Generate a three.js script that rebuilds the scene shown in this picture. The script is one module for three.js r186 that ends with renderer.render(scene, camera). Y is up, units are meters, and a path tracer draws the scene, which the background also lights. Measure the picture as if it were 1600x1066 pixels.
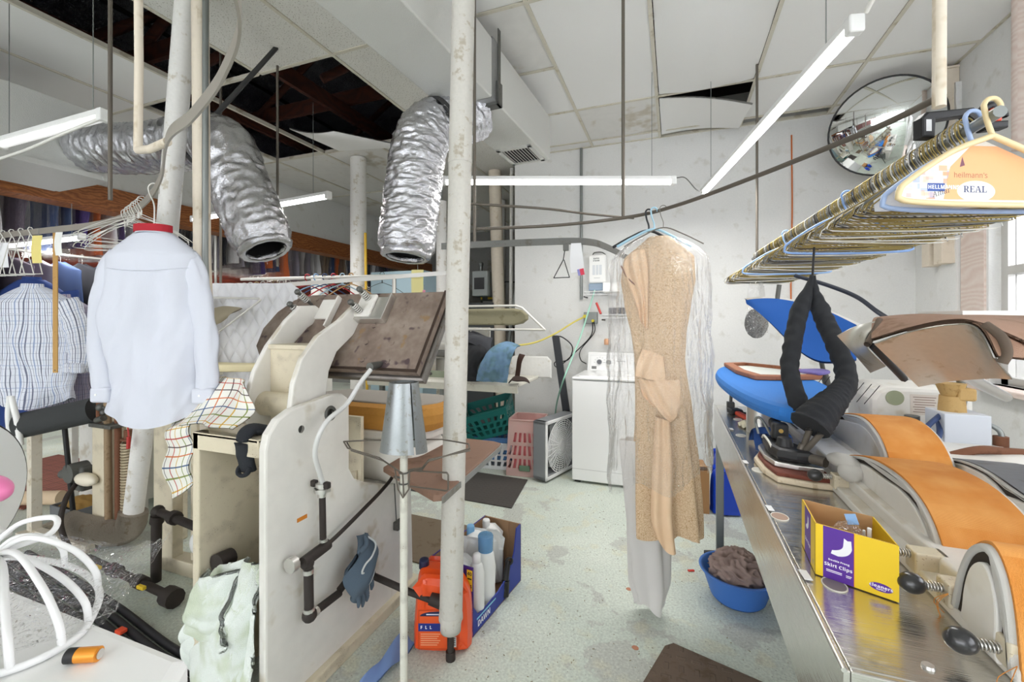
import * as THREE from 'three';
import { RoundedBoxGeometry } from 'three/addons/geometries/RoundedBoxGeometry.js';
import { RectAreaLightUniformsLib } from 'three/addons/lights/RectAreaLightUniformsLib.js';
import { mergeGeometries, mergeVertices } from 'three/addons/utils/BufferGeometryUtils.js';
import { ImprovedNoise } from 'three/addons/math/ImprovedNoise.js';

// ---------------------------------------------------------------- camera, sky, lights, exposure
// metres; floor at y = 0; the shop's long walls run along z, the white back wall stands at z = -4.5
const scene = new THREE.Scene();
const camera = new THREE.PerspectiveCamera(2 * Math.atan(533 / 680) * 180 / Math.PI, 1600 / 1066, 0.02, 60);
camera.position.set(0, 1.39, 0);
camera.rotation.order = 'YXZ';
camera.rotation.y = 20.4 * Math.PI / 180;
camera.setViewOffset(1600, 1066, 0, 30, 1600, 1066);
scene.add(camera);
const renderer = new THREE.WebGLRenderer({ antialias: true });
renderer.toneMapping = THREE.LinearToneMapping;
renderer.toneMappingExposure = 1.48;
renderer.shadowMap.enabled = true;
RectAreaLightUniformsLib.init();
scene.background = new THREE.Color().setRGB(3.3, 3.4, 3.6);      // bright hazy daylight outside
const TUBE_POWER = 42;                                             // every LED tube of the shop
// ---------------------------------------------------------------- helpers
function rng(seed) { let s = seed >>> 0; return () => { s = (s + 0x6D2B79F5) | 0; let t = Math.imul(s ^ (s >>> 15), 1 | s); t = (t + Math.imul(t ^ (t >>> 7), 61 | t)) ^ t; return ((t ^ (t >>> 14)) >>> 0) / 4294967296; }; }
const noise = new ImprovedNoise();
const N3 = (x, y, z = 0) => noise.noise(x, y, z);
const V = (x, y, z) => new THREE.Vector3(x, y, z);
const lerp = (a, b, t) => a + (b - a) * t;
const clamp = (x, a = 0, b = 1) => Math.max(a, Math.min(b, x));
const sstep = (a, b, x) => { const t = clamp((x - a) / (b - a)); return t * t * (3 - 2 * t); };
// periodic gradient noise, period 1 in both directions, f cells a side
const perm = (() => { const r = rng(77), a = Array.from({ length: 256 }, (_, i) => i); for (let i = 255; i > 0; i--) { const j = r() * (i + 1) | 0; [a[i], a[j]] = [a[j], a[i]]; } return Uint8Array.from([...a, ...a]); })();
const GX = Array.from({ length: 16 }, (_, i) => Math.cos(i * Math.PI / 8)), GY = Array.from({ length: 16 }, (_, i) => Math.sin(i * Math.PI / 8));
function pn(u, v, f, z = 0) {
  f = Math.max(1, Math.round(f)); const zi = Math.floor(z * 13.7) & 255;
  const x = (u - Math.floor(u)) * f, y = (v - Math.floor(v)) * f, xi = x | 0, yi = y | 0, fx = x - xi, fy = y - yi;
  const x0 = xi % f & 255, x1 = (xi + 1) % f & 255, y0 = yi % f, y1 = (yi + 1) % f;
  const py0 = perm[(y0 & 255) + zi & 255], py1 = perm[(y1 & 255) + zi & 255];
  const g = (p, dx, dy) => GX[p & 15] * dx + GY[p & 15] * dy;
  const sx = fx * fx * fx * (fx * (fx * 6 - 15) + 10), sy = fy * fy * fy * (fy * (fy * 6 - 15) + 10);
  return 1.4 * lerp(lerp(g(perm[x0 + py0], fx, fy), g(perm[x1 + py0], fx - 1, fy), sx), lerp(g(perm[x0 + py1], fx, fy - 1), g(perm[x1 + py1], fx - 1, fy - 1), sx), sy);
}
function fbm(u, v, f, o = 4, z = 0) { let s = 0, a = 0.5; for (let i = 0; i < o; i++) { s += a * pn(u, v, f, z + i * 1.7); f *= 2; a *= 0.5; } return s; }
function tex(size, fn, { srgb = true, rep = 1, repY } = {}) {
  const w = size, h = size, data = new Uint8Array(w * h * 4);
  for (let j = 0; j < h; j++) for (let i = 0; i < w; i++) {
    const c = fn((i + 0.5) / w, (j + 0.5) / h), k = (j * w + i) * 4;
    data[k] = clamp(c[0]) * 255; data[k + 1] = clamp(c[1]) * 255; data[k + 2] = clamp(c[2]) * 255; data[k + 3] = 255;
  }
  const t = new THREE.DataTexture(data, w, h, THREE.RGBAFormat);
  t.wrapS = t.wrapT = THREE.RepeatWrapping; t.magFilter = THREE.LinearFilter; t.minFilter = THREE.LinearMipmapLinearFilter; t.generateMipmaps = true;
  if (srgb) t.colorSpace = THREE.SRGBColorSpace;
  t.repeat.set(rep, repY ?? rep); t.needsUpdate = true;
  return t;
}
function canvasTex(w, h, draw) {
  const c = document.createElement('canvas'); c.width = w; c.height = h;
  draw(c.getContext('2d'), w, h);
  const t = new THREE.CanvasTexture(c); t.colorSpace = THREE.SRGBColorSpace; return t;
}
const hex = h => [(h >> 16 & 255) / 255, (h >> 8 & 255) / 255, (h & 255) / 255];
const mix3 = (a, b, t) => [lerp(a[0], b[0], t), lerp(a[1], b[1], t), lerp(a[2], b[2], t)];
const std = (color, roughness = 0.6, extra = {}) => new THREE.MeshStandardMaterial({ color, roughness, side: THREE.DoubleSide, ...extra });
const phys = (color, roughness = 0.6, extra = {}) => new THREE.MeshPhysicalMaterial({ color, roughness, side: THREE.DoubleSide, ...extra });

// uv in metres, projected along the main axis of each face
function metreUV(g0) {
  const g = g0.index ? g0.toNonIndexed() : g0;
  if (!g.attributes.normal) g.computeVertexNormals();
  const p = g.attributes.position, uv = new Float32Array(p.count * 2);
  const a = V(), b = V(), c = V();
  for (let i = 0; i < p.count; i += 3) {
    a.fromBufferAttribute(p, i); b.fromBufferAttribute(p, i + 1); c.fromBufferAttribute(p, i + 2);
    const n = b.clone().sub(a).cross(c.clone().sub(a)); const x = Math.abs(n.x), y = Math.abs(n.y), z = Math.abs(n.z);
    for (let k = 0; k < 3; k++) {
      const q = [a, b, c][k];
      const s = x >= y && x >= z ? [-q.z, q.y] : y >= z ? [q.x, -q.z] : [q.x, q.y];
      uv[(i + k) * 2] = s[0]; uv[(i + k) * 2 + 1] = s[1];
    }
  }
  g.setAttribute('uv', new THREE.BufferAttribute(uv, 2));
  return g;
}
const prep = g => { const q = g.index ? g.toNonIndexed() : g; for (const k of Object.keys(q.attributes)) if (!['position', 'normal', 'uv'].includes(k)) q.deleteAttribute(k); if (!q.attributes.uv) q.setAttribute('uv', new THREE.BufferAttribute(new Float32Array(q.attributes.position.count * 2), 2)); return q; };
const merge = list => list.length === 1 ? list[0] : mergeGeometries(list.map(prep));
const taken = {};
function numbered(n) { const k = taken[n] ?? 0; taken[n] = k + 1; return k ? `${n}_${String(k).padStart(3, '0')}` : n; }
// one named mesh; geos: a geometry or a list of them
function obj(name, geos, mat, parent = scene, { own = false } = {}) {
  let g = merge(Array.isArray(geos) ? geos : [geos]);
  if (!own) g = metreUV(g);
  const m = new THREE.Mesh(g, mat); m.castShadow = m.receiveShadow = true;
  m.name = parent === scene ? numbered(name) : name;
  parent.add(m); return m;
}
function tag(o, label, category, group) { o.userData = { label, category }; if (group) o.userData.group = group; return o; }
function thing(name, label, category, pos = [0, 0, 0], turn = 0, group) {
  const o = new THREE.Group(); o.name = numbered(name); o.position.set(...pos); o.rotation.y = turn; scene.add(o);
  return tag(o, label, category, group);
}
function struct(name, geos, mat, parent = scene) { const m = obj(name, geos, mat, parent); if (parent === scene) m.userData = { kind: 'structure' }; return m; }
function structGroup(name) { const g = new THREE.Group(); g.name = name; g.userData = { kind: 'structure' }; scene.add(g); return g; }
function copy(src, pos, turn, label, group) {
  const c = src.clone(); c.name = numbered(src.name.replace(/_\d{3}$/, '')); scene.add(c);
  if (pos) c.position.set(...pos); if (turn !== undefined) c.rotation.y = turn;
  c.userData = { ...src.userData }; if (label) c.userData.label = label; if (group) c.userData.group = group;
  return c;
}
// --- geometries (all in world or local metres)
function box(x0, x1, y0, y1, z0, z1, r = 0) {
  const w = Math.abs(x1 - x0), h = Math.abs(y1 - y0), d = Math.abs(z1 - z0);
  const g = r > 0 ? new RoundedBoxGeometry(w, h, d, 2, Math.min(r, w / 2.01, h / 2.01, d / 2.01)) : new THREE.BoxGeometry(w, h, d);
  return g.translate((x0 + x1) / 2, (y0 + y1) / 2, (z0 + z1) / 2);
}
function rod(p, q, r, r2 = r, seg = 10, open = false) {
  const a = V(...p), b = V(...q), d = b.clone().sub(a), L = d.length();
  const g = new THREE.CylinderGeometry(r2, r, L, seg, 1, open);
  g.applyQuaternion(new THREE.Quaternion().setFromUnitVectors(V(0, 1, 0), d.normalize()));
  return g.translate((a.x + b.x) / 2, (a.y + b.y) / 2, (a.z + b.z) / 2);
}
function curve(pts, closed = false, tension = 0.5) { return new THREE.CatmullRomCurve3(pts.map(p => V(...p)), closed, 'catmullrom', tension); }
function tube(pts, r, seg = 40, rad = 8, closed = false, tension = 0.5) { return new THREE.TubeGeometry(curve(pts, closed, tension), seg, r, rad, closed); }
// sharp-cornered wire: straight rods with ball joints
function wire(pts, r, rad = 6) {
  const out = [];
  for (let i = 0; i + 1 < pts.length; i++) { out.push(rod(pts[i], pts[i + 1], r, r, rad)); if (i) out.push(new THREE.SphereGeometry(r * 1.02, rad, 4).translate(...pts[i])); }
  return merge(out);
}
function lathe(prof, seg = 24, pos = [0, 0, 0]) { return new THREE.LatheGeometry(prof.map(p => new THREE.Vector2(p[0], p[1])), seg).translate(...pos); }
function ball(x, y, z, r, sy = 1, seg = 12) { return new THREE.SphereGeometry(r, seg, Math.max(6, seg * 0.7 | 0)).scale(1, sy, 1).translate(x, y, z); }
function shapeOf(pts, holes = [], smooth = false) {
  const s = new THREE.Shape();
  if (smooth) { const c = new THREE.CatmullRomCurve3(pts.map(p => V(p[0], p[1], 0)), true, 'catmullrom', 0.5).getPoints(pts.length * 5); s.setFromPoints(c.map(p => new THREE.Vector2(p.x, p.y))); }
  else s.setFromPoints(pts.map(p => new THREE.Vector2(p[0], p[1])));
  for (const h of holes) { const q = new THREE.Path(); if (h.length === 3 && typeof h[0] === 'number') q.absarc(h[0], h[1], h[2], 0, Math.PI * 2, true); else q.setFromPoints(h.map(p => new THREE.Vector2(p[0], p[1]))); s.holes.push(q); }
  return s;
}
function ext(pts, t, bevel = 0, holes = [], smooth = false) {
  const s = shapeOf(pts, holes, smooth);
  const b = Math.min(bevel, t / 2.2);
  return new THREE.ExtrudeGeometry(s, { depth: t - 2 * b, bevelEnabled: b > 0, bevelThickness: b, bevelSize: b, bevelOffset: -b, bevelSegments: 2, curveSegments: 16 }).translate(0, 0, b);
}
// outline (depth d from the camera side, height) extruded between x0 and x1; d = -z
function extX(pts, x0, x1, bevel = 0.004, holes = [], smooth = false) {
  const g = ext(pts, Math.abs(x1 - x0), bevel, holes, smooth);      // (d, h, t)
  g.rotateY(Math.PI / 2);                                          // x->-z, z->x
  return g.translate(Math.min(x0, x1), 0, 0);
}
function extZ(pts, z0, z1, bevel = 0.004, holes = [], smooth = false) { return ext(pts, Math.abs(z1 - z0), bevel, holes, smooth).translate(0, 0, Math.min(z0, z1)); }
// outline (x, d) extruded between y0 and y1
function extY(pts, y0, y1, bevel = 0.004, holes = [], smooth = false) {
  const g = ext(pts, Math.abs(y1 - y0), bevel, holes, smooth); g.rotateX(-Math.PI / 2); return g.translate(0, Math.min(y0, y1), 0);
}
// sheet with thickness: f(u, v) -> Vector3
function sheet(f, nu, nv, t = 0.002, closeU = false) {
  const P = [], n = [];
  for (let j = 0; j <= nv; j++) for (let i = 0; i <= nu; i++) P.push(f(closeU && i === nu ? 0 : i / nu, j / nv));
  const id = (i, j) => j * (nu + 1) + i;
  const du = V(), dv = V();
  for (let j = 0; j <= nv; j++) for (let i = 0; i <= nu; i++) {
    const ia = closeU ? (i + nu - 1) % nu : Math.max(0, i - 1), ib = closeU ? (i + 1) % nu : Math.min(nu, i + 1);
    du.subVectors(P[id(ib, j)], P[id(ia, j)]); dv.subVectors(P[id(i, Math.min(nv, j + 1))], P[id(i, Math.max(0, j - 1))]);
    const q = V().crossVectors(du, dv); n.push(q.lengthSq() > 1e-14 ? q.normalize() : V(0, 1, 0));
  }
  const pos = [], nor = [], uv = [], idx = [], K = P.length;
  for (const s of t > 0 ? [1, -1] : [1]) for (let k = 0; k < K; k++) {
    const p = P[k], m = n[k]; pos.push(p.x + m.x * s * t / 2, p.y + m.y * s * t / 2, p.z + m.z * s * t / 2); nor.push(m.x * s, m.y * s, m.z * s); uv.push((k % (nu + 1)) / nu, 1 - Math.floor(k / (nu + 1)) / nv);
  }
  for (let j = 0; j < nv; j++) for (let i = 0; i < nu; i++) {
    const a = id(i, j), b = id(i + 1, j), c = id(i + 1, j + 1), d = id(i, j + 1);
    idx.push(a, b, d, b, c, d);
    if (t > 0) idx.push(K + a, K + d, K + b, K + b, K + d, K + c);
  }
  if (t > 0) {
    const edge = (a, b) => idx.push(a, K + a, b, b, K + a, K + b);
    for (let i = 0; i < nu; i++) { edge(id(i, 0), id(i + 1, 0)); edge(id(i + 1, nv), id(i, nv)); }
    if (!closeU) for (let j = 0; j < nv; j++) { edge(id(0, j + 1), id(0, j)); edge(id(nu, j), id(nu, j + 1)); }
  }
  const g = new THREE.BufferGeometry();
  g.setAttribute('position', new THREE.Float32BufferAttribute(pos, 3)); g.setAttribute('normal', new THREE.Float32BufferAttribute(nor, 3)); g.setAttribute('uv', new THREE.Float32BufferAttribute(uv, 2)); g.setIndex(idx);
  return g;
}
// flat bar (height w, thickness t) swept along a path, kept upright
function strip(pts, w, t, seg = 60) {
  const c = curve(pts), pos = [], idx = [];
  for (let i = 0; i <= seg; i++) {
    const p = c.getPointAt(i / seg), d = c.getTangentAt(i / seg), n = V(-d.z, 0, d.x).normalize().multiplyScalar(t / 2);
    for (const [a, b] of [[1, 1], [1, -1], [-1, -1], [-1, 1]]) pos.push(p.x + n.x * a, p.y + b * w / 2, p.z + n.z * a);
    if (i < seg) for (let k = 0; k < 4; k++) { const a = i * 4 + k, b = i * 4 + (k + 1) % 4; idx.push(a, b, a + 4, b, b + 4, a + 4); }
  }
  idx.push(0, 2, 1, 0, 3, 2); const e = seg * 4; idx.push(e, e + 1, e + 2, e, e + 2, e + 3);
  const g = new THREE.BufferGeometry(); g.setAttribute('position', new THREE.Float32BufferAttribute(pos, 3)); g.setIndex(idx);
  const q = g.toNonIndexed(); q.computeVertexNormals(); return q;
}
// closed tube around a path with its own cross-section: f(theta, t) -> [a, b] offsets along side and up
function sweep(c, f, seg, rad, cap = true, upRef = V(0, 1, 0)) {
  const rows = [];
  for (let i = 0; i <= seg; i++) {
    const t = i / seg, p = c.getPointAt(t), d = c.getTangentAt(t);
    let s = V().crossVectors(d, upRef); if (s.lengthSq() < 1e-4) s = V(1, 0, 0); s.normalize(); const w = V().crossVectors(s, d).normalize();
    const row = []; for (let k = 0; k < rad; k++) { const [a, b] = f(k / rad * Math.PI * 2, t); row.push(p.clone().addScaledVector(s, a).addScaledVector(w, b)); }
    rows.push(row);
  }
  const pos = [], uv = [], idx = [], L = c.getLength();
  for (let i = 0; i <= seg; i++) for (let k = 0; k <= rad; k++) { const p = rows[i][k % rad]; pos.push(p.x, p.y, p.z); uv.push(k / rad, i / seg); }
  const R = rad + 1;
  for (let i = 0; i < seg; i++) for (let k = 0; k < rad; k++) { const a = i * R + k; idx.push(a, a + 1, a + R, a + 1, a + R + 1, a + R); }
  if (cap) for (const i of [0, seg]) { const m = V(); rows[i].forEach(p => m.add(p)); m.multiplyScalar(1 / rad); const id = pos.length / 3; pos.push(m.x, m.y, m.z); uv.push(0.5, i / seg); for (let k = 0; k < rad; k++) i ? idx.push(i * R + k, i * R + k + 1, id) : idx.push(k + 1, k, id); }
  const g = new THREE.BufferGeometry(); g.setAttribute('position', new THREE.Float32BufferAttribute(pos, 3)); g.setAttribute('uv', new THREE.Float32BufferAttribute(uv, 2)); g.setIndex(idx);
  g.computeVertexNormals();
  const nn = g.attributes.normal; for (let i = 0; i <= seg; i++) { const a = i * R, b = i * R + rad; const x = nn.getX(a) + nn.getX(b), y = nn.getY(a) + nn.getY(b), z = nn.getZ(a) + nn.getZ(b), l = Math.hypot(x, y, z) || 1; for (const q of [a, b]) nn.setXYZ(q, x / l, y / l, z / l); }
  return g;
}
const at = (g, x, y, z, rx = 0, ry = 0, rz = 0) => g.applyMatrix4(new THREE.Matrix4().compose(V(x, y, z), new THREE.Quaternion().setFromEuler(new THREE.Euler(rx, ry, rz, 'YXZ')), V(1, 1, 1)));

// ---------------------------------------------------------------- materials
const T = {};
T.dirt = tex(512, (u, v) => { const a = fbm(u, v, 6, 5), b = fbm(u, v, 30, 3, 5); const s = sstep(0.14, 0.5, a + 0.45 * b); const k = 0.97 - 0.13 * s + 0.03 * b; return [k, k - 0.025 * s, k - 0.075 * s]; });
T.specks = tex(512, (u, v) => { const a = fbm(u, v, 90, 2), b = fbm(u, v, 5, 3, 9); const s = a > 0.42 - 0.14 * sstep(0, 0.4, b) ? 1 : 0; const q = 0.96 - 0.08 * sstep(0, 0.4, b); return mix3([q, q - 0.01, q - 0.04], [0.55, 0.46, 0.36], s * 0.6); });
T.wall = tex(1024, (u, v) => { const a = fbm(u, v, 5, 4), b = fbm(u, v, 120, 2, 3), s = sstep(0.2, 0.5, fbm(u, v, 14, 4, 8)); const k = 0.955 + 0.02 * a + 0.02 * b; return [k - 0.05 * s, k - 0.055 * s, k - 0.07 * s]; });
T.wallBump = tex(512, (u, v) => { const k = 0.5 + 0.3 * fbm(u, v, 60, 3) + 0.2 * fbm(u, v, 8, 2, 4); return [k, k, k]; }, { srgb: false });
T.tile = tex(512, (u, v) => { const p = pn(u, v, 70, 2) + 0.6 * pn(u, v, 140, 5); const s = p > 0.55 ? 1 : 0; const k = 0.95 + 0.03 * fbm(u, v, 5, 3); return s ? [0.72, 0.70, 0.66] : [k, k * 0.995, k * 0.98]; });
T.fine = tex(256, (u, v) => { const k = 0.5 + 0.5 * fbm(u, v, 50, 3); return [k, k, k]; }, { srgb: false });
T.crinkle = tex(512, (u, v) => { const w = 0.06 * fbm(u, v, 6, 2); const a = 1 - Math.abs(pn(u + w, v * 1, 26, 1)) * 2.2, b = 1 - Math.abs(pn(u, v + w, 52, 4)) * 2.2; const k = 0.6 * clamp(a) + 0.4 * clamp(b); return [k, k, k]; }, { srgb: false });
T.floor = tex(2048, (u, v) => {
  const big = fbm(u, v, 5, 4), mid = fbm(u, v, 18, 4, 3), fin = fbm(u, v, 260, 2, 6), sp = pn(u, v, 420, 8), worn = sstep(0.16, 0.22, fbm(u, v, 7, 6, 12) + 0.10 * fbm(u, v, 70, 2, 2));
  let c = mix3(hex(0xd8dfd5), hex(0xc6d0c6), clamp(0.5 + big + 0.25 * mid));
  c = mix3(c, hex(0xb8bab4), worn * 0.7);
  c = mix3(c, hex(0xd9d3b4), 0.35 * sstep(0.1, 0.4, mid));
  const k = 1 + 0.16 * fin; c = c.map(x => x * k);
  if (sp > 0.62) c = mix3(c, hex(0xf2efe0), 0.7); if (sp < -0.66) c = mix3(c, hex(0x77776c), 0.7);
  return c;
});
T.wood = tex(512, (u, v) => { const g = Math.sin((v * 46 + 5 * pn(u, v, 3) + 1.6 * pn(u, v, 12, 3)) * 2); const f = fbm(u * 1, v, 40, 2, 3); const k = clamp(0.5 + 0.32 * g + 0.35 * f); return mix3(hex(0x7a4423), hex(0xb87440), k); });
T.plank = tex(256, (u, v) => { const g = Math.sin((v * 20 + 3 * pn(u, v, 3)) * 4); const k = clamp(0.5 + 0.3 * g + 0.3 * fbm(u, v, 30, 2)); return mix3(hex(0xdcc6bb), hex(0xeaddd4), k); });
T.plate = tex(512, (u, v) => { const a = fbm(u, v, 5, 4), b = fbm(u, v, 24, 4, 3), r = fbm(u, v, 9, 3, 7); let c = mix3(hex(0xa09185), hex(0x7c6b60), clamp(0.5 + 1.1 * a + 0.5 * b)); c = mix3(c, hex(0x4a3a40), sstep(0.22, 0.36, r) * 0.8); c = mix3(c, hex(0x9c7a50), sstep(0.25, 0.45, -r + 0.3 * b) * 0.6); return c; });
T.weave = tex(256, (u, v) => { const k = 0.5 + 0.25 * Math.sin(u * 2 * Math.PI * 48) + 0.25 * Math.sin(v * 2 * Math.PI * 48); return [k, k, k]; }, { srgb: false });
T.brush = tex(512, (u, v) => { const k = 0.5 + 0.35 * pn(u * 0.999, v, 3, 2) + 0.5 * N3(v * 300, Math.cos(u * 6.283) * 0.7, Math.sin(u * 6.283) * 0.7); return [k, k, k]; }, { srgb: false });
const R = (t, r, ry) => { const c = t.clone(); c.repeat.set(r, ry ?? r); c.needsUpdate = true; return c; };
const M = {
  wall: std(0xf0f0ee, 0.8, { map: R(T.wall, 0.6), bumpMap: R(T.wallBump, 1.5), bumpScale: 0.002 }),
  fascia: std(0xf3f3f0, 0.8, { map: R(T.wall, 0.4) }),
  tileP: std(0xf2f1ee, 0.9, { map: R(T.tile, 1.6) }),
  tileS: std(0xf1f0ee, 0.9, { bumpMap: R(T.fine, 6), bumpScale: 0.0012 }),
  tileB: std(0xeceae6, 0.9, { map: R(T.dirt, 0.35) }),
  tee: std(0xdcd6c6, 0.5, { map: R(T.dirt, 1.2) }),
  floor: std(0xffffff, 0.55, { map: R(T.floor, 0.34), bumpMap: R(T.fine, 5), bumpScale: 0.001 }),
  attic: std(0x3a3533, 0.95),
  atticFoil: std(0x9a9aa0, 0.35, { metalness: 0.9, bumpMap: R(T.crinkle, 1.6), bumpScale: 0.03 }),
  lumber: std(0x6d4a33, 0.85, { map: R(T.wood, 0.8) }),
  beam: std(0xffffff, 0.5, { map: R(T.wood, 1.3, 2.4) }),
  brown: std(0x9a5a3a, 0.6, { map: R(T.wood, 0.5) }),
  plank: std(0xffffff, 0.7, { map: R(T.plank, 1.0, 2.0) }),
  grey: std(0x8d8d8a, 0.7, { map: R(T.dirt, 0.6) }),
  duct: std(0xdcdcd8, 0.5, { metalness: 0.25, bumpMap: R(T.wallBump, 3), bumpScale: 0.004 }),
  foil: std(0xd0d0d5, 0.13, { metalness: 0.97, bumpMap: R(T.crinkle, 5), bumpScale: 0.0012 }),
  foilTape: std(0xb4b4b4, 0.35, { metalness: 0.9, bumpMap: R(T.crinkle, 12), bumpScale: 0.004 }),
  galv: std(0x8f9391, 0.45, { metalness: 0.7 }),
  galvDark: std(0x6a6a66, 0.5, { metalness: 0.5, map: R(T.dirt, 3) }),
  steel: std(0xd2d0ca, 0.36, { metalness: 0.9, roughnessMap: R(T.wallBump, 1.2), bumpMap: R(T.brush, 1, 3), bumpScale: 0.0004 }),
  steelBright: std(0xd6d4d0, 0.3, { metalness: 0.9 }),
  rail: std(0x6e675e, 0.5, { metalness: 0.5 }),
  railWhite: std(0xd8d6d0, 0.4, { metalness: 0.3 }),
  pipeWhite: std(0xeceae6, 0.65, { map: R(T.dirt, 2.2) }),
  pipeBeige: std(0xe9ddcb, 0.7, { map: R(T.dirt, 1.0) }),
  wrap: std(0xece8df, 0.75, { map: R(T.dirt, 2.6), bumpMap: R(T.weave, 10), bumpScale: 0.0015 }),
  rust: std(0x7a4f38, 0.85, { map: R(T.dirt, 4) }),
  strap: std(0x3c3c3c, 0.7),
  black: std(0x1c1c1e, 0.5), blackMatte: std(0x232325, 0.9),
  ironPipe: std(0x39322f, 0.6, { metalness: 0.3, bumpMap: R(T.fine, 20), bumpScale: 0.001 }),
  pressWhite: std(0xeeebe4, 0.38, { map: R(T.dirt, 0.55) }),
  pressDirty: std(0xe2d9c6, 0.5, { map: R(T.specks, 2.2) }),
  plate: std(0xffffff, 0.55, { metalness: 0.25, map: R(T.plate, 1.4) }),
  ledBody: std(0xf2f2f0, 0.4),
  led: new THREE.MeshStandardMaterial({ color: 0xffffff, emissive: 0xffffff, emissiveIntensity: 5, roughness: 0.4 }),
  ledDim: new THREE.MeshStandardMaterial({ color: 0xf6f6f4, emissive: 0xffffff, emissiveIntensity: 0.35, roughness: 0.4 }),
  cable: std(0xe8e6e0, 0.6),
  plasticWhite: phys(0xf4f4f2, 0.3), enamel: phys(0xf3f3f3, 0.25, { clearcoat: 0.4 }),
  rubber: std(0x2c2a29, 0.85, { bumpMap: R(T.fine, 10), bumpScale: 0.002 }),
  bag: phys(0xffffff, 0.08, { transmission: 1, thickness: 0, ior: 1.45, bumpMap: R(T.crinkle, 3), bumpScale: 0.008 }),
  bagFilm: phys(0xffffff, 0.1, { transmission: 0.97, thickness: 0, ior: 1.8, bumpMap: R(T.crinkle, 4), bumpScale: 0.004 }),
  glass: phys(0xffffff, 0.02, { transmission: 1, thickness: 0, ior: 1.3 }),
};
// smooth surface through a grid of points (rows of [x, y, z]), with optional wrinkle w(u, v, p) moved along the normal axis
function cr(a, b, c, d, t) { return 0.5 * ((2 * b) + (c - a) * t + (2 * a - 5 * b + 4 * c - d) * t * t + (3 * b - a - 3 * c + d) * t * t * t); }
function patchFn(rows) {
  const nr = rows.length, nc = rows[0].length, P = (i, j) => { i = Math.max(0, Math.min(nr - 1, i)); j = Math.max(0, Math.min(nc - 1, j)); return rows[i][j]; };
  return (u, v) => {
    const x = u * (nc - 1), y = v * (nr - 1), j = Math.min(nc - 2, x | 0), i = Math.min(nr - 2, y | 0), a = x - j, b = y - i, o = [];
    for (let k = 0; k < 3; k++) o.push(cr(...[-1, 0, 1, 2].map(di => cr(...[-1, 0, 1, 2].map(dj => P(i + di, j + dj)[k]), a)), b));
    return V(...o);
  };
}
function patch(rows, nu, nv, t = 0.003, wrinkle) { const f = patchFn(rows); return sheet(wrinkle ? (u, v) => { const p = f(u, v), w = wrinkle(u, v, p); return p.add(Array.isArray(w) ? V(...w) : V(0, 0, w)); } : f, nu, nv, t); }
// jug: silhouette (x, y) with an optional handle hole, given a thick rounded body
function jugGeo(pts, holes, depth, bevel) { return ext(pts, depth, bevel, holes, true).translate(0, 0, -depth / 2); }
const decal = (w, h, draw, px = 256, rough = 0.5) => std(0xffffff, rough, { map: canvasTex(px, Math.max(16, Math.round(px * h / w)), draw) });
// flat printed card standing in the local xy plane, 0.6 mm thick
function card(name, w, h, draw, parent, px = 256) { return obj(name, new THREE.PlaneGeometry(w, h), decal(w, h, draw, px), parent, { own: true }); }
const spring = (x, y, z, len, r, turns, wr) => tube(Array.from({ length: turns * 8 + 1 }, (_, i) => { const a = i / 8 * Math.PI * 2; return [x + Math.cos(a) * r, y + Math.sin(a) * r, z + len * i / (turns * 8)]; }), wr, turns * 12, 5);
const HG = {};
const objPlain = obj;
// ---------------------------------------------------------------- the room
const CEIL = 3.195, BACK = -4.5, RIGHT = 1.86, LEFTBEAM = -4.8, FAR = -8, FRONT = 6.5;
struct('floor', box(-8.8, RIGHT + 0.25, -0.15, 0, FAR - 0.2, FRONT + 0.2), M.floor);
struct('wall_back', box(-1.64, RIGHT + 0.25, 0, 3.5, BACK - 0.2, BACK), M.wall);
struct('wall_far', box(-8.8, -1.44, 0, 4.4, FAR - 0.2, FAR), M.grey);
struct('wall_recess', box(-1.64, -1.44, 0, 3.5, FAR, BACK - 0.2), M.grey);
struct('wall_outer', box(-8.8, -8.6, 0, 4.4, FAR, FRONT + 0.2), M.wall);
// right wall with the window opening (z -2.35 .. -3.62, y 1.0 .. 2.25)
struct('wall_right', [box(RIGHT, RIGHT + 0.25, 0, 3.5, BACK, -3.62), box(RIGHT, RIGHT + 0.25, 0, 1.0, -3.62, -2.35), box(RIGHT, RIGHT + 0.25, 2.25, 3.5, -3.62, -2.35), box(RIGHT, RIGHT + 0.25, 0, 3.5, -2.35, -1.75), box(RIGHT, RIGHT + 0.25, 0, 1.0, -1.75, 1.5), box(RIGHT, RIGHT + 0.25, 2.4, 3.5, -1.75, 1.5), box(RIGHT, RIGHT + 0.25, 0, 3.5, 1.5, FRONT)], M.wall);
// street front behind the camera: an open roller-shutter front
struct('wall_front', [box(-8.6, -6.6, 0, 4.4, FRONT, FRONT + 0.2), box(1.3, RIGHT + 0.25, 0, 4.4, FRONT, FRONT + 0.2), box(-6.6, 1.3, 2.95, 4.4, FRONT, FRONT + 0.2), box(-6.6, 1.3, 0, 0.25, FRONT, FRONT + 0.2)], M.wall);
// upper wall over the storage bay, with its timber header
struct('wall_left', box(LEFTBEAM - 0.15, LEFTBEAM, 2.55, 3.5, FAR, FRONT), M.fascia);
struct('trim_1', box(LEFTBEAM - 0.19, LEFTBEAM + 0.035, 2.39, 2.6, FAR, FRONT, 0.006), M.beam);
struct('ceiling_storage', box(-8.6, LEFTBEAM - 0.15, 2.74, 2.8, FAR, FRONT), M.fascia);
struct('wall_panelling', box(-6.45, -6.4, 0.9, 2.14, FAR, FRONT), M.brown);
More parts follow.
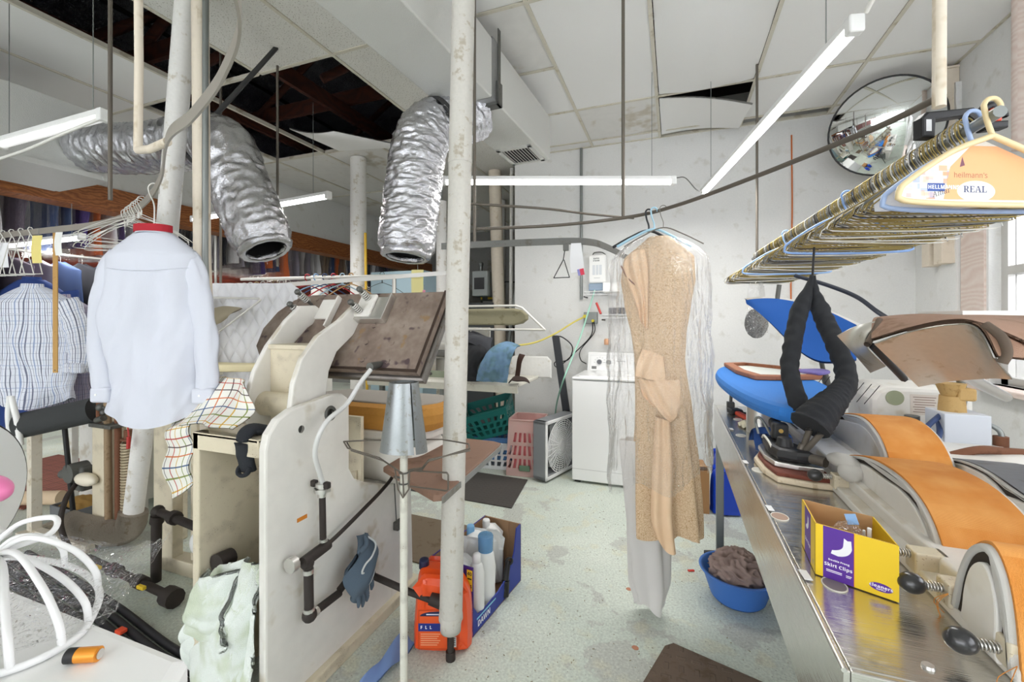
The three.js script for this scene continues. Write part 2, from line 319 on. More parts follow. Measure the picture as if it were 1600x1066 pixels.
// crumbling plaster strip and board beside the window
struct('trim_2', box(RIGHT - 0.012, RIGHT + 0.02, 0.98, 2.3, -3.88, -3.64), M.plank);
{
  const g = new THREE.BoxGeometry(0.05, 2.6, 0.22, 1, 60, 4); const p = g.attributes.position;
  for (let i = 0; i < p.count; i++) if (p.getX(i) < 0) p.setX(i, p.getX(i) + 0.012 * N3(p.getY(i) * 9, p.getZ(i) * 12, 4) + 0.006 * N3(p.getY(i) * 40, p.getZ(i) * 40, 1));
  g.computeVertexNormals(); struct('trim_3', g.translate(RIGHT - 0.005, 1.75, -4.0), M.wall);
}
// window: aluminium frame, meeting rail, panes, outside bars
{
  const w = structGroup('window_1');
  const X = RIGHT + 0.06, z0 = -3.62, z1 = -2.35, zm = -2.98;
  struct('frame', [box(X, X + 0.09, 1.0, 2.25, z0, z0 + 0.06), box(X, X + 0.09, 1.0, 2.25, z1 - 0.06, z1), box(X, X + 0.09, 1.0, 1.05, z0, z1), box(X, X + 0.09, 2.2, 2.25, z0, z1), box(X + 0.01, X + 0.07, 1.05, 2.2, zm - 0.03, zm + 0.03)], M.steelBright, w);
  struct('meeting_rail', box(X - 0.01, X + 0.07, 1.68, 1.73, z0 + 0.06, z1 - 0.06), M.steelBright, w);
  for (const [a, b] of [[1.05, 1.68], [1.73, 2.2]]) for (const [c, d] of [[z0 + 0.06, zm - 0.03], [zm + 0.03, z1 - 0.06]]) struct('pane', box(X + 0.035, X + 0.039, a, b, c, d), M.glass, w);
  for (let i = 0; i < 9; i++) struct('bar', rod([X + 0.16, 1.0, z0 + 0.1 + i * 0.13], [X + 0.16, 2.25, z0 + 0.1 + i * 0.13], 0.008), M.black, w);
  struct('sill', box(RIGHT - 0.1, RIGHT + 0.06, 0.965, 1.0, z0 - 0.06, z1 + 0.06, 0.008), M.plank, w);
}

// second, wider side window beside the viewpoint; its light falls on the table and the press
{
  const w = structGroup('window_2'), X = RIGHT + 0.06, z0 = -1.75, z1 = 1.5;
  struct('frame', [box(X, X + 0.09, 1.0, 2.4, z0, z0 + 0.06), box(X, X + 0.09, 1.0, 2.4, z1 - 0.06, z1), box(X, X + 0.09, 1.0, 1.06, z0, z1), box(X, X + 0.09, 2.34, 2.4, z0, z1)], M.steelBright, w);
  for (let i = 0; i < 3; i++) { const a = z0 + 0.06 + i * 1.043; struct('pane', box(X + 0.035, X + 0.039, 1.06, 2.34, a, a + 1.02), M.glass, w); if (i) struct('mullion', box(X + 0.01, X + 0.07, 1.06, 2.34, a - 0.023, a), M.steelBright, w); }
}
// what the window looks out on: a ribbed wall and stacked black crates in the side yard
struct('yard_ground', box(RIGHT + 0.25, 4.4, -0.2, -0.1, -6.5, 0.5), M.grey);
{
  const y = structGroup('yard_wall');
  struct('panel', box(3.6, 3.7, -0.1, 1.95, -6.5, 0.5), M.fascia, y);
  for (let i = 0; i < 24; i++) struct('rib', box(3.57, 3.6, -0.1, 1.95, -6.3 + i * 0.26, -6.2 + i * 0.26), M.fascia, y);
}
for (let k = 0; k < 4; k++) {
  const c = thing('plastic_crate', ['lowest', 'second', 'third', 'topmost'][k] + ' black plastic crate in the stack outside the window', 'crate', [2.75, -0.1 + k * 0.46, -3.75], 0.1, 'crates outside the window');
  const holes = []; for (let r = 0; r < 3; r++) for (let i = 0; i < 6; i++) holes.push([[-0.24 + i * 0.085, 0.06 + r * 0.12], [-0.185 + i * 0.085, 0.06 + r * 0.12], [-0.185 + i * 0.085, 0.14 + r * 0.12], [-0.24 + i * 0.085, 0.14 + r * 0.12]]);
  const w = () => ext([[-0.29, 0], [0.29, 0], [0.29, 0.45], [-0.29, 0.45]], 0.012, 0, holes);
  for (let s = 0; s < 4; s++) obj('wall', at(w().translate(0, 0, 0.28), 0, 0, 0, 0, s * Math.PI / 2, 0), M.blackMatte, c);
  obj('bottom', box(-0.28, 0.28, 0, 0.012, -0.28, 0.28), M.blackMatte, c);
}
// ---------------------------------------------------------------- suspended ceiling
{
  const c = structGroup('ceiling');
  const xs = [-4.8, -4.18, -3.51, -2.83, -2.16, -1.47, -0.783, -0.128, 0.57, 1.25, RIGHT];
  const rowsOf = i => { const base = [-6.5, -5.67, -4.33, -3, -1.67, -0.33, 1.0, 2.33, 3.67, 4.34, 4.5]; const back = [-6.5, -5.67, -4.33, -3, -1.67, -0.33, 1.0, 2.33, 3.67, 5.0, 6.34, 7.67, 8]; const r = xs[i + 1] <= -1.4 ? back : base; return i === 5 ? [-6.5, -5.67, -4.33, -3, -1.67, -0.33, 1.0, 2.33, 3.0, 3.67, 4.34, 4.5] : r; };
  const open = new Set(['2:-0.33', '2:1', '2:2.33', '3:2.33', '1:2.33', '7:3.67', '7:4.34', '8:4.34']);
  const rnd = rng(5);
  for (let i = 0; i + 1 < xs.length; i++) {
    const rs = rowsOf(i);
    for (let j = 0; j + 1 < rs.length; j++) {
      if (open.has(i + ':' + rs[j])) continue;
      const mat = i === 3 || i === 4 ? M.tileP : rnd() < 0.7 ? M.tileS : M.tileB;
      const g = box(xs[i] + 0.012, xs[i + 1] - 0.012, CEIL, CEIL + 0.016, -rs[j + 1] + 0.012, -rs[j] - 0.012);
      const dy = (rnd() - 0.5) * 0.003; g.translate(0, 0.002 + dy, 0);
      if (i === 7 && rs[j] === 2.33) continue;                      // the sagging panel is built below
      struct('ceiling_tile', g, mat, c);
    }
  }
  const cell = (x0, x1, d0, d1, f, mat) => struct('ceiling_tile', sheet((u, v) => { const x = lerp(x0, x1, u), d = lerp(d0, d1, v); return V(x, CEIL + 0.01 + f(u, v), -d); }, 14, 14, 0.014), mat, c);
  cell(-0.11, 0.555, 2.35, 3.65, (u, v) => -0.05 * Math.sin(Math.PI * u) * Math.sin(Math.PI * v) - 0.012 * N3(u * 5, v * 6, 2) - 0.02 * sstep(0.6, 1, v) * Math.sin(Math.PI * u), M.tileS);
  // loose panel hanging down beside the dark gap
  cell(-0.11, 0.555, 3.70, 4.42, (u, v) => -0.01 - 0.17 * u * (1 - 0.55 * v) * (1 - v * 0.4) + 0.03 * Math.sin(u * 3), M.tileS);
  // curled broken panels in the big hole
  const brk = (pts, f, mat) => struct('ceiling_tile', sheet((u, v) => { const a = V(...pts[0]).lerp(V(...pts[1]), u), b = V(...pts[3]).lerp(V(...pts[2]), u); const p = a.lerp(b, v); p.y += f(u, v); return p; }, 12, 10, 0.014), mat, c);
  brk([[-3.36, CEIL, -3.08], [-3.0, CEIL - 0.01, -3.25], [-2.5, CEIL - 0.06, -3.68], [-3.3, CEIL, -3.66]], (u, v) => -0.03 * Math.sin(Math.PI * u) * (1 - v), M.tileS);
  brk([[-2.7, CEIL + 0.01, 0.1], [-2.2, CEIL + 0.01, 0.1], [-2.2, CEIL + 0.01, -0.9], [-2.6, CEIL + 0.01, -0.7]], () => 0, M.tileP);
  // tee bars: long runners and cross tees, each its own piece
  const tee = (x0, x1, z0, z1) => { const wide = Math.abs(x1 - x0) < Math.abs(z1 - z0); const s = wide ? [box(x0 - 0.012, x0 + 0.012, CEIL - 0.006, CEIL, z0, z1), box(x0 - 0.0015, x0 + 0.0015, CEIL, CEIL + 0.032, z0, z1)] : [box(x0, x1, CEIL - 0.005, CEIL + 0.001, z0 - 0.012, z0 + 0.012), box(x0, x1, CEIL, CEIL + 0.03, z0 - 0.0015, z0 + 0.0015)]; struct('tee_bar', s, M.tee, c); };
  for (let i = 1; i + 1 < xs.length; i++) { const end = xs[i] < -1.64 ? FAR : BACK; if (i === 3) { tee(xs[i], xs[i], FRONT, -2.33); tee(xs[i], xs[i], -3.67, end); continue; } tee(xs[i], xs[i], FRONT, end); }
  for (let i = 0; i + 1 < xs.length; i++) for (const d of rowsOf(i).slice(1, -1)) { if (i === 2 && d === 1) continue; tee(xs[i] + 0.012, xs[i + 1] - 0.012, -d, -d); }
  struct('wall_angle', [box(-1.64, RIGHT, CEIL - 0.004, CEIL + 0.02, BACK, BACK + 0.02), box(RIGHT - 0.02, RIGHT, CEIL - 0.004, CEIL + 0.02, BACK, FRONT)], M.tee, c);
}
// ---------------------------------------------------------------- attic over the ceiling
{
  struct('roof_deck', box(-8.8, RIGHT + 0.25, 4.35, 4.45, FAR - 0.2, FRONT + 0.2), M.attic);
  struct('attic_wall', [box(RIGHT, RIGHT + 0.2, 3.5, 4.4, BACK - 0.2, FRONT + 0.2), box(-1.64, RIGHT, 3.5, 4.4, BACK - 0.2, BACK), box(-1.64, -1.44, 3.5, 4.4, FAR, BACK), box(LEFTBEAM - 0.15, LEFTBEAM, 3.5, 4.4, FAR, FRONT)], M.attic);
  const a = structGroup('attic_framing');
  for (let i = 0; i < 6; i++) {
    const z = 1.1 - i * 1.15;
    struct('truss', [box(LEFTBEAM, RIGHT, 3.55, 3.69, z - 0.02, z + 0.02), rod([-4.3, 3.62, z], [-3.2, 4.3, z], 0.045, 0.045, 4), rod([-3.2, 4.3, z], [-2.5, 3.62, z], 0.045, 0.045, 4), rod([-2.5, 3.62, z], [-1.6, 4.3, z], 0.045, 0.045, 4)], M.lumber, a);
  }
  for (const x of [-4.1, -3.05, -2.05]) struct('joist', box(x - 0.02, x + 0.02, 3.4, 3.54, FAR, FRONT), M.lumber, a);
  for (let k = 0; k < 4; k++) struct('brace', rod([-4.4 + k * 0.8, 3.45, -1.9 - k * 0.5], [-3.7 + k * 0.8, 4.2, -2.6 - k * 0.5], 0.04, 0.04, 4), M.lumber, a);
  struct('foil_insulation', sheet((u, v) => V(lerp(-4.75, 0, u), 4.28 + 0.05 * N3(u * 14, v * 16, 1), lerp(6.3, -7.8, v)), 40, 60, 0.004), M.atticFoil, a);
  struct('foil_insulation', sheet((u, v) => V(-4.7 + 0.06 * N3(u * 14, v * 9, 1), lerp(3.3, 4.2, v), lerp(2, -7.5, u)), 60, 10, 0.004), M.atticFoil, a);
  struct('foil_insulation', sheet((u, v) => V(lerp(-4.6, -1.6, u), lerp(3.3, 4.3, v), -5.2 + 0.07 * N3(u * 12, v * 8, 2)), 40, 12, 0.004), M.atticFoil, a);
}

// ---------------------------------------------------------------- LED tubes
function ledTube(p, q, label, { power = 1, dim = false, wires = true, ceil = CEIL } = {}) {
  const a = V(...p), b = V(...q), L = a.distanceTo(b), mid = a.clone().lerp(b, 0.5);
  const turn = Math.atan2(-(b.z - a.z), b.x - a.x);
  const o = thing('led_tube', label, 'lamp', [mid.x, mid.y, mid.z], turn, 'hanging tube lamps');
  obj('lamp_body', [box(-L / 2, L / 2, 0.004, 0.03, -0.022, 0.022, 0.004)], M.ledBody, o);
  obj('diffuser', new THREE.CylinderGeometry(0.02, 0.02, L - 0.06, 16, 1).rotateZ(Math.PI / 2).translate(0, -0.008, 0), dim ? M.ledDim : M.led, o);
  for (const s of [-1, 1]) obj('end_cap', box(s * (L / 2 - 0.035), s * (L / 2 + 0.004), -0.03, 0.032, -0.025, 0.025, 0.008), M.ledBody, o);
  if (wires) for (const s of [-0.4, 0.4]) obj('hanging_wire', rod([s * L, 0.03, 0], [s * L, ceil - mid.y, 0], 0.0022, 0.0022, 5), M.galv, o);
  if (!dim) { const l = new THREE.RectAreaLight(0xfffdf8, TUBE_POWER * power, L - 0.06, 0.05); l.position.set(0, -0.04, 0); l.rotation.x = -Math.PI / 2; o.add(l); }
  return o;
}
ledTube([0.586, 2.41, -1.80], [0.221, 2.41, -3.727], 'lit LED tube hanging diagonally above the right hand hanger rail');
ledTube([-1.576, 2.41, -2.774], [0.009, 2.41, -3.36], 'lit LED tube hanging level across the white back wall');
ledTube([-4.49, 2.41, -2.95], [-2.595, 2.41, -2.77], 'lit LED tube running behind the left drooping foil duct');
ledTube([-3.62, 2.41, -1.315], [-2.63, 2.41, -1.313], 'dim white lamp strip with loose cable under the left box duct', { dim: true });
ledTube([-6.2, 2.1, -2.15], [-4.62, 2.1, -2.154], 'lit LED tube low among bagged garments at far left', { ceil: 2.74 });
ledTube([-7.4, 2.5, -4.6], [-5.6, 2.5, -4.6], 'lit tube lamp in the storage bay ceiling', { ceil: 2.74 });
ledTube([-7.6, 2.5, -3.0], [-5.9, 2.5, -3.0], 'lit tube lamp deep in the storage bay near the bagged garments', { ceil: 2.74 });
ledTube([-7.6, 2.5, -6.4], [-5.9, 2.5, -6.4], 'lit tube lamp at the far end of the storage bay', { ceil: 2.74 });
ledTube([-1.0, 2.8, 3.2], [1.0, 2.8, 3.2], 'lit tube lamp over the shop front behind the viewpoint', { power: 1.0 });
ledTube([-3.8, 2.8, 2.2], [-1.8, 2.8, 2.2], 'lit tube lamp over the left shop front behind the viewpoint', { power: 1.0 });
{ // cable of the dim lamp and the cable of the diagonal lamp
  tag(obj('lamp_cable', tube([[-2.64, 2.39, -1.30], [-2.9, 2.33, -1.26], [-3.2, 2.29, -1.25], [-3.7, 2.27, -1.25]], 0.008, 30, 6), M.cable), 'white lamp cable sagging beneath the dim strip at upper left', 'cable');
  tag(obj('lamp_cable', tube([[0.6, 2.42, -1.77], [0.62, 2.48, -1.70], [0.6, 2.56, -1.62], [0.5, 2.62, -1.55], [0.42, 2.60, -1.50], [0.40, 2.72, -1.45], [0.42, 3.19, -1.42]], 0.008, 40, 6), M.cable), 'pale cable looping up from the diagonal lamp end', 'cable');
  tag(obj('lamp_cable', tube([[0.02, 2.43, -3.36], [0.08, 2.45, -3.45], [0.16, 2.40, -3.6], [0.22, 2.40, -3.7]], 0.004, 20, 5), M.galvDark), 'thin wire joining the level lamp to the diagonal lamp', 'cable');
}

// ---------------------------------------------------------------- ducts
{
  const t = thing('box_duct', 'white foil faced box duct with a vent grille at its end', 'duct', [-0.965, 2.74, -3.513], -3.05 * Math.PI / 180);
  obj('duct_body', box(-0.345, 0, 0, 0.36, 0, 5.4, 0.012), M.duct, t);
  for (const z of [1.02, 2.3, 3.6]) obj('seam_tape', box(-0.348, 0.003, -0.003, 0.363, z, z + 0.09), M.foilTape, t);
  const gx = -0.18, gz = 0.2, vent = new THREE.Group(); vent.name = 'vent_grille'; vent.position.set(gx, 0, gz); t.add(vent);
  obj('frame', [box(-0.145, 0.145, -0.012, 0, -0.17, -0.14), box(-0.145, 0.145, -0.012, 0, 0.14, 0.17), box(-0.145, -0.115, -0.012, 0, -0.17, 0.17), box(0.115, 0.145, -0.012, 0, -0.17, 0.17)], M.duct, vent);
  obj('backing', box(-0.115, 0.115, -0.002, 0.001, -0.14, 0.14), M.black, vent);
  for (let i = 0; i < 9; i++) { const s = new THREE.BoxGeometry(0.003, 0.022, 0.28).rotateZ(0.6); obj('louvre', s.translate(-0.1 + i * 0.025, -0.006, 0), M.duct, vent); }
  obj('hanger_strap', [box(-0.36, 0.02, -0.022, -0.004, 1.0, 1.06), box(0.004, 0.02, -0.022, 0.12, 1.0, 1.06), box(-0.362, -0.349, -0.022, 0.45, 1.0, 1.06), box(0.008, 0.013, 0.1, 0.45, 1.01, 1.045)], M.galvDark, t);
}
{
  const t = thing('box_duct', 'long silver box duct along the left ceiling above the timber header', 'duct', [-3.9, 2.44, -1.95], 0);
  obj('duct_body', box(-0.62, 0, 0, 0.46, 0, 5, 0.012), M.duct, t);
  obj('flange', [box(-0.66, 0.03, -0.02, 0, -0.03, 0.03), box(-0.66, 0.02, -0.025, 0.01, 0, 5)], M.duct, t);
}
function flex(label, pts, r, strapT) {
  const t = thing('flexible_duct', label, 'duct');
  const c = curve(pts); const rr = rng(Math.round(pts[0][0] * 100));
  const sw = sweep(c, (a, s) => { const ridge = 1 - 2.4 * Math.abs(N3(Math.cos(a) * 2.6, Math.sin(a) * 2.6, s * 34)), cr2 = 1 - 2.4 * Math.abs(N3(Math.cos(a) * 5.5, Math.sin(a) * 5.5 + 4, s * 62)); const k = r * (1 + 0.045 * N3(Math.cos(a) * 2.2, Math.sin(a) * 2.2, s * 16) + 0.055 * ridge + 0.018 * cr2 + 0.014 * N3(Math.cos(a) * 1.3, Math.sin(a) * 1.3, s * 90) + 0.03 * N3(a * 0, s * 22, 5)) * (s > 0.965 ? lerp(1, 0.8, (s - 0.965) / 0.035) : 1); return [Math.cos(a) * k, Math.sin(a) * k]; }, 260, 80, false);
  obj('foil_jacket', sw, M.foil, t);
  const e = c.getPointAt(1), d = c.getTangentAt(1), q = new THREE.Quaternion().setFromUnitVectors(V(0, 0, 1), d);
  // torn rim and dark mouth
  const rim = new THREE.TorusGeometry(r * 0.76, r * 0.15, 10, 40); const p = rim.attributes.position;
  for (let i = 0; i < p.count; i++) { const k = 1 + 0.12 * N3(p.getX(i) * 30, p.getY(i) * 30, p.getZ(i) * 30); p.setXYZ(i, p.getX(i) * k, p.getY(i) * k, p.getZ(i) * k); }
  rim.computeVertexNormals(); obj('torn_rim', rim.applyQuaternion(q).translate(e.x, e.y, e.z), M.foil, t);
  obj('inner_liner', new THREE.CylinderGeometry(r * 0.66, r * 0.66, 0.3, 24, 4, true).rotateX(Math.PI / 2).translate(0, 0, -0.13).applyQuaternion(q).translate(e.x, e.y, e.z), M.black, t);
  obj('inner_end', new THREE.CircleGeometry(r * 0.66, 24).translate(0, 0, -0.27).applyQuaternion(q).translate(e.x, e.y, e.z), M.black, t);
  for (const [s, up] of strapT) {
    const m = c.getPointAt(s), dd = c.getTangentAt(s), qq = new THREE.Quaternion().setFromUnitVectors(V(0, 0, 1), dd);
    obj('strap', [new THREE.CylinderGeometry(r * 1.07, r * 1.07, 0.045, 36, 1, true).rotateX(Math.PI / 2).applyQuaternion(qq).translate(m.x, m.y, m.z), rod([m.x + 0.02, m.y + r * 0.9, m.z], up, 0.016, 0.016, 4)], M.strap, t);
  }
  return t;
}
flex('left crinkled foil duct drooping from a horizontal run, open end downward', [[-3.901, 2.625, -1.857], [-3.346, 2.566, -1.903], [-2.816, 2.526, -1.887], [-2.512, 2.426, -1.84], [-2.383, 2.189, -1.835], [-2.198, 1.813, -1.85]], 0.158, [[0.58, [-2.42, 3.3, -2.2]]]);
flex('right crinkled foil duct hanging straight down beside the main white pole', [[-1.2, 2.75, -2.58], [-1.342, 2.64, -2.42], [-1.404, 2.55, -2.3], [-1.427, 2.384, -2.23], [-1.434, 2.151, -2.187], [-1.443, 1.776, -2.13]], 0.155, [[0.26, [-1.2, 2.8, -2.3]]]);

// ---------------------------------------------------------------- pipes, rods and garment rails
{
  const t = thing('insulated_pole', 'thick wrapped white pipe standing floor to ceiling in the foreground', 'pipe');
  const a = V(-0.811, 2.714, -1.608), b = V(-0.861, 0.121, -1.59), top = a.clone().lerp(b, -0.21);
  const c = new THREE.LineCurve3(b, top);
  obj('insulation', sweep(c, (q, s) => { const k = 0.047 * (1 + 0.02 * N3(Math.cos(q) * 2, Math.sin(q) * 2, s * 30)) * (s < 0.012 ? 0.9 : 1); return [Math.cos(q) * k, Math.sin(q) * k]; }, 120, 24, true, V(0, 0, 1)), M.wrap, t);
  for (const y of [0.18, 0.92, 2.05]) { const p = b.clone().lerp(top, (y - 0.121) / (top.y - 0.121)); obj('wrap_band', new THREE.CylinderGeometry(0.0485, 0.0495, 0.02, 24).translate(p.x, p.y, p.z), M.wrap, t); }
  obj('iron_foot', [rod([-0.861, 0.0, -1.59], [-0.861, 0.13, -1.59], 0.014), rod([-0.861, 0, -1.59], [-0.861, 0.035, -1.59], 0.02)], M.ironPipe, t);
}
function pipe(name, label, pts, r, mat, { group, smooth = false } = {}) { return tag(obj(name, smooth ? tube(pts, r, 50, 12) : wire(pts, r, 14), mat), label, 'pipe', group); }
pipe('vacuum_pipe', 'white leaning pipe behind the white shirt, down to the floor', [[-2.39, 3.19, -1.55], [-2.739, 1.769, -1.649], [-3.155, 0.1, -1.707]], 0.052, M.pipeWhite);
pipe('standing_pipe', 'cream upright pipe beside the white shirt and grey conduit', [[-2.247, 3.3, -1.512], [-2.235, 1.723, -1.516], [-2.17, 0.0, -1.54]], 0.038, M.pipeBeige);
pipe('conduit', 'grey steel conduit clamped against the cream upright pipe', [[-2.185, 3.3, -1.50], [-2.19, 1.72, -1.50], [-2.13, 0.6, -1.50]], 0.014, M.galv);
pipe('bent_pipe', 'rusty white pipe hook holding the curved garment rail', [[-1.72, 3.19, -0.95], [-1.72, 2.72, -0.95], [-1.75, 2.3, -0.97], [-1.755, 1.99, -0.97], [-1.62, 1.96, -0.93], [-1.5, 1.96, -0.91]], 0.013, M.pipeBeige);
pipe('hanging_rod', 'thin rusty rod hanging at the upper left corner', [[-2.428, 3.19, -1.231], [-2.428, 1.95, -1.231]], 0.0085, M.rail);
for (const [x, z, y0, n] of [[-1.022, -2.16, 1.80, 'beside the box duct vent'], [-0.235, -2.21, 1.9, 'in front of the back wall'], [0.545, -3.45, 1.83, 'at the far end of the hanger rail'], [-2.62, -2.3, 1.78, 'below the dark ceiling hole'], [-3.12, -2.25, 1.66, 'near the left foil duct']])
  tag(obj('hanging_rod', rod([x, y0, z], [x, x < -2 ? 3.56 : 3.19, z], 0.0085), M.rail), 'grey steel rod hanging from the ceiling ' + n, 'rod');
pipe('wall_conduit', 'grey conduit running down the back wall to the outlet', [[-0.9, 3.19, -4.48], [-0.9, 1.62, -4.48]], 0.014, M.galv);
pipe('extension_cord', 'orange cord running down the back wall behind the mirror', [[0.98, 3.05, -4.49], [0.985, 2.4, -4.49], [0.975, 1.8, -4.49], [0.98, 1.3, -4.49]], 0.006, std(0xcf6f2e, 0.6), { smooth: true });
for (const [p, q, r, m, l] of [
  [[-3.254, 3.19, -3.9], [-3.254, 0, -3.9], 0.085, M.pipeWhite, 'thick white post in front of the timber header'],
  [[-2.301, 2.66, -4.05], [-2.301, 0, -4.05], 0.055, M.pipeWhite, 'white capped pipe behind the right foil duct'],
  [[-2.30, 3.19, -4.05], [-2.30, 2.62, -4.05], 0.014, M.galv, 'thin rod above the white capped pipe'],
  [[-2.006, 3.19, -4.802], [-1.913, 0, -4.837], 0.075, M.pipeBeige, 'cream leaning pipe at the left end of the back wall'],
  [[-1.78, 3.19, -4.78], [-1.80, 0.2, -4.78], 0.022, M.pipeWhite, 'slim white pipe beside the leaning cream pipe'],
  [[-1.70, 3.19, -4.75], [-1.70, 1.8, -4.75], 0.025, M.galvDark, 'short dark pipe on the edge of the back wall'],
  [[-2.42, 3.19, -6], [-2.42, 1.5, -6], 0.085, M.pipeWhite, 'pale pipe in the dim recess'],
  [[-3.7, 1.9, -3.8], [-3.7, 0.0, -3.8], 0.09, M.pipeWhite, 'short white standing pipe under the timber header'],
  [[-3.12, 2.35, -3.85], [-3.09, 0, -3.85], 0.014, std(0xe2b53a, 0.6), 'yellow gas pipe beside the thick white post'],
  [[-1.66, 2.1, -4.72], [-1.82, 0.9, -4.70], 0.02, M.galv, 'grey slanting pipe at the back wall edge']]) pipe('service_pipe', l, [p, q], r, m);
pipe('support_pipe', 'rusty beige pipe from the ceiling above the hangers', [[0.556, 3.19, -1.235], [0.556, 1.9, -1.245], [0.556, 1.87, -1.245]], 0.0125, M.pipeBeige);
pipe('wall_pipe', 'pinkish wooden riser at the top right edge', [[1.81, 3.19, -3.25], [1.81, 2.35, -3.25]], 0.04, M.plank);
for (const [x, z, y1] of [[1.808, -4.12, 3.13], [1.808, -3.96, 3.16]]) tag(obj('square_riser', [box(x - 0.05, x + 0.05, 1.8, y1, z - 0.05, z + 0.05, 0.004), box(x - 0.055, x + 0.05, y1, y1 + 0.014, z - 0.055, z + 0.055)], M.pipeBeige), z < -4 ? 'square cream riser beside the convex mirror, left one' : 'square cream riser beside the convex mirror, right one', 'riser');
tag(obj('garment_rail', strip([[-4.6, 1.95, -1.46], [-4.094, 1.95, -1.487], [-3.589, 1.95, -1.506], [-3.118, 1.95, -1.513], [-2.729, 1.95, -1.447], [-2.261, 1.95, -1.286], [-1.844, 1.95, -1.096], [-1.441, 1.95, -0.875], [-1.223, 1.95, -0.803], [-0.939, 1.95, -0.685], [-0.72, 1.96, -0.55], [-0.55, 1.98, -0.3]], 0.036, 0.006, 140), std(0xaaa49a, 0.45, { metalness: 0.35 })), 'flat curved garment rail sweeping over the two hanging shirts', 'rail');
tag(obj('garment_rail', tube([[0.568, 1.9, -1.254], [0.515, 1.9, -1.374], [0.43, 1.9, -1.505], [0.26, 1.9, -1.74], [0.019, 1.9, -2.03], [-0.199, 1.9, -2.18], [-0.579, 1.9, -2.235], [-1.015, 1.9, -2.174]], 0.0085, 90, 8), M.rail), 'brown curved steel rail that carries the bagged gown', 'rail');
tag(obj('garment_rail', strip([[-1.182, 1.8, -2.081], [-0.79, 1.8, -2.125], [-0.497, 1.8, -2.176], [-0.396, 1.8, -2.251], [-0.351, 1.8, -2.39], [-0.3, 1.8, -2.7], [-0.269, 1.8, -2.967]], 0.034, 0.008, 90), M.galvDark), 'grey flat rail bending away behind the gown', 'rail');
tag(obj('garment_rail', tube([[-1.0, 2.0, -2.02], [-0.655, 2.0, -2.257], [-0.46, 2.0, -2.45], [-0.222, 2.0, -2.649]], 0.007, 40, 6), M.rail), 'thin slanting rail above the grey flat rail', 'rail');
tag(obj('garment_rail', strip([[-3.9, 1.62, -2.3], [-3.0, 1.66, -2.45], [-2.2, 1.70, -2.6], [-1.5, 1.74, -2.75]], 0.03, 0.01, 40), M.railWhite), 'white straight rail crossing behind the foil ducts', 'rail');
tag(obj('hanger_rail', rod([0.545, 1.85, -3.6], [0.668, 1.85, -1.262], 0.013), M.galv), 'grey steel rail packed with wire hangers', 'rail');
// convex mirror
{
  const t = thing('convex_mirror', 'round convex security mirror high in the far right corner', 'mirror', [1.45, 2.82, -3.95]);
  t.lookAt(0.1, 1.6, -0.5);
  const R0 = 0.335, Rs = 0.62, prof = []; for (let i = 0; i <= 14; i++) { const r = R0 * i / 14; prof.push([r, Math.sqrt(Rs * Rs - r * r) - Math.sqrt(Rs * Rs - R0 * R0)]); }
  obj('mirror_dome', lathe(prof.reverse(), 48).rotateX(Math.PI / 2), std(0xe9ecec, 0.03, { metalness: 1 }), t);
  obj('rim', new THREE.TorusGeometry(R0, 0.007, 8, 48), M.black, t);
  obj('back_shell', new THREE.CircleGeometry(R0, 40).translate(0, 0, -0.004), M.blackMatte, t);
  obj('bracket', rod([0, 0, -0.01], [0.1, 0.40, -0.36], 0.012), M.galv, t);
}
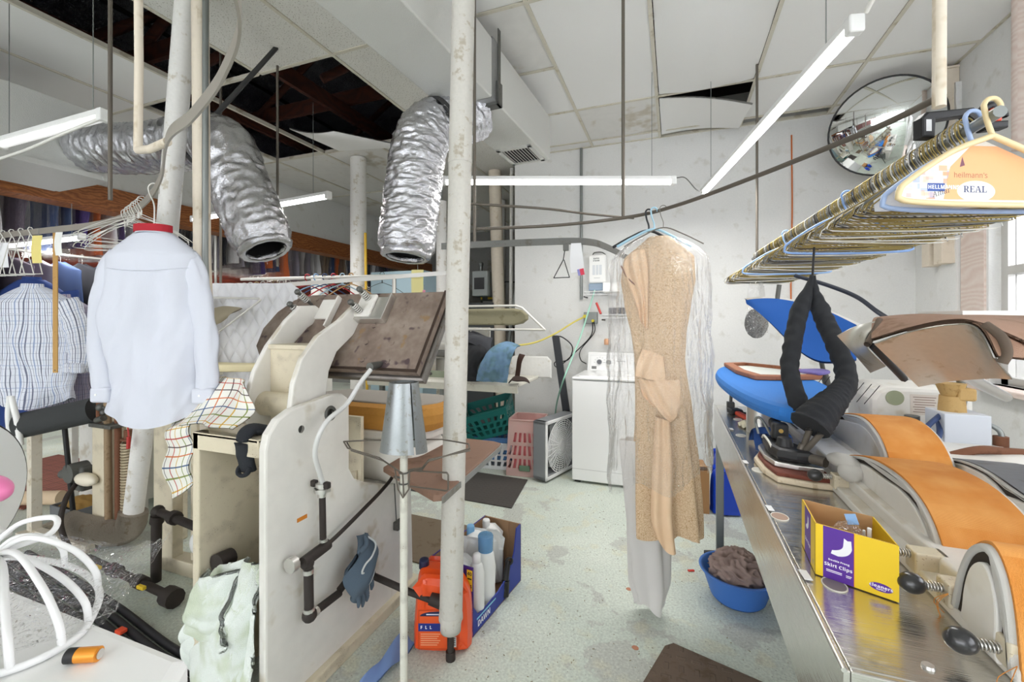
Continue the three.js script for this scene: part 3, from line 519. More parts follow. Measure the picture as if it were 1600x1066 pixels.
// ================================================================ the white utility press
{
  const t = thing('garment_press', 'large white cast iron press with brown heated head raised open', 'press');
  const XR = -1.287, XL = -1.65;
  const outR = [[1.083, 0.0], [1.083, 0.955], [1.095, 1.006], [1.134, 1.052], [1.188, 1.075], [1.391, 1.099], [1.445, 1.093], [1.478, 1.07], [1.487, 1.03], [1.487, 0.77], [1.52, 0.715], [1.60, 0.67], [1.75, 0.61], [1.95, 0.55], [1.97, 0.0]];
  const pr = obj('side_panel', extX(outR, XR - 0.035, XR, 0.008, [[1.233, 0.994, 0.022], [1.377, 1.024, 0.03]]), M.pressWhite, t);
  obj('bolt_bush', [new THREE.TorusGeometry(0.024, 0.007, 8, 24).rotateY(Math.PI / 2).translate(XR, 1.024, -1.377), new THREE.CircleGeometry(0.03, 20).rotateY(Math.PI / 2).translate(XR - 0.02, 1.024, -1.377), new THREE.CircleGeometry(0.022, 20).rotateY(Math.PI / 2).translate(XR - 0.02, 0.994, -1.233)], M.galvDark, pr);
  obj('base_skirt', extX([[1.05, 0], [1.05, 0.05], [1.99, 0.05], [1.99, 0]], XR - 0.02, XR + 0.03, 0.005), M.pressDirty, t);
  obj('side_panel', extX([[1.083, 0], [1.083, 0.985], [1.9, 0.985], [1.95, 0.9], [1.95, 0]], XL, XL + 0.035, 0.006), M.pressDirty, t);
  obj('top_bar', [box(XL, XR - 0.035, 0.925, 0.988, -1.083, -1.125, 0.004), box(XL, XR - 0.035, 0.975, 0.988, -1.083, -1.24, 0.003)], M.pressDirty, t);
  obj('rear_panel', box(XL + 0.035, XR - 0.035, 0.0, 0.96, -1.62, -1.60), M.pressDirty, t);
  obj('access_door', extZ([[-1.6, 0.3], [-1.6, 0.62], [-1.34, 0.72], [-1.34, 0.3]], -1.6, -1.585, 0.004), M.pressDirty, t);
  obj('motor_hub', new THREE.CylinderGeometry(0.075, 0.075, 0.1, 24).rotateX(Math.PI / 2).translate(-1.39, 0.52, -1.55), M.ironPipe, t);
  obj('pipe_stub', [new THREE.CylinderGeometry(0.035, 0.03, 0.06, 16).rotateX(Math.PI / 2).translate(-1.575, 0.5, -1.15)], M.ironPipe, t);
  obj('riser_pipe', [rod([-1.535, 0.08, -1.3], [-1.535, 0.86, -1.3], 0.017), rod([-1.535, 0.86, -1.3], [-1.535, 0.93, -1.3], 0.011)], std(0x53584c, 0.6, { map: R(T.dirt, 3) }), t);
  // two curved lifting arms with a cross web
  const armR = [[1.236, 0.95], [1.232, 1.062], [1.246, 1.156], [1.285, 1.249], [1.364, 1.333], [1.488, 1.398], [1.567, 1.455], [1.64, 1.468], [1.675, 1.44], [1.66, 1.40], [1.567, 1.327], [1.47, 1.262], [1.426, 1.185], [1.409, 1.081], [1.409, 0.95]];
  const armL = [[1.259, 0.95], [1.265, 1.089], [1.297, 1.189], [1.357, 1.29], [1.452, 1.398], [1.53, 1.463], [1.62, 1.468], [1.655, 1.45], [1.645, 1.40], [1.57, 1.36], [1.48, 1.28], [1.43, 1.19], [1.415, 0.95]];
  obj('lifting_arm', extX(armR, -1.362, -1.338, 0.006), M.pressWhite, t);
  obj('lifting_arm', extX(armL, -1.624, -1.60, 0.006), M.pressWhite, t);
  obj('arm_web', [box(-1.605, -1.36, 1.275, 1.295, -1.36, -1.50, 0.004), extX([[1.37, 0.95], [1.37, 1.28], [1.385, 1.28], [1.385, 0.95]], -1.605, -1.36, 0.003), new THREE.CylinderGeometry(0.05, 0.05, 0.245, 24).rotateZ(Math.PI / 2).translate(-1.4825, 1.05, -1.345)], M.pressDirty, t);
  // raised head
  const head = new THREE.Group(); head.name = 'press_head'; head.position.set(0, 1.18, -1.494); head.rotation.x = -0.5813; t.add(head);
  const oh = k => [[-0.955 + k, -k], [-0.94 + k, 0.40 + k], [-1.70, 0.40 + k], [-1.80, 0.372 + k * 0.7], [-1.87 - k * 0.7, 0.30 + k * 0.5], [-1.905 - k, 0.2], [-1.885 - k, 0.10], [-1.80, 0.02 - k * 0.7], [-1.7, -k]];
  obj('head_casting', ext(oh(0), 0.04, 0.006).translate(0, 0, -0.02), M.plate, head);
  obj('polished_shoe', ext(oh(0.018), 0.035, 0.012).translate(0, 0, -0.058), std(0x8d8884, 0.35, { metalness: 0.8, map: R(T.dirt, 3) }), head);
  const bolts = []; const rb = rng(3);
  for (const s of [0.045, 0.13, 0.215, 0.30, 0.37]) for (let x = -1.78; x < -0.97; x += 0.135) bolts.push(new THREE.CylinderGeometry(0.011, 0.013, 0.006, 6).rotateX(Math.PI / 2).translate(x + (rb() - 0.5) * 0.03, s, 0.021));
  obj('head_bolts', bolts, M.plate, head);
  obj('weld_bead', [rod([-1.72, 0.006, 0.02], [-0.96, 0.006, 0.02], 0.006), rod([-0.956, 0.0, 0.02], [-0.943, 0.4, 0.02], 0.006)], std(0x55453c, 0.6, { metalness: 0.5, bumpMap: R(T.fine, 30), bumpScale: 0.004 }), head);
  obj('mount_bracket', [box(-1.34, -1.19, 0.235, 0.355, 0.02, 0.05, 0.003), box(-1.20, -1.19, 0.23, 0.37, 0.02, 0.06, 0.002), box(-1.34, -1.19, 0.228, 0.24, 0.02, 0.06, 0.002)], M.steelBright, head);
  obj('mount_bracket', [box(-1.60, -1.50, 0.25, 0.36, 0.02, 0.032, 0.003), box(-1.505, -1.495, 0.2, 0.37, 0.02, 0.05, 0.002)], M.pressWhite, head);
  obj('clamp_foot', box(-1.345, -1.26, 0.24, 0.36, 0.05, 0.066, 0.006), M.pressWhite, head);
  for (const [x, s] of [[-1.30, 0.335], [-1.315, 0.265], [-1.655, 0.33], [-1.66, 0.26]]) {
    const b = obj('spring_bolt', [rod([x, s, 0.03], [x, s, 0.13], 0.007), ball(x, s, 0.135, 0.014, 1, 10)], M.galvDark, head);
    obj('spring', spring(x, s, 0.062, 0.055, 0.014, 5, 0.0035), M.steelBright, b);
  }
  obj('hose_fitting', [new THREE.CylinderGeometry(0.012, 0.018, 0.07, 12).rotateX(-0.9).translate(-1.135, 0.01, 0.045)], M.galvDark, head);
  obj('steam_hose', tube([[-1.132, 1.2, -1.43], [-1.145, 1.15, -1.38], [-1.155, 1.08, -1.32], [-1.16, 1.041, -1.235], [-1.17, 0.994, -1.20], [-1.19, 0.922, -1.20], [-1.215, 0.83, -1.25], [-1.22, 0.78, -1.27]], 0.009, 50, 10), phys(0xd8d8d6, 0.3, { clearcoat: 0.3 }), t);
  // steam piping on the panel
  const PX = -1.225;
  obj('steam_pipe', [rod([PX, 0.76, -1.27], [PX, 0.57, -1.275], 0.012), rod([PX, 0.55, -1.30], [PX, 0.54, -1.18], 0.02), rod([PX, 0.52, -1.205], [PX, 0.35, -1.208], 0.0165), rod([PX, 0.335, -1.215], [PX, 0.33, -1.36], 0.0145), rod([PX, 0.34, -1.36], [PX, 0.395, -1.52], 0.0145), rod([PX, 0.395, -1.53], [PX, 0.305, -1.545], 0.017), rod([PX, 0.30, -1.545], [-1.05, 0.245, -1.577], 0.014), rod([-1.05, 0.245, -1.577], [-0.875, 0.215, -1.592], 0.014), ball(PX, 0.53, -1.2, 0.024), ball(PX, 0.338, -1.21, 0.026), ball(PX, 0.395, -1.53, 0.021), ball(PX, 0.303, -1.545, 0.022), rod([-0.95, 0.235, -1.587], [-0.9, 0.225, -1.59], 0.028)], M.ironPipe, t);
  for (const g of [rod([PX, 0.505, -1.205], [PX, 0.49, -1.205], 0.019), rod([PX, 0.365, -1.208], [PX, 0.352, -1.208], 0.02), rod([PX, 0.333, -1.23], [PX, 0.333, -1.245], 0.017), rod([PX, 0.582, -1.275], [PX, 0.572, -1.275], 0.017), rod([PX - 0.02, 0.545, -1.165], [PX - 0.02, 0.545, -1.14], 0.026)]) obj('pipe_collar', g, M.steelBright, t);
  obj('branch_pipe', tube([[PX, 0.55, -1.30], [PX, 0.565, -1.37], [PX, 0.60, -1.5], [PX, 0.635, -1.62], [PX, 0.67, -1.70], [PX - 0.03, 0.70, -1.75]], 0.008, 30, 8), M.ironPipe, t);
  const vw = obj('valve', [rod([PX, 0.74, -1.27], [PX, 0.79, -1.27], 0.016), new THREE.CylinderGeometry(0.03, 0.03, 0.015, 6).translate(PX, 0.765, -1.27), new THREE.CylinderGeometry(0.026, 0.026, 0.012, 6).translate(PX, 0.785, -1.27)], M.steelBright, t);
  obj('lug', [box(PX - 0.045, PX - 0.02, 0.775, 0.8, -1.275, -1.255, 0.006), box(PX + 0.015, PX + 0.04, 0.775, 0.8, -1.275, -1.255, 0.006)], M.ironPipe, vw);
  obj('orange_sticker', at(new THREE.BoxGeometry(0.045, 0.014, 0.002), XR + 0.002, 0.665, -1.235, 0, Math.PI / 2, 0), std(0xd9852a, 0.5), t);
  obj('latch', [box(XR, XR + 0.03, 0.37, 0.41, -1.79, -1.86, 0.004), rod([XR + 0.015, 0.39, -1.8], [XR + 0.015, 0.62, -1.78], 0.003, 0.003, 5)], M.galvDark, t);
  // padded buck and its casting
  const buckPts = [[-1.92, 1.93], [-1.88, 1.80], [-1.75, 1.74], [-1.2, 1.74], [-1.09, 1.80], [-1.06, 1.93], [-1.09, 2.06], [-1.2, 2.13], [-1.75, 2.13], [-1.88, 2.06]];
  const pad = obj('padded_buck', extY(buckPts, 0.855, 0.985, 0.045, [], true), std(0xdfa04a, 0.85, { map: R(T.dirt, 2.2), bumpMap: R(T.weave, 8), bumpScale: 0.002 }), t);
  obj('pad_cloth', extY([[-1.86, 1.93], [-1.82, 1.84], [-1.72, 1.79], [-1.22, 1.79], [-1.13, 1.84], [-1.1, 1.93], [-1.13, 2.03], [-1.22, 2.09], [-1.72, 2.09], [-1.82, 2.03]], 0.98, 0.994, 0.006, [], true), std(0xb9b2a9, 0.9, { bumpMap: R(T.weave, 8), bumpScale: 0.002 }), pad);
  obj('buck_casting', [extY([[-1.88, 1.93], [-1.75, 1.77], [-1.2, 1.77], [-1.1, 1.93], [-1.2, 2.1], [-1.75, 2.1]], 0.815, 0.86, 0.012, [], true), box(-1.75, -1.12, 0.60, 0.82, -1.72, -2.08, 0.09), box(-1.62, -1.33, 0.0, 0.62, -1.65, -2.02, 0.02)], M.pressWhite, t);
  const shelf = obj('side_shelf', extY([[-1.25, 2.15], [-0.90, 2.15], [-0.855, 2.13], [-0.845, 2.08], [-0.80, 1.42], [-0.83, 1.40], [-1.2, 1.60]], 0.725, 0.752, 0.006), std(0x8c6c5a, 0.6, { map: R(T.dirt, 1.6) }), t);
  obj('shelf_edge', extY([[-0.90, 2.155], [-0.852, 2.135], [-0.84, 2.08], [-0.795, 1.42], [-0.80, 1.41], [-0.85, 2.08], [-0.87, 2.13]], 0.72, 0.745, 0.001), M.grey, shelf);
  obj('shelf_bracket', [rod([-1.12, 0.62, -1.9], [-0.95, 0.728, -1.9], 0.012), rod([-1.12, 0.62, -1.75], [-0.93, 0.728, -1.7], 0.012)], M.ironPipe, t);
}
// checked cloth over the press frame
T.tatter = tex(512, (u, v) => {
  let c = [0.94, 0.93, 0.90]; const line = (x, w, col) => { const d = Math.abs(x - Math.round(x)); if (d < w) c = mix3(c, col, 0.85); };
  const cols = [hex(0x3a2a2c), hex(0xb5392f), hex(0xd2a33a), hex(0x7a8a3c), hex(0x35507c), hex(0xd06a35)];
  for (let k = 0; k < 6; k++) { const o = (k + 0.5) / 6; const du = Math.abs(u - o), dv = Math.abs(v - o); if (du < 0.011) c = mix3(c, cols[k], 0.85); if (dv < 0.011) c = mix3(c, cols[(k + 2) % 6], 0.85); }
  return c;
});
{
  const m = std(0xffffff, 0.9, { map: R(T.tatter, 1.0) });
  const top = [[[-1.964, 1.118, -1.35], [-1.854, 1.147, -1.338], [-1.713, 1.152, -1.305], [-1.60, 1.15, -1.257]], [[-1.992, 1.046, -1.307], [-1.833, 1.095, -1.281], [-1.676, 1.108, -1.254], [-1.52, 1.104, -1.213]], [[-1.994, 0.975, -1.243], [-1.823, 1.018, -1.221], [-1.659, 1.047, -1.197], [-1.471, 1.052, -1.181]], [[-2.017, 0.935, -1.225], [-1.769, 0.992, -1.15], [-1.594, 1.012, -1.10], [-1.479, 1.006, -1.10]]];
  const hang = [[[-2.017, 0.935, -1.225], [-1.896, 0.965, -1.188], [-1.754, 0.995, -1.145]], [[-2.006, 0.884, -1.217], [-1.89, 0.903, -1.185], [-1.767, 0.935, -1.157]], [[-2.038, 0.81, -1.227], [-1.901, 0.835, -1.192], [-1.777, 0.869, -1.164]], [[-2.011, 0.735, -1.215], [-1.896, 0.764, -1.194], [-1.79, 0.796, -1.17]], [[-1.969, 0.649, -1.21], [-1.881, 0.69, -1.189], [-1.802, 0.736, -1.175]]];
  const sc = (g, a, b) => { const uv = g.attributes.uv; for (let i = 0; i < uv.count; i++) uv.setXY(i, uv.getX(i) * a, uv.getY(i) * b); return g; };
  tag(obj('checked_cloth', [sc(patch(top, 40, 30, 0.006, (u, v) => 0.012 * Math.sin(u * 14 + v * 4)), 1.7, 1.1), sc(patch(hang, 20, 30, 0.006, (u, v) => 0.01 * Math.sin(v * 12)), 0.8, 1.15)], m, scene, { own: true }), 'white cloth with coloured check lines draped over the press corner', 'cloth');
}
// pale quilt stuffed into the open press frame
{
  const rows = [[[-1.577, 0.484, -1.16], [-1.476, 0.517, -1.15], [-1.399, 0.547, -1.15], [-1.35, 0.554, -1.15]], [[-1.592, 0.398, -1.15], [-1.453, 0.437, -1.11], [-1.37, 0.469, -1.10], [-1.33, 0.469, -1.11]], [[-1.69, 0.279, -1.13], [-1.50, 0.327, -1.085], [-1.38, 0.394, -1.075], [-1.325, 0.404, -1.10]], [[-1.72, 0.19, -1.12], [-1.52, 0.20, -1.075], [-1.38, 0.22, -1.07], [-1.325, 0.24, -1.10]], [[-1.70, 0.06, -1.13], [-1.54, 0.05, -1.08], [-1.40, 0.03, -1.08], [-1.33, 0.03, -1.10]]];
  const g = patch(rows, 70, 70, 0.014, (u, v) => { const q = 0.008 * Math.pow(Math.abs(Math.sin((u + v) * 13) * Math.sin((u - v) * 13)), 0.5); const fold = 0.035 * Math.pow(Math.abs(Math.sin(u * 5.2 + v * 2.2 + 0.8)), 0.75) + 0.02 * N3(u * 4, v * 4, 2) + q; return [0.008 * N3(v * 5, u * 5, 1), 0.01 * Math.sin(v * 7 + u * 5), fold]; });
  const g2 = patch([[[-1.56, 0.50, -1.10], [-1.48, 0.51, -1.08], [-1.42, 0.50, -1.09]], [[-1.57, 0.40, -1.06], [-1.48, 0.38, -1.03], [-1.40, 0.40, -1.05]], [[-1.60, 0.30, -1.08], [-1.47, 0.27, -1.03], [-1.38, 0.31, -1.06]]], 30, 30, 0.016, (u, v) => 0.035 * Math.sin(u * 6 + v * 2) + 0.02 * N3(u * 6, v * 6, 4));
  T.quilt = tex(256, (u, v) => mix3(hex(0xeef4ee), hex(0xd3dcc6), sstep(-0.1, 0.3, fbm(u, v, 4, 3))));
  tag(obj('crumpled_quilt', [g, g2.translate(0, 0, 0.012)], std(0xffffff, 0.95, { map: R(T.quilt, 2), bumpMap: R(T.fine, 8), bumpScale: 0.004 })), 'pale green and white quilt stuffed in the open press frame', 'quilt');
}
// black padded sleeve hooked over the press bar
{
  const c = curve([[-1.40, 0.87, -1.11], [-1.40, 0.93, -1.095], [-1.40, 0.985, -1.09], [-1.395, 1.012, -1.115], [-1.38, 1.0, -1.16]]);
  tag(obj('padded_sleeve', [sweep(c, (a, s) => [Math.cos(a) * 0.034 * (1 + 0.1 * N3(s * 8, Math.cos(a), 2)), Math.sin(a) * 0.019], 30, 18), at(new THREE.TorusGeometry(0.024, 0.009, 8, 24).scale(1, 0.8, 1), -1.40, 0.875, -1.092, -0.5, 0, 0)], std(0x23262c, 0.9, { bumpMap: R(T.fine, 10), bumpScale: 0.003 })), 'black padded sleeve hooked over the white press bar', 'sleeve');
}
// grey work glove over the steam pipe
{
  const t = thing('work_glove', 'blue grey glove with white hem hung on the black steam pipe', 'glove');
  const rows = [[[-1.23, 0.50, -1.47], [-1.215, 0.505, -1.49], [-1.20, 0.495, -1.51]], [[-1.19, 0.455, -1.40], [-1.165, 0.46, -1.46], [-1.19, 0.45, -1.52]], [[-1.19, 0.40, -1.36], [-1.155, 0.40, -1.43], [-1.185, 0.385, -1.525]], [[-1.19, 0.35, -1.36], [-1.155, 0.34, -1.43], [-1.185, 0.335, -1.50]], [[-1.2, 0.30, -1.40], [-1.175, 0.265, -1.42], [-1.19, 0.29, -1.47]]];
  const bm = std(0x5c6c7c, 0.9, { bumpMap: R(T.fine, 12), bumpScale: 0.004 });
  obj('palm', patch(rows, 24, 30, 0.016, (u, v) => [0.014 * Math.sin(v * 9 + u * 5), 0, 0.006 * Math.sin(u * 9)]), bm, t);
  obj('cuff', tube([[-1.215, 0.505, -1.485], [-1.165, 0.47, -1.50], [-1.148, 0.44, -1.46], [-1.15, 0.425, -1.42], [-1.15, 0.40, -1.40], [-1.148, 0.39, -1.44], [-1.148, 0.375, -1.47], [-1.15, 0.34, -1.45], [-1.16, 0.325, -1.42]], 0.0042, 50, 6), std(0xd8dcdc, 0.8), t);
  for (const [y, z, l] of [[0.28, -1.40, 0.05], [0.27, -1.425, 0.055], [0.275, -1.45, 0.05], [0.30, -1.48, 0.04]]) obj('finger', sweep(curve([[-1.185, y + 0.05, z], [-1.17, y + 0.01, z - 0.004], [-1.175, y - l * 0.5, z - 0.008]]), (a, s) => { const k = 0.0115 * Math.sqrt(Math.max(0.02, 1 - s * s * 0.85)); return [Math.cos(a) * k, Math.sin(a) * k]; }, 12, 12), bm, t);
  obj('thumb', sweep(curve([[-1.18, 0.47, -1.42], [-1.17, 0.485, -1.45], [-1.185, 0.515, -1.46]]), (a, s) => { const k = 0.012 * Math.sqrt(Math.max(0.02, 1 - s * s * 0.85)); return [Math.cos(a) * k, Math.sin(a) * k]; }, 12, 12), bm, t);
}
// wire ring stand with a metal cone
{
  const t = thing('collar_stand', 'chipped white post with a metal cone and bent wire arms', 'stand', [-0.942, 0, -1.378]);
  obj('post', [rod([0, 0, 0], [0, 0.93, 0], 0.0145, 0.0145, 16), rod([0, 0, 0], [0, 0.012, 0], 0.06, 0.06, 20)], std(0xe9e9e4, 0.5, { map: R(T.specks, 3) }), t);
  const cone = sheet((u, v) => { const a = 0.55 + u * (Math.PI * 2 - 0.10), r = lerp(0.052, 0.086, v); return V(Math.cos(a) * r, lerp(1.166, 0.909, v) + (v > 0.9 ? 0.01 * Math.sin(a * 1) : 0), Math.sin(a) * r); }, 48, 8, 0.0025);
  obj('cone', cone, std(0x9ea3a4, 0.38, { metalness: 0.75, map: R(T.dirt, 4) }), t);
  obj('cone_cap', rod([0, 1.155, 0], [0, 1.158, 0], 0.05, 0.05, 24), M.galvDark, t);
  const O = p => [p[0] + 0.942, p[1], p[2] + 1.378], w1 = [[-1.152, 0.944, -1.30], [-1.10, 0.938, -1.36], [-0.85, 0.93, -1.50], [-0.70, 0.945, -1.43], [-0.668, 0.948, -1.37], [-0.80, 0.905, -1.315], [-0.845, 0.861, -1.35], [-0.915, 0.838, -1.368]].map(O);
  obj('wire_arm', wire(w1, 0.0028), M.rail, t);
  obj('wire_arm', wire([[-1.152, 0.944, -1.30], [-1.10, 0.935, -1.262], [-0.985, 0.905, -1.29], [-0.96, 0.865, -1.33], [-0.935, 0.832, -1.36], [-0.93, 0.75, -1.36]].map(O), 0.0028), M.rail, t);
  obj('wire_arm', wire([[-1.145, 0.938, -1.31], [-1.09, 0.925, -1.27], [-0.975, 0.892, -1.30], [-0.955, 0.855, -1.34], [-0.955, 0.77, -1.36], [-0.93, 0.745, -1.355], [-0.905, 0.78, -1.355], [-0.905, 0.85, -1.36], [-0.84, 0.87, -1.34], [-0.80, 0.91, -1.32], [-0.66, 0.945, -1.36]].map(O), 0.0028), M.rail, t);
  obj('wire_loop', wire([[-0.911, 0.846, -1.362], [-0.822, 0.856, -1.348], [-0.735, 0.868, -1.331], [-0.73, 0.862, -1.331], [-0.73, 0.812, -1.331], [-0.735, 0.806, -1.331], [-0.90, 0.79, -1.358]].map(O), 0.003), M.rail, t);
  obj('clamp', [new THREE.TorusGeometry(0.017, 0.003, 6, 20).rotateX(Math.PI / 2).translate(0, 0.83, 0), new THREE.TorusGeometry(0.017, 0.003, 6, 20).rotateX(Math.PI / 2).translate(0, 0.79, 0), rod([-0.035, 0.812, 0.01], [-0.01, 0.812, 0.01], 0.004)], M.galvDark, t);
}
// detergent jug and carton of jugs
{
  const t = thing('detergent_jug', 'orange plastic detergent jug with navy cap behind the white pole', 'jug', [-0.935, 0, -1.665], 0.35);
  const om = phys(0xf0541c, 0.35, { clearcoat: 0.2 });
  obj('body', [jugGeo([[-0.10, 0.0], [0.10, 0.0], [0.122, 0.05], [0.118, 0.2], [0.10, 0.26], [0.07, 0.30], [0.02, 0.322], [-0.05, 0.335], [-0.095, 0.33], [-0.108, 0.27], [-0.115, 0.2], [-0.122, 0.05]], [[[-0.05, 0.262], [0.02, 0.262], [0.05, 0.272], [0.03, 0.287], [-0.05, 0.292], [-0.062, 0.278]]], 0.14, 0.045)], om, t);
  obj('cap', lathe([[0, 0.362], [0.018, 0.362], [0.021, 0.355], [0.022, 0.325], [0, 0.325]], 20, [-0.085, 0, 0]), std(0x1f2447, 0.5), t);
  obj('front_label', at(new THREE.PlaneGeometry(0.165, 0.165), -0.012, 0.105, 0.0715), decal(0.165, 0.165, (g, w, h) => {
    g.fillStyle = '#e8591f'; g.fillRect(0, 0, w, h); g.strokeStyle = '#c84512'; g.lineWidth = 6; g.strokeRect(4, 4, w - 8, h - 8);
    g.fillStyle = '#1f2450'; g.beginPath(); g.ellipse(w * 0.5, h * 0.16, w * 0.46, h * 0.12, 0, Math.PI, 0); g.fill(); g.fillStyle = '#dfe2f2'; g.fillRect(w * 0.2, h * 0.1, w * 0.6, h * 0.03);
    g.fillStyle = '#1f2f86'; g.fillRect(0, h * 0.34, w, h * 0.2); g.fillStyle = '#fff'; g.font = 'bold ' + h * 0.11 + 'px sans-serif'; g.fillText('F  L  L', w * 0.05, h * 0.48);
    g.fillStyle = '#f6b48c'; for (let i = 0; i < 6; i++) g.fillRect(w * 0.06, h * (0.6 + i * 0.055), w * (0.5 - 0.04 * (i % 3)), h * 0.02);
    g.fillStyle = '#fff'; g.fillRect(w * 0.78, h * 0.68, w * 0.18, h * 0.26); g.fillStyle = '#222'; for (let i = 0; i < 8; i++) g.fillRect(w * 0.8, h * (0.7 + i * 0.028), w * 0.14, h * (i % 2 ? 0.008 : 0.016));
  }), t, { own: true });
  const b = thing('carton', 'torn open purple carton of white jugs beside the pole', 'box', [-0.94, 0, -1.755], -0.125);
  const W = 0.225, L = 0.47, Hh = 0.305; // local: x across the front, -z to the back
  const inner = std(0x9a7a5c, 0.9), out = std(0x3a2a86, 0.55), front = new THREE.Group();
  obj('front_flap', [box(-W / 2, W / 2, 0, Hh, 0.0, 0.006)], out, b);
  obj('front_print', at(new THREE.PlaneGeometry(W, Hh), 0, Hh / 2, 0.0066), decal(W, Hh, (g, w, h) => {
    g.fillStyle = '#3d2c8c'; g.fillRect(0, 0, w, h); g.fillStyle = '#f4d93c'; g.font = `bold ${h * 0.13}px sans-serif`; g.textAlign = 'right'; g.fillText('ES', w * 0.62, h * 0.34); g.font = `bold ${h * 0.065}px sans-serif`; g.fillText('UP', w * 0.78, h * 0.28); g.fillText('TO', w * 0.78, h * 0.35);
    g.fillStyle = '#7fd0f0'; g.font = `bold ${h * 0.13}px sans-serif`; g.fillText('ASE', w * 0.76, h * 0.5); g.font = `bold ${h * 0.09}px sans-serif`; g.fillText('UE', w * 0.76, h * 0.61);
    g.fillStyle = '#f6e03c'; g.fillRect(w * 0.86, h * 0.04, w * 0.13, h * 0.3); g.fillStyle = '#222'; g.font = `bold ${h * 0.07}px sans-serif`; g.textAlign = 'center'; g.fillText('40', w * 0.925, h * 0.12); g.fillRect(w * 0.88, h * 0.16, w * 0.09, h * 0.02); g.fillText('64', w * 0.925, h * 0.3);
    g.strokeStyle = '#d8d4ee'; g.lineWidth = 5; g.beginPath(); g.moveTo(w * 0.5, h * 0.72); g.quadraticCurveTo(w * 0.8, h * 0.7, w, h * 0.62); g.stroke();
    g.fillStyle = '#e8b7bb'; g.beginPath(); g.moveTo(w * 0.55, h); g.quadraticCurveTo(w * 0.6, h * 0.72, w * 0.75, h * 0.8); g.lineTo(w * 0.92, h); g.fill();
  }, 320), b, { own: true });
  obj('back_panel', box(-W / 2, W / 2, 0, Hh, -L, -L + 0.006), inner, b);
  obj('side_wall', box(-W / 2, -W / 2 + 0.006, 0, Hh, -L, 0), out, b);
  obj('inner_liner', [box(-W / 2 + 0.006, -W / 2 + 0.008, 0, Hh - 0.002, -L + 0.006, 0), box(-W / 2 + 0.01, W / 2 - 0.07, 0.1, Hh, -L + 0.006, -L + 0.009)], inner, b);
  const cut = at(ext([[0, 0], [L, 0], [L, Hh], [L - 0.05, Hh - 0.005], [L - 0.075, 0.19], [L - 0.14, 0.10], [L - 0.25, 0.075], [0.10, 0.07], [0.04, 0.075], [0, 0.13]], 0.006, 0), W / 2 - 0.006, 0, 0, 0, Math.PI / 2, 0);
  obj('torn_side', cut, std(0x2b3e9c, 0.55), b);
  obj('side_print', at(new THREE.PlaneGeometry(0.17, 0.06), W / 2 + 0.0012, 0.035, -0.11, 0, Math.PI / 2, 0), decal(0.17, 0.06, (g, w, h) => { g.fillStyle = '#2b3e9c'; g.fillRect(0, 0, w, h); g.fillStyle = '#8fd2ef'; g.fillRect(0, 0, w, h * 0.14); g.fillStyle = '#fff'; g.font = `bold ${h * 0.62}px sans-serif`; g.fillText('DAWN', w * 0.04, h * 0.72); }), b, { own: true });
  obj('bottom', box(-W / 2, W / 2, 0, 0.005, -L, 0), inner, b);
  const jm = phys(0xeef0f0, 0.4, { transmission: 0.12, thickness: 0.2 }), jw = phys(0xf2f3f2, 0.4);
  const jug = (x, z, turn, label, h, capMat, sc = 1, clear = false) => {
    const c = Math.cos(-0.125), s = Math.sin(-0.125), px = -0.94 + x * c + z * s, pz = -1.755 - x * s + z * c;
    const j = thing('bleach_jug', label, 'jug', [px, 0.006, pz], turn, 'jugs in the purple carton');
    obj('body', jugGeo([[-0.07, 0], [0.07, 0], [0.085, 0.04], [0.085, h * 0.62], [0.07, h * 0.8], [0.03, h * 0.92], [-0.01, h * 0.97], [-0.05, h * 0.95], [-0.08, h * 0.8], [-0.085, h * 0.6], [-0.085, 0.04]].map(p => [p[0] * sc, p[1]]), [[[-0.02 * sc, h * 0.7], [0.045 * sc, h * 0.68], [0.05 * sc, h * 0.75], [0.01 * sc, h * 0.85], [-0.03 * sc, h * 0.86]]], 0.11 * sc, 0.04 * sc), clear ? jm : jw, j);
    obj('cap', lathe([[0, h + 0.02], [0.017, h + 0.02], [0.02, h + 0.012], [0.02, h - 0.03], [0, h - 0.03]], 18, [-0.045 * sc, 0, 0]), capMat, j);
    return j;
  };
  const blueCap = std(0x7db4e0, 0.5), whiteCap = std(0xf2f2f2, 0.5);
  jug(-0.025, -0.10, 0.2, 'white bleach jug with looped handle just behind the carton front', 0.27, whiteCap, 0.8);
  jug(-0.02, -0.25, 0.1, 'tall white jug with pale blue cap in the purple carton', 0.33, blueCap, 0.9);
  jug(-0.02, -0.39, 0.5, 'white round shouldered jug at the back of the purple carton', 0.31, whiteCap, 0.7);
  const bp = (x, z) => { const c = Math.cos(-0.125), s = Math.sin(-0.125); return [-0.94 + x * c + z * s, 0.006, -1.755 - x * s + z * c]; };
  const b1 = thing('slim_bottle', 'slim white bottle at the torn corner of the purple carton', 'bottle', bp(0.075, -0.085));
  obj('body', lathe([[0, 0], [0.032, 0], [0.036, 0.02], [0.036, 0.22], [0.028, 0.26], [0.018, 0.275], [0, 0.275]], 20), jw, b1); obj('cap', lathe([[0, 0.31], [0.018, 0.31], [0.02, 0.27], [0, 0.27]], 16), whiteCap, b1);
  const b2 = thing('softener_bottle', 'translucent white bottle with clear blue measuring cap', 'bottle', bp(0.06, -0.19));
  obj('body', lathe([[0, 0], [0.045, 0], [0.05, 0.02], [0.046, 0.1], [0.05, 0.2], [0.04, 0.26], [0.03, 0.28], [0, 0.28]], 24), jw, b2);
  obj('measuring_cap', lathe([[0.036, 0.275], [0.038, 0.345], [0.034, 0.352], [0, 0.352], [0.0, 0.348], [0.032, 0.346], [0.034, 0.275]], 24), phys(0xa8d6f2, 0.15, { transmission: 0.7, thickness: 0 }), b2);
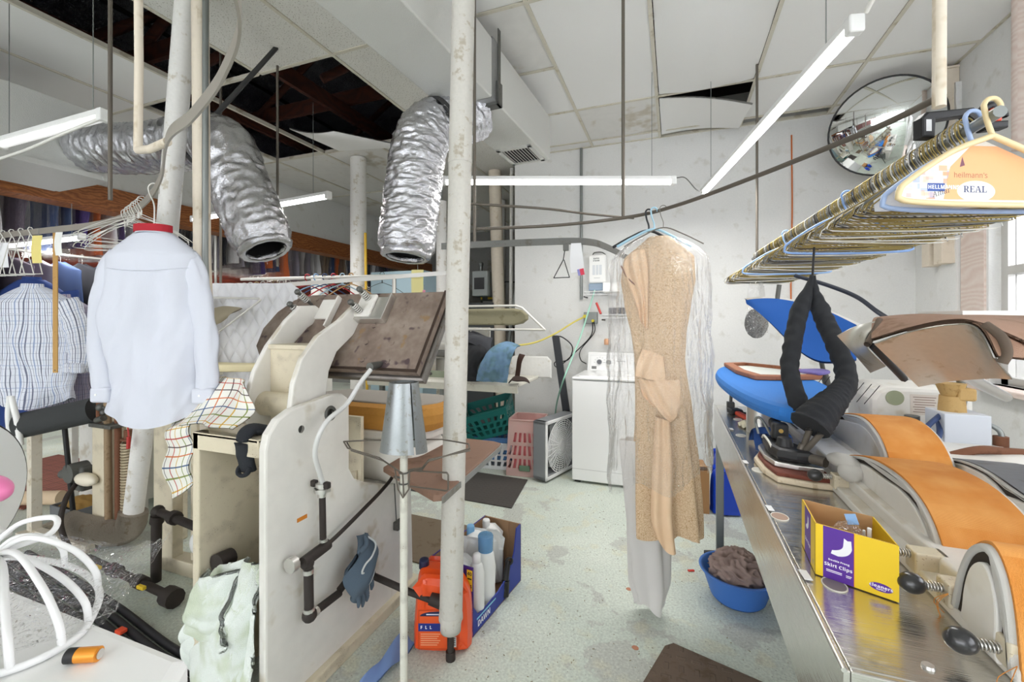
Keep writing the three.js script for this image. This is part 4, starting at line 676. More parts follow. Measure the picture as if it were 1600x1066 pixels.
  obj('spout', lathe([[0, 0.28], [0.02, 0.28], [0.016, 0.33], [0, 0.33]], 12), whiteCap, b2);
  const b3 = thing('spray_nozzle', 'black trigger nozzle lying in the torn side of the carton', 'nozzle', bp(0.108, -0.305));
  obj('nozzle', [rod([0, 0.08, 0], [0.0, 0.16, -0.04], 0.016, 0.012), new THREE.TorusGeometry(0.016, 0.006, 8, 16).rotateY(0.6).translate(0.006, 0.16, -0.035), rod([0, 0.008, 0.01], [0, 0.08, 0], 0.02)], M.black, b3);
  tag(obj('blue_rag', patch([[[-1.12, 0.008, -1.33], [-1.09, 0.012, -1.31]], [[-1.11, 0.03, -1.42], [-1.05, 0.02, -1.40]], [[-1.11, 0.035, -1.52], [-1.04, 0.02, -1.50]], [[-1.10, 0.04, -1.62], [-1.04, 0.015, -1.60]]], 12, 24, 0.006, (u, v) => [0, 0.012 * Math.sin(v * 9 + u * 4), 0]), std(0x7f9bd0, 0.9)), 'pale blue rag lying along the base of the white press', 'rag');
}
// ================================================================ steel pressing table on the right
{
  const t = thing('steel_table', 'long stainless steel pressing table along the right side', 'table', [0, 0, 0]);
  const top = obj('tabletop', [box(0.2325, 0.95, 0.86, 0.9, -0.7455, -2.83, 0.002), box(0.223, 0.232, 0.70, 0.9, -0.736, -2.83, 0.002), box(0.2325, 0.95, 0.70, 0.9, -0.736, -0.745, 0.002)], M.steel, t);
  obj('edge_strip', rod([0.224, 0.9, -0.736], [0.224, 0.9, -2.83], 0.0035, 0.0035, 8), M.steelBright, top);
  obj('screw', new THREE.CylinderGeometry(0.007, 0.008, 0.004, 14).translate(0.338, 0.902, -0.784), M.steelBright, top);
  for (const [x, z] of [[0.25, -2.79], [0.92, -2.79], [0.92, -0.78], [0.7, -0.78]]) obj('leg', box(x - 0.02, x + 0.02, 0, 0.86, z - 0.02, z + 0.02, 0.003), M.galv, t);
  obj('lower_shelf', box(0.55, 0.94, 0.2, 0.22, -0.8, -2.8), M.galv, t);
  // printed ovals and paper labels stuck on the top
  for (const [x, d, r, c] of [[0.262, 1.63, 0, 0xc9c8c0], [0.249, 1.258, 0, 0xb0907c], [0.28, 0.968, 0, 0x8f8688], [0.27, 2.1, 0, 0xd4d2c8], [0.30, 2.44, 0, 0xcac8c0]]) {
    const s = obj('oval_sticker', new THREE.CylinderGeometry(0.019, 0.019, 0.001, 28).scale(1, 1, 1.25).translate(x, 0.9008, -d), std(c, 0.5), top);
    obj('sticker_rim', new THREE.TorusGeometry(0.019, 0.0012, 6, 28).rotateX(Math.PI / 2).scale(1, 1, 1.25).translate(x, 0.901, -d), std(0xf0eee6, 0.5), s);
  }
  for (const [x, d] of [[0.233, 1.70], [0.235, 1.30], [0.237, 0.98], [0.245, 2.2]]) obj('paper_label', at(new THREE.BoxGeometry(0.014, 0.001, 0.034), x, 0.9036, -d, 0, 0.08, 0), std(0xffffff, 0.8, { map: canvasTex(32, 64, (g, w, h) => { g.fillStyle = '#f3f4f6'; g.fillRect(0, 0, w, h); g.fillStyle = '#5f79b8'; for (let i = 0; i < 5; i++) { g.fillRect(8, 8 + i * 10, 6, 6); g.fillRect(18, 10 + i * 10, 5, 5); } }) }), top);
}
// carton of skirt clips
{
  const t = thing('clip_carton', 'open yellow and purple skirt clips carton on the steel table', 'box', [0.257, 0.902, -0.995], 0);
  const obj = (n, g, m, p, o) => { for (const q of Array.isArray(g) ? g : [g]) q.applyMatrix4(new THREE.Matrix4().set(0.93, 0, -0.06, 0, 0, 1, 0, 0, 0.44, 0, 1, 0, 0, 0, 0, 1)); return objPlain(n, g, m, p, o); };
  const W = 0.118, D = 0.125, H = 0.098, y = std(0xf2c81c, 0.5), inn = std(0xc39a6c, 0.85);
  obj('front_wall', box(0, W, 0, H, -0.002, 0), y, t); obj('back_wall', box(0, W, 0, H, -D, -D + 0.002), inn, t);
  obj('side_wall', box(0, 0.002, 0, H, -D, 0), y, t); obj('side_wall', box(W - 0.002, W, 0, H, -D, 0), y, t); obj('base', box(0, W, 0, 0.002, -D, 0), inn, t);
  obj('inner_liner', [box(0.002, 0.003, 0, H - 0.001, -D + 0.002, -0.002), box(0.002, W - 0.002, 0, H, -0.003, -0.002)], inn, t);
  const yel = '#f4cd1e', pur = '#5a2a9a';
  const clip = (g, x, y0, s) => { g.fillStyle = '#f4f4f8'; g.beginPath(); g.moveTo(x + s * 0.55, y0); g.lineTo(x + s * 0.7, y0 + s * 0.1); g.lineTo(x + s * 0.85, y0 + s * 0.06); g.lineTo(x + s * 0.88, y0 + s * 0.5); g.quadraticCurveTo(x + s * 0.8, y0 + s * 0.95, x + s * 0.3, y0 + s * 1.05); g.lineTo(x, y0 + s); g.lineTo(x + s * 0.05, y0 + s * 0.8); g.quadraticCurveTo(x + s * 0.5, y0 + s * 0.7, x + s * 0.52, y0 + s * 0.4); g.closePath(); g.fill(); };
  obj('front_print', at(new THREE.PlaneGeometry(W, H), W / 2, H / 2, 0.0006), decal(W, H, (g, w, h) => {
    g.fillStyle = yel; g.fillRect(0, 0, w, h); g.fillStyle = pur; g.fillRect(w * 0.1, 0, w * 0.385, h); g.fillStyle = '#d3542a'; g.fillRect(w * 0.485, 0, 3, h);
    clip(g, w * 0.2, h * 0.14, h * 0.36); g.fillStyle = '#fff'; g.textAlign = 'center'; g.font = `bold ${h * 0.05}px sans-serif`; g.fillText('Double Prong', w * 0.3, h * 0.64); g.font = `bold ${h * 0.088}px sans-serif`; g.fillText('Skirt Clips', w * 0.292, h * 0.755); g.fillRect(w * 0.14, h * 0.82, w * 0.2, h * 0.016); g.fillRect(w * 0.14, h * 0.85, w * 0.2, h * 0.012); g.fillRect(w * 0.39, h * 0.83, w * 0.07, h * 0.016); g.fillRect(w * 0.39, h * 0.86, w * 0.06, h * 0.012);
    g.fillStyle = pur; g.beginPath(); g.ellipse(w * 0.8, h * 0.84, w * 0.135, h * 0.075, 0, 0, 7); g.fill(); g.fillStyle = '#fff'; g.font = `bold ${h * 0.08}px sans-serif`; g.fillText('cleaners', w * 0.8, h * 0.855); g.font = `bold ${h * 0.038}px sans-serif`; g.fillText('SUPPLY', w * 0.8, h * 0.895);
  }, 512), t, { own: true });
  obj('side_print', at(new THREE.PlaneGeometry(D, H), -0.0006, H / 2, -D / 2, 0, -Math.PI / 2, 0), decal(D, H, (g, w, h) => { g.fillStyle = yel; g.fillRect(0, 0, w, h); g.fillStyle = pur; g.fillRect(w * 0.25, 0, w * 0.45, h); clip(g, w * 0.34, h * 0.12, h * 0.3); g.fillStyle = '#fff'; g.textAlign = 'center'; g.font = `bold ${h * 0.1}px sans-serif`; g.fillText('Skirt Clips', w * 0.475, h * 0.72); g.fillStyle = '#c9b06a'; g.beginPath(); g.arc(w * 0.86, h * 0.84, h * 0.05, 0, 7); g.fill(); }, 320), t, { own: true });
  const b = thing('clip_bag', 'clear plastic bag with blue tab in the skirt clips carton', 'bag', [0.31, 0.905, -1.02], -0.36);
  objPlain('film', patch([[[-0.035, 0.0, 0], [0, 0, 0.025], [0.04, 0, 0]], [[-0.035, 0.05, 0], [0, 0.06, 0.03], [0.04, 0.05, 0]], [[-0.01, 0.09, -0.01], [0.01, 0.1, 0.0], [0.03, 0.085, -0.01]]], 14, 14, 0.001, (u, v) => 0.006 * N3(u * 7, v * 7, 3)), M.bag, b);
  objPlain('tab', at(new THREE.BoxGeometry(0.018, 0.02, 0.001), 0.012, 0.102, -0.005, 0, 0, 0.3), std(0x8fb8e6, 0.4), b);
  objPlain('clip', [box(0.035, 0.042, 0.03, 0.093, -0.01, -0.004, 0.002), box(0.028, 0.033, 0.03, 0.085, -0.014, -0.008, 0.002)], phys(0xf0f0ee, 0.3), b);
}
// ---------------------------------------------------------------- sleeve and yoke press with orange padded bucks
{
  const t = thing('yoke_press', 'shirt press with three orange padded bucks and polished raised head', 'press');
  T.orange = tex(256, (u, v) => { const k = fbm(u, v, 4, 4); return mix3(hex(0xf0a95a), hex(0xe08c34), clamp(0.5 + 1.2 * k)); });
  const orange = std(0xffffff, 0.8, { map: R(T.orange, 3), bumpMap: R(T.weave, 14), bumpScale: 0.001 }), felt = std(0xf0ede6, 0.95, { bumpMap: R(T.fine, 40), bumpScale: 0.003 }), dark = std(0x4a4038, 0.95, { bumpMap: R(T.fine, 50), bumpScale: 0.004 });
  obj('bed', [box(0.43, 1.15, 0.9, 0.925, -0.78, -2.35, 0.006), box(0.46, 0.56, 0.9, 0.955, -0.8, -2.2, 0.01)], M.pressWhite, t);
  // profile of an arched buck in (depth, height); grow > 0 moves it outward
  const arch = (pts, grow) => { const cx = pts.reduce((s, p) => s + p[0], 0) / pts.length, base = pts[0][1]; return pts.map(p => { const dx = p[0] - cx, dy = p[1] - base, L = Math.hypot(dx, dy) || 1; return [p[0] + dx / L * grow, p[1] + (dy > 0.002 ? dy / L * grow : 0)]; }); };
  const shell = (pts, g0, g1, x0, x1, bev = 0.002) => { const o = arch(pts, g1), i = arch(pts, g0); return extX([...o, ...i.slice().reverse()], x0, x1, bev); };
  const buck = (pts, x0, x1, cover = orange) => {
    const g = new THREE.Group(); g.name = 'buck'; t.add(g);
    obj('metal_form', extX(arch(pts, -0.03), x0 - 0.006, x1, 0.003), M.pressWhite, g);
    obj('dark_felt', shell(pts, -0.03, -0.014, x0, x1), dark, g);
    obj('white_felt', shell(pts, -0.0145, -0.002, x0 - 0.005, x1 + 0.005, 0.005), felt, g);
    obj('cover', shell(pts, -0.0025, 0.003, x0 + 0.004, x1 - 0.004, 0.001), cover, g);
    const r = rng(Math.round(pts[1][0] * 1000)); const th = [];
    for (const e of [pts[0], pts[pts.length - 1]]) for (let k = 0; k < 3; k++) th.push(tube([[x0, e[1] + 0.02, -e[0]], [x0 - 0.012 - r() * 0.01, e[1] + 0.005 - r() * 0.02, -e[0] + (r() - 0.5) * 0.02], [x0 - 0.006, e[1] - 0.02 - r() * 0.03, -e[0] + (r() - 0.5) * 0.03]], 0.0006, 8, 4));
    for (const q of th) obj('loose_thread', q, orange, g);
  };
  const c3 = p => { const c = curve(p.map(q => [q[0], q[1], 0])); return c.getPoints(28).map(q => [q.x, q.y]); };
  buck(c3([[1.64, 0.925], [1.60, 0.975], [1.52, 1.005], [1.39, 1.032], [1.25, 1.036], [1.16, 1.016], [1.11, 0.985], [1.078, 0.945], [1.065, 0.925]]), 0.485, 0.645);
  buck(c3([[0.925, 0.925], [0.905, 0.993], [0.875, 1.045], [0.838, 1.066], [0.81, 1.045], [0.792, 0.995], [0.78, 0.91]]), 0.43, 0.66);
  buck(c3([[2.3, 0.925], [2.2, 0.98], [2.05, 1.03], [1.87, 1.055], [1.75, 1.03], [1.68, 0.98], [1.65, 0.925]]), 0.62, 0.78);
  buck(c3([[1.8, 0.925], [1.747, 0.965], [1.595, 0.985], [1.429, 0.965], [1.2, 0.935], [1.19, 0.925]]), 0.8, 0.95, std(0x77777a, 0.7, { metalness: 0.3, map: R(T.dirt, 3) }));
  obj('lower_pad', [box(0.47, 0.66, 0.925, 0.95, -0.93, -1.07, 0.012)], orange, t);
  obj('white_bolster', [box(0.98, 1.12, 0.93, 1.0, -1.0, -1.5, 0.03)], felt, t);
  // clamps with black ball knobs
  for (const [d, y] of [[1.49, 0.945], [1.05, 0.945], [0.943, 0.94], [0.806, 0.935]]) {
    const k = obj('clamp_block', [box(0.425, 0.48, 0.915, 0.955, -d - 0.02, -d + 0.02, 0.004)], M.pressDirty, t);
    obj('screw_rod', [rod([0.385, y, -d], [0.44, y, -d], 0.004), at(spring(0, 0, 0, 0.035, 0.0065, 8, 0.0015), 0.402, y, -d, 0, Math.PI / 2, 0)], M.steelBright, k);
    obj('knob', new THREE.SphereGeometry(0.019, 18, 14).scale(1.05, 0.9, 0.9).translate(0.384, y, -d), phys(0x2b2b2d, 0.3, { clearcoat: 0.5 }), k);
  }
  // white cloth covered sleeve head on its stem
  const sl = obj('sleeve_form', [new THREE.SphereGeometry(1, 28, 18).scale(0.034, 0.02, 0.085).rotateX(-0.12).translate(0.462, 0.985, -1.525), new THREE.SphereGeometry(1, 24, 16).scale(0.03, 0.028, 0.04).translate(0.462, 0.972, -1.465)], felt, t);
  obj('stem', extX([[1.47, 0.9], [1.485, 0.96], [1.55, 0.96], [1.545, 0.9]], 0.455, 0.475, 0.006), M.pressWhite, sl);
  // raised head: polished curved shoes on a brown casting
  const shoe = new THREE.MeshStandardMaterial({ color: 0xd4d1c8, roughness: 0.36, metalness: 0.6, side: THREE.DoubleSide, map: R(T.dirt, 2.5) });
  const body = std(0xb08b74, 0.7, { map: R(T.dirt, 1.8), bumpMap: R(T.fine, 20), bumpScale: 0.002 });
  const hd = new THREE.Group(); hd.name = 'press_head'; t.add(hd);
  obj('polished_shoe', patch([[[0.462, 1.336, -1.313], [0.506, 1.366, -1.255], [0.548, 1.383, -1.196], [0.573, 1.378, -1.152], [0.586, 1.319, -1.125]], [[0.536, 1.28, -1.394], [0.575, 1.308, -1.334], [0.598, 1.326, -1.257], [0.617, 1.324, -1.206], [0.62, 1.296, -1.164]], [[0.611, 1.218, -1.465], [0.648, 1.24, -1.414], [0.657, 1.256, -1.332], [0.657, 1.267, -1.258], [0.656, 1.272, -1.204]]], 40, 24, 0.004), shoe, hd);
  obj('polished_shoe', patch([[[0.422, 1.351, -1.437], [0.463, 1.38, -1.42], [0.505, 1.392, -1.404]], [[0.478, 1.3, -1.49], [0.472, 1.317, -1.434], [0.462, 1.336, -1.367]], [[0.539, 1.242, -1.556], [0.537, 1.257, -1.501], [0.534, 1.271, -1.447]]], 24, 20, 0.004), shoe, hd);
  obj('head_casting', [patch([[[0.553, 1.401, -1.539], [0.624, 1.408, -1.512], [0.706, 1.405, -1.457], [0.784, 1.401, -1.401], [0.837, 1.399, -1.378]], [[0.50, 1.392, -1.43], [0.56, 1.395, -1.37], [0.63, 1.398, -1.30], [0.68, 1.39, -1.25], [0.74, 1.375, -1.22]], [[0.468, 1.345, -1.34], [0.512, 1.374, -1.265], [0.554, 1.391, -1.205], [0.579, 1.386, -1.157], [0.64, 1.345, -1.125]]], 30, 20, 0.008), patch([[[0.506, 1.37, -1.262], [0.552, 1.388, -1.2], [0.578, 1.382, -1.155], [0.592, 1.322, -1.128]], [[0.56, 1.35, -1.27], [0.62, 1.365, -1.21], [0.65, 1.36, -1.16], [0.66, 1.315, -1.125]], [[0.65, 1.32, -1.32], [0.70, 1.33, -1.26], [0.74, 1.325, -1.2], [0.75, 1.3, -1.15]]], 24, 16, 0.01)], body, hd);
  for (const g of [tube([[0.507, 1.395, -1.41], [0.49, 1.375, -1.38], [0.468, 1.345, -1.355], [0.455, 1.333, -1.335]], 0.0075, 20, 8), tube([[0.585, 1.385, -1.15], [0.60, 1.36, -1.13], [0.605, 1.33, -1.125], [0.598, 1.31, -1.125]], 0.0085, 20, 8)]) obj('felt_lip', g, std(0x8a7868, 0.95, { bumpMap: R(T.fine, 50), bumpScale: 0.004 }), hd);
  obj('gap_bar', rod([0.468, 1.33, -1.34], [0.585, 1.235, -1.475], 0.009, 0.009, 6), M.black, hd);
  obj('top_plate', at(new THREE.BoxGeometry(0.3, 0.012, 0.12), 0.80, 1.412, -1.53, 0, 0.36, 0), M.pressWhite, hd);
  obj('lift_bar', [rod([0.72, 1.25, -1.5], [1.074, 1.13, -2.0], 0.016)], M.steelBright, hd);
  // white machine housing behind with controls
  const hs = obj('housing', extZ([[0.84, 0.8], [0.84, 1.04], [0.86, 1.08], [0.9, 1.1], [1.12, 1.1], [1.2, 1.06], [1.2, 0.8]], -2.72, -2.42, 0.02), M.pressWhite, t);
  obj('green_disc', new THREE.CylinderGeometry(0.033, 0.033, 0.006, 28).rotateX(Math.PI / 2).translate(0.925, 1.05, -2.418), std(0x9aa184, 0.5), hs);
  obj('notice_plate', at(new THREE.PlaneGeometry(0.1, 0.09), 1.03, 1.025, -2.4185), decal(0.1, 0.09, (g, w, h) => { g.fillStyle = '#d9cfc4'; g.fillRect(0, 0, w, h); g.fillStyle = '#8a7268'; for (let i = 0; i < 7; i++) g.fillRect(w * (0.1 + 0.05 * (i % 2)), h * (0.12 + i * 0.12), w * (0.8 - 0.1 * (i % 2)), h * 0.035); }, 128), hs, { own: true });
  const cb = obj('control_box', box(0.98, 1.12, 0.915, 1.035, -2.16, -2.30, 0.004), std(0xcfd4dc, 0.5), t);
  obj('brass_valve', [new THREE.CylinderGeometry(0.04, 0.045, 0.06, 8).translate(1.04, 1.065, -2.24), new THREE.CylinderGeometry(0.05, 0.03, 0.05, 8).translate(1.035, 1.12, -2.24), box(1.04, 1.1, 1.08, 1.13, -2.2, -2.25, 0.01)], std(0xc3a065, 0.7, { map: R(T.dirt, 6) }), cb);
  for (const g of [tube([[1.075, 1.03, -2.26], [1.09, 1.10, -2.27], [1.07, 1.17, -2.26], [1.04, 1.2, -2.25]], 0.014, 24, 8), tube([[1.11, 1.01, -2.2], [1.15, 0.98, -2.18], [1.155, 0.94, -2.17]], 0.009, 16, 8)]) obj('flex_conduit', g, M.galv, cb);
  obj('blue_hose', [tube([[0.985, 1.02, -2.2], [0.93, 0.99, -2.15], [0.88, 0.95, -2.1], [0.86, 0.915, -2.06]], 0.0095, 24, 8), tube([[0.985, 1.0, -2.21], [0.96, 0.95, -2.15], [0.90, 0.925, -2.08], [0.86, 0.915, -2.0]], 0.0095, 24, 8)], std(0x32456f, 0.6), t);
  obj('post', [rod([0.93, 0.86, -2.28], [0.93, 1.0, -2.28], 0.025), rod([0.88, 0.96, -2.26], [0.97, 0.96, -2.26], 0.009)], M.galvDark, t);
  obj('pedestal', box(0.97, 1.15, 0.0, 0.9, -0.9, -2.75, 0.01), M.pressWhite, t);
  for (const g of [tube([[0.9, 0.91, -1.98], [1.0, 0.94, -2.0], [1.1, 0.93, -2.05], [1.25, 0.92, -2.1]], 0.015, 20, 8), new THREE.CylinderGeometry(0.05, 0.05, 0.03, 20).rotateZ(1.2).translate(1.25, 0.93, -2.12), rod([1.15, 0.9, -2.17], [1.15, 0.96, -2.17], 0.022)]) obj('pipework', g, M.rust, t);
}
// ---------------------------------------------------------------- blue ironing board with its upright blue panel
{
  const blue = std(0x2f7fd6, 0.75, { bumpMap: R(T.weave, 12), bumpScale: 0.001 });
  const t = thing('ironing_board', 'bright blue padded ironing board standing on the steel table', 'ironing board');
  obj('padded_top', extY([[0.217, 2.585], [0.25, 2.95], [0.33, 3.20], [0.455, 3.28], [0.60, 3.1], [0.66, 2.75], [0.655, 2.3], [0.57, 1.94], [0.42, 1.70], [0.32, 1.75], [0.25, 2.06]], 1.045, 1.105, 0.024, [], true), blue, t);
  obj('pedestal', [new THREE.CylinderGeometry(0.06, 0.06, 0.145, 32).translate(0.365, 0.9725, -2.2)], M.steelBright, t);
  obj('support_rod', [rod([0.305, 0.902, -2.78], [0.32, 1.06, -2.85], 0.009), box(0.285, 0.325, 0.901, 0.93, -2.76, -2.80, 0.003), rod([0.5, 0.93, -2.0], [0.36, 1.05, -2.3], 0.003), rod([0.42, 1.0, -2.6], [0.42, 1.05, -2.0], 0.006)], M.galvDark, t);
  obj('wire_rack', Array.from({ length: 9 }, (_, i) => rod([0.62 + i * 0.012, 1.06, -2.45 + i * 0.04], [0.66 + i * 0.012, 1.14, -2.42 + i * 0.04], 0.0015, 0.0015, 4)), M.black, t);
  const u = thing('blue_press_head', 'upright blue padded press head above the ironing board', 'press head');
  obj('padded_face', patch([[[0.386, 1.515, -2.811], [0.531, 1.516, -2.811], [0.679, 1.481, -2.792], [0.783, 1.434, -2.745], [0.865, 1.374, -2.669]], [[0.393, 1.508, -2.814], [0.507, 1.443, -2.771], [0.636, 1.359, -2.733], [0.758, 1.307, -2.704], [0.857, 1.287, -2.644]], [[0.4, 1.497, -2.816], [0.506, 1.376, -2.749], [0.619, 1.238, -2.684], [0.71, 1.184, -2.633], [0.845, 1.2, -2.608]]], 40, 24, 0.02), std(0x1d5fb4, 0.75, { bumpMap: R(T.weave, 12), bumpScale: 0.001 }), u);
  obj('back_casting', patch([[[0.386, 1.525, -2.84], [0.531, 1.53, -2.85], [0.679, 1.495, -2.83], [0.783, 1.45, -2.79], [0.9, 1.375, -2.72]], [[0.45, 1.49, -2.84], [0.55, 1.44, -2.82], [0.66, 1.36, -2.78], [0.77, 1.31, -2.75], [0.88, 1.29, -2.69]]], 24, 10, 0.02), M.pressWhite, u);
  obj('mount', [rod([0.55, 1.52, -2.84], [0.56, 1.6, -2.84], 0.012), rod([0.72, 1.42, -2.85], [0.80, 1.11, -2.95], 0.012), rod([0.8, 1.11, -2.95], [1.1, 0.0, -3.1], 0.02)], M.galvDark, u);
  // boat-shaped wooden sleeve tray lying on the board
  const tr = thing('sleeve_board', 'boat shaped wooden sleeve board lying on the blue board', 'sleeve board');
  const o1 = [[0.30, 3.08], [0.42, 3.16], [0.62, 2.95], [0.72, 2.66], [0.68, 2.52], [0.5, 2.42], [0.37, 2.40], [0.315, 2.65]];
  obj('rim', extY(o1, 1.106, 1.13, 0.006, [o1.map(p => [0.51 + (p[0] - 0.51) * 0.8, 2.74 + (p[1] - 2.74) * 0.88])], false), std(0xa46a4c, 0.7, { map: R(T.dirt, 4) }), tr);
  obj('lining', extY(o1.map(p => [0.51 + (p[0] - 0.51) * 0.85, 2.74 + (p[1] - 2.74) * 0.9]), 1.106, 1.112, 0.001), std(0xdfe3dc, 0.8), tr);
  obj('cloth_end', extY([[0.60, 2.62], [0.72, 2.7], [0.735, 2.6], [0.66, 2.5]], 1.13, 1.145, 0.005, [], true), std(0x7b6fae, 0.85), tr);
}
// flat items on the far end of the table
{
  const g = thing('tag_gun', 'orange handled gripper tool lying on the far steel table', 'tool', [0.33, 0.902, -2.47], 0.25);
  obj('handle', box(-0.014, 0.014, 0, 0.022, -0.08, 0.12, 0.008), std(0xd0492c, 0.5), g); obj('jaw', [box(-0.03, 0.03, 0.0, 0.028, -0.14, -0.07, 0.008), rod([0.02, 0.012, -0.09], [0.055, 0.012, -0.04], 0.006)], M.black, g);
  const j = thing('denim_bundle', 'small bundle of blue denim on the steel table behind the iron', 'cloth', [0.345, 0.902, -1.935], 0.2);
  obj('outer_fold', patch([[[-0.06, 0.0, 0.04], [0, 0.0, 0.05], [0.07, 0, 0.04]], [[-0.07, 0.045, 0.03], [0, 0.035, 0.035], [0.075, 0.05, 0.02]], [[-0.05, 0.06, -0.02], [0.01, 0.075, -0.01], [0.06, 0.05, -0.02]], [[-0.05, 0.01, -0.05], [0.01, 0.02, -0.05], [0.06, 0.0, -0.05]]], 24, 24, 0.006, (u, v) => 0.012 * Math.sin(u * 9 + v * 5)), std(0x2f5597, 0.9, { bumpMap: R(T.weave, 20), bumpScale: 0.001 }), j);
  obj('inner_fold', patch([[[-0.05, 0.02, 0.035], [-0.02, 0.03, 0.045], [0.01, 0.02, 0.04]], [[-0.05, 0.05, 0.01], [-0.01, 0.055, 0.015], [0.02, 0.05, 0.01]]], 12, 10, 0.006), std(0x1b2c4c, 0.9), j);
  tag(obj('foam_scrap', patch([[[0.29, 0.905, -2.34], [0.32, 0.906, -2.36], [0.35, 0.905, -2.35]], [[0.285, 0.907, -2.29], [0.32, 0.925, -2.3], [0.36, 0.907, -2.29]], [[0.295, 0.905, -2.23], [0.33, 0.906, -2.24], [0.355, 0.905, -2.25]]], 14, 14, 0.006, (u, v) => [0, 0.008 * N3(u * 7, v * 7, 1), 0]), std(0xe9e2c4, 0.95)), 'cream foam scrap on the far end of the steel table', 'foam');
}
// ---------------------------------------------------------------- steam iron on its pad
{
  const t = thing('iron_rest', 'boat shaped iron rest with cream edge and red brown top', 'iron rest', [0, 0, 0]);
  const o = k => [[0.262 - k, 1.72], [0.268 - k, 1.60 - k], [0.295, 1.52 - k], [0.38, 1.50 - k], [0.44 + k, 1.50 - k], [0.45 + k, 1.58], [0.42, 1.74 + k], [0.35, 1.84 + k], [0.30, 1.83 + k]];
  obj('base_pad', extY(o(0), 0.9005, 0.918, 0.005), std(0xe6d6bc, 0.8, { map: R(T.dirt, 5) }), t);
  obj('silicone_top', extY(o(-0.012), 0.918, 0.93, 0.003), std(0x8f4d3d, 0.7, { map: R(T.dirt, 6), bumpMap: R(T.fine, 40), bumpScale: 0.002 }), t);
  const i = thing('steam_iron', 'black and chrome steam iron on the red brown rest', 'iron', [0, 0, 0]);
  obj('soleplate', extY([[0.285, 1.78], [0.283, 1.66], [0.30, 1.585], [0.36, 1.565], [0.425, 1.56], [0.425, 1.60], [0.40, 1.70], [0.34, 1.80], [0.30, 1.81]], 0.931, 0.946, 0.003), M.steelBright, i);
  obj('body', [extY([[0.297, 1.77], [0.295, 1.66], [0.31, 1.60], [0.36, 1.58], [0.41, 1.58], [0.39, 1.69], [0.335, 1.78]], 0.946, 0.985, 0.014), new THREE.CylinderGeometry(0.02, 0.03, 0.04, 16).translate(0.34, 0.99, -1.65)], M.black, i);
  obj('handle', [box(0.315, 0.365, 0.985, 1.045, -1.70, -1.74, 0.012), rod([0.34, 1.0, -1.72], [0.34, 1.03, -1.80], 0.02)], M.black, i);
  obj('handle_screw', new THREE.CylinderGeometry(0.007, 0.007, 0.004, 12).rotateX(Math.PI / 2).translate(0.34, 1.02, -1.698), std(0xc8a860, 0.4, { metalness: 0.8 }), i);
  obj('steam_fitting', [rod([0.37, 0.96, -1.62], [0.385, 1.0, -1.62], 0.011), rod([0.385, 0.99, -1.62], [0.40, 1.06, -1.60], 0.009), rod([0.39, 0.985, -1.61], [0.425, 1.05, -1.58], 0.009), rod([0.40, 0.965, -1.59], [0.43, 0.965, -1.56], 0.016), rod([0.35, 0.965, -1.6], [0.38, 0.975, -1.62], 0.008)], M.rail, i);
  for (const [a, b] of [[[0.398, 1.05, -1.602], [0.405, 1.085, -1.592]], [[0.422, 1.045, -1.582], [0.44, 1.085, -1.568]]]) obj('spring_sleeve', Array.from({ length: 7 }, (_, k) => { const s = k / 6; const p = [lerp(a[0], b[0], s), lerp(a[1], b[1], s), lerp(a[2], b[2], s)]; return new THREE.TorusGeometry(0.0095, 0.0025, 5, 14).rotateX(1.3).translate(...p); }), M.black, i);
  obj('trigger_lever', tube([[0.295, 0.98, -1.76], [0.29, 1.0, -1.70], [0.30, 0.985, -1.66], [0.305, 0.965, -1.64]], 0.004, 16, 6), M.pressWhite, i);
  obj('cable_stub', tube([[0.325, 0.985, -1.78], [0.31, 1.02, -1.82], [0.30, 1.03, -1.86], [0.295, 1.01, -1.9], [0.305, 0.96, -1.9]], 0.005, 24, 6), M.galv, i);
  // quilted black cloth sleeve over the steam hoses
  const cl = std(0x2a2c30, 0.85, { bumpMap: R(T.fine, 14), bumpScale: 0.004 });
  const s = thing('hose_sleeve', 'wrinkled black cloth hose cover hung in a loop over the iron', 'hose cover');
  const wr = (r, k) => (a, q) => { const m = r(q) * (1 + 0.12 * N3(Math.cos(a) * 1.5, Math.sin(a) * 1.5, q * 22 + k) + 0.05 * Math.sin(q * 70 + 3 * Math.sin(a))); return [Math.cos(a) * m, Math.sin(a) * m]; };
  obj('cover', [sweep(curve([[0.477, 1.56, -1.885], [0.46, 1.50, -1.88], [0.43, 1.42, -1.865], [0.40, 1.30, -1.82], [0.385, 1.22, -1.79], [0.392, 1.14, -1.74], [0.402, 1.09, -1.70]]), wr(q => 0.008 + 0.021 * sstep(0, 0.25, q), 1), 90, 18), sweep(curve([[0.48, 1.56, -1.885], [0.49, 1.48, -1.89], [0.51, 1.40, -1.87], [0.525, 1.31, -1.80], [0.538, 1.235, -1.76], [0.53, 1.18, -1.72], [0.50, 1.145, -1.69]]), wr(q => 0.008 + 0.022 * sstep(0, 0.3, q), 4), 90, 18), sweep(curve([[0.525, 1.18, -1.72], [0.485, 1.14, -1.675], [0.445, 1.115, -1.63], [0.415, 1.09, -1.60], [0.395, 1.065, -1.585]]), wr(q => 0.03 + 0.026 * q, 7), 60, 20)], cl, s);
  obj('tie', tube([[0.478, 1.55, -1.885], [0.482, 1.62, -1.89], [0.485, 1.68, -1.89]], 0.004, 12, 6), M.black, s);
}
// curved black cable behind
tag(obj('steam_hose', tube([[0.516, 1.60, -2.3], [0.613, 1.545, -2.2], [0.68, 1.49, -2.1], [0.71, 1.43, -2.0], [0.715, 1.395, -1.9]], 0.0085, 40, 8), std(0x2b3140, 0.6)), 'dark hose arching from the hanger rail to the polished press head', 'hose');
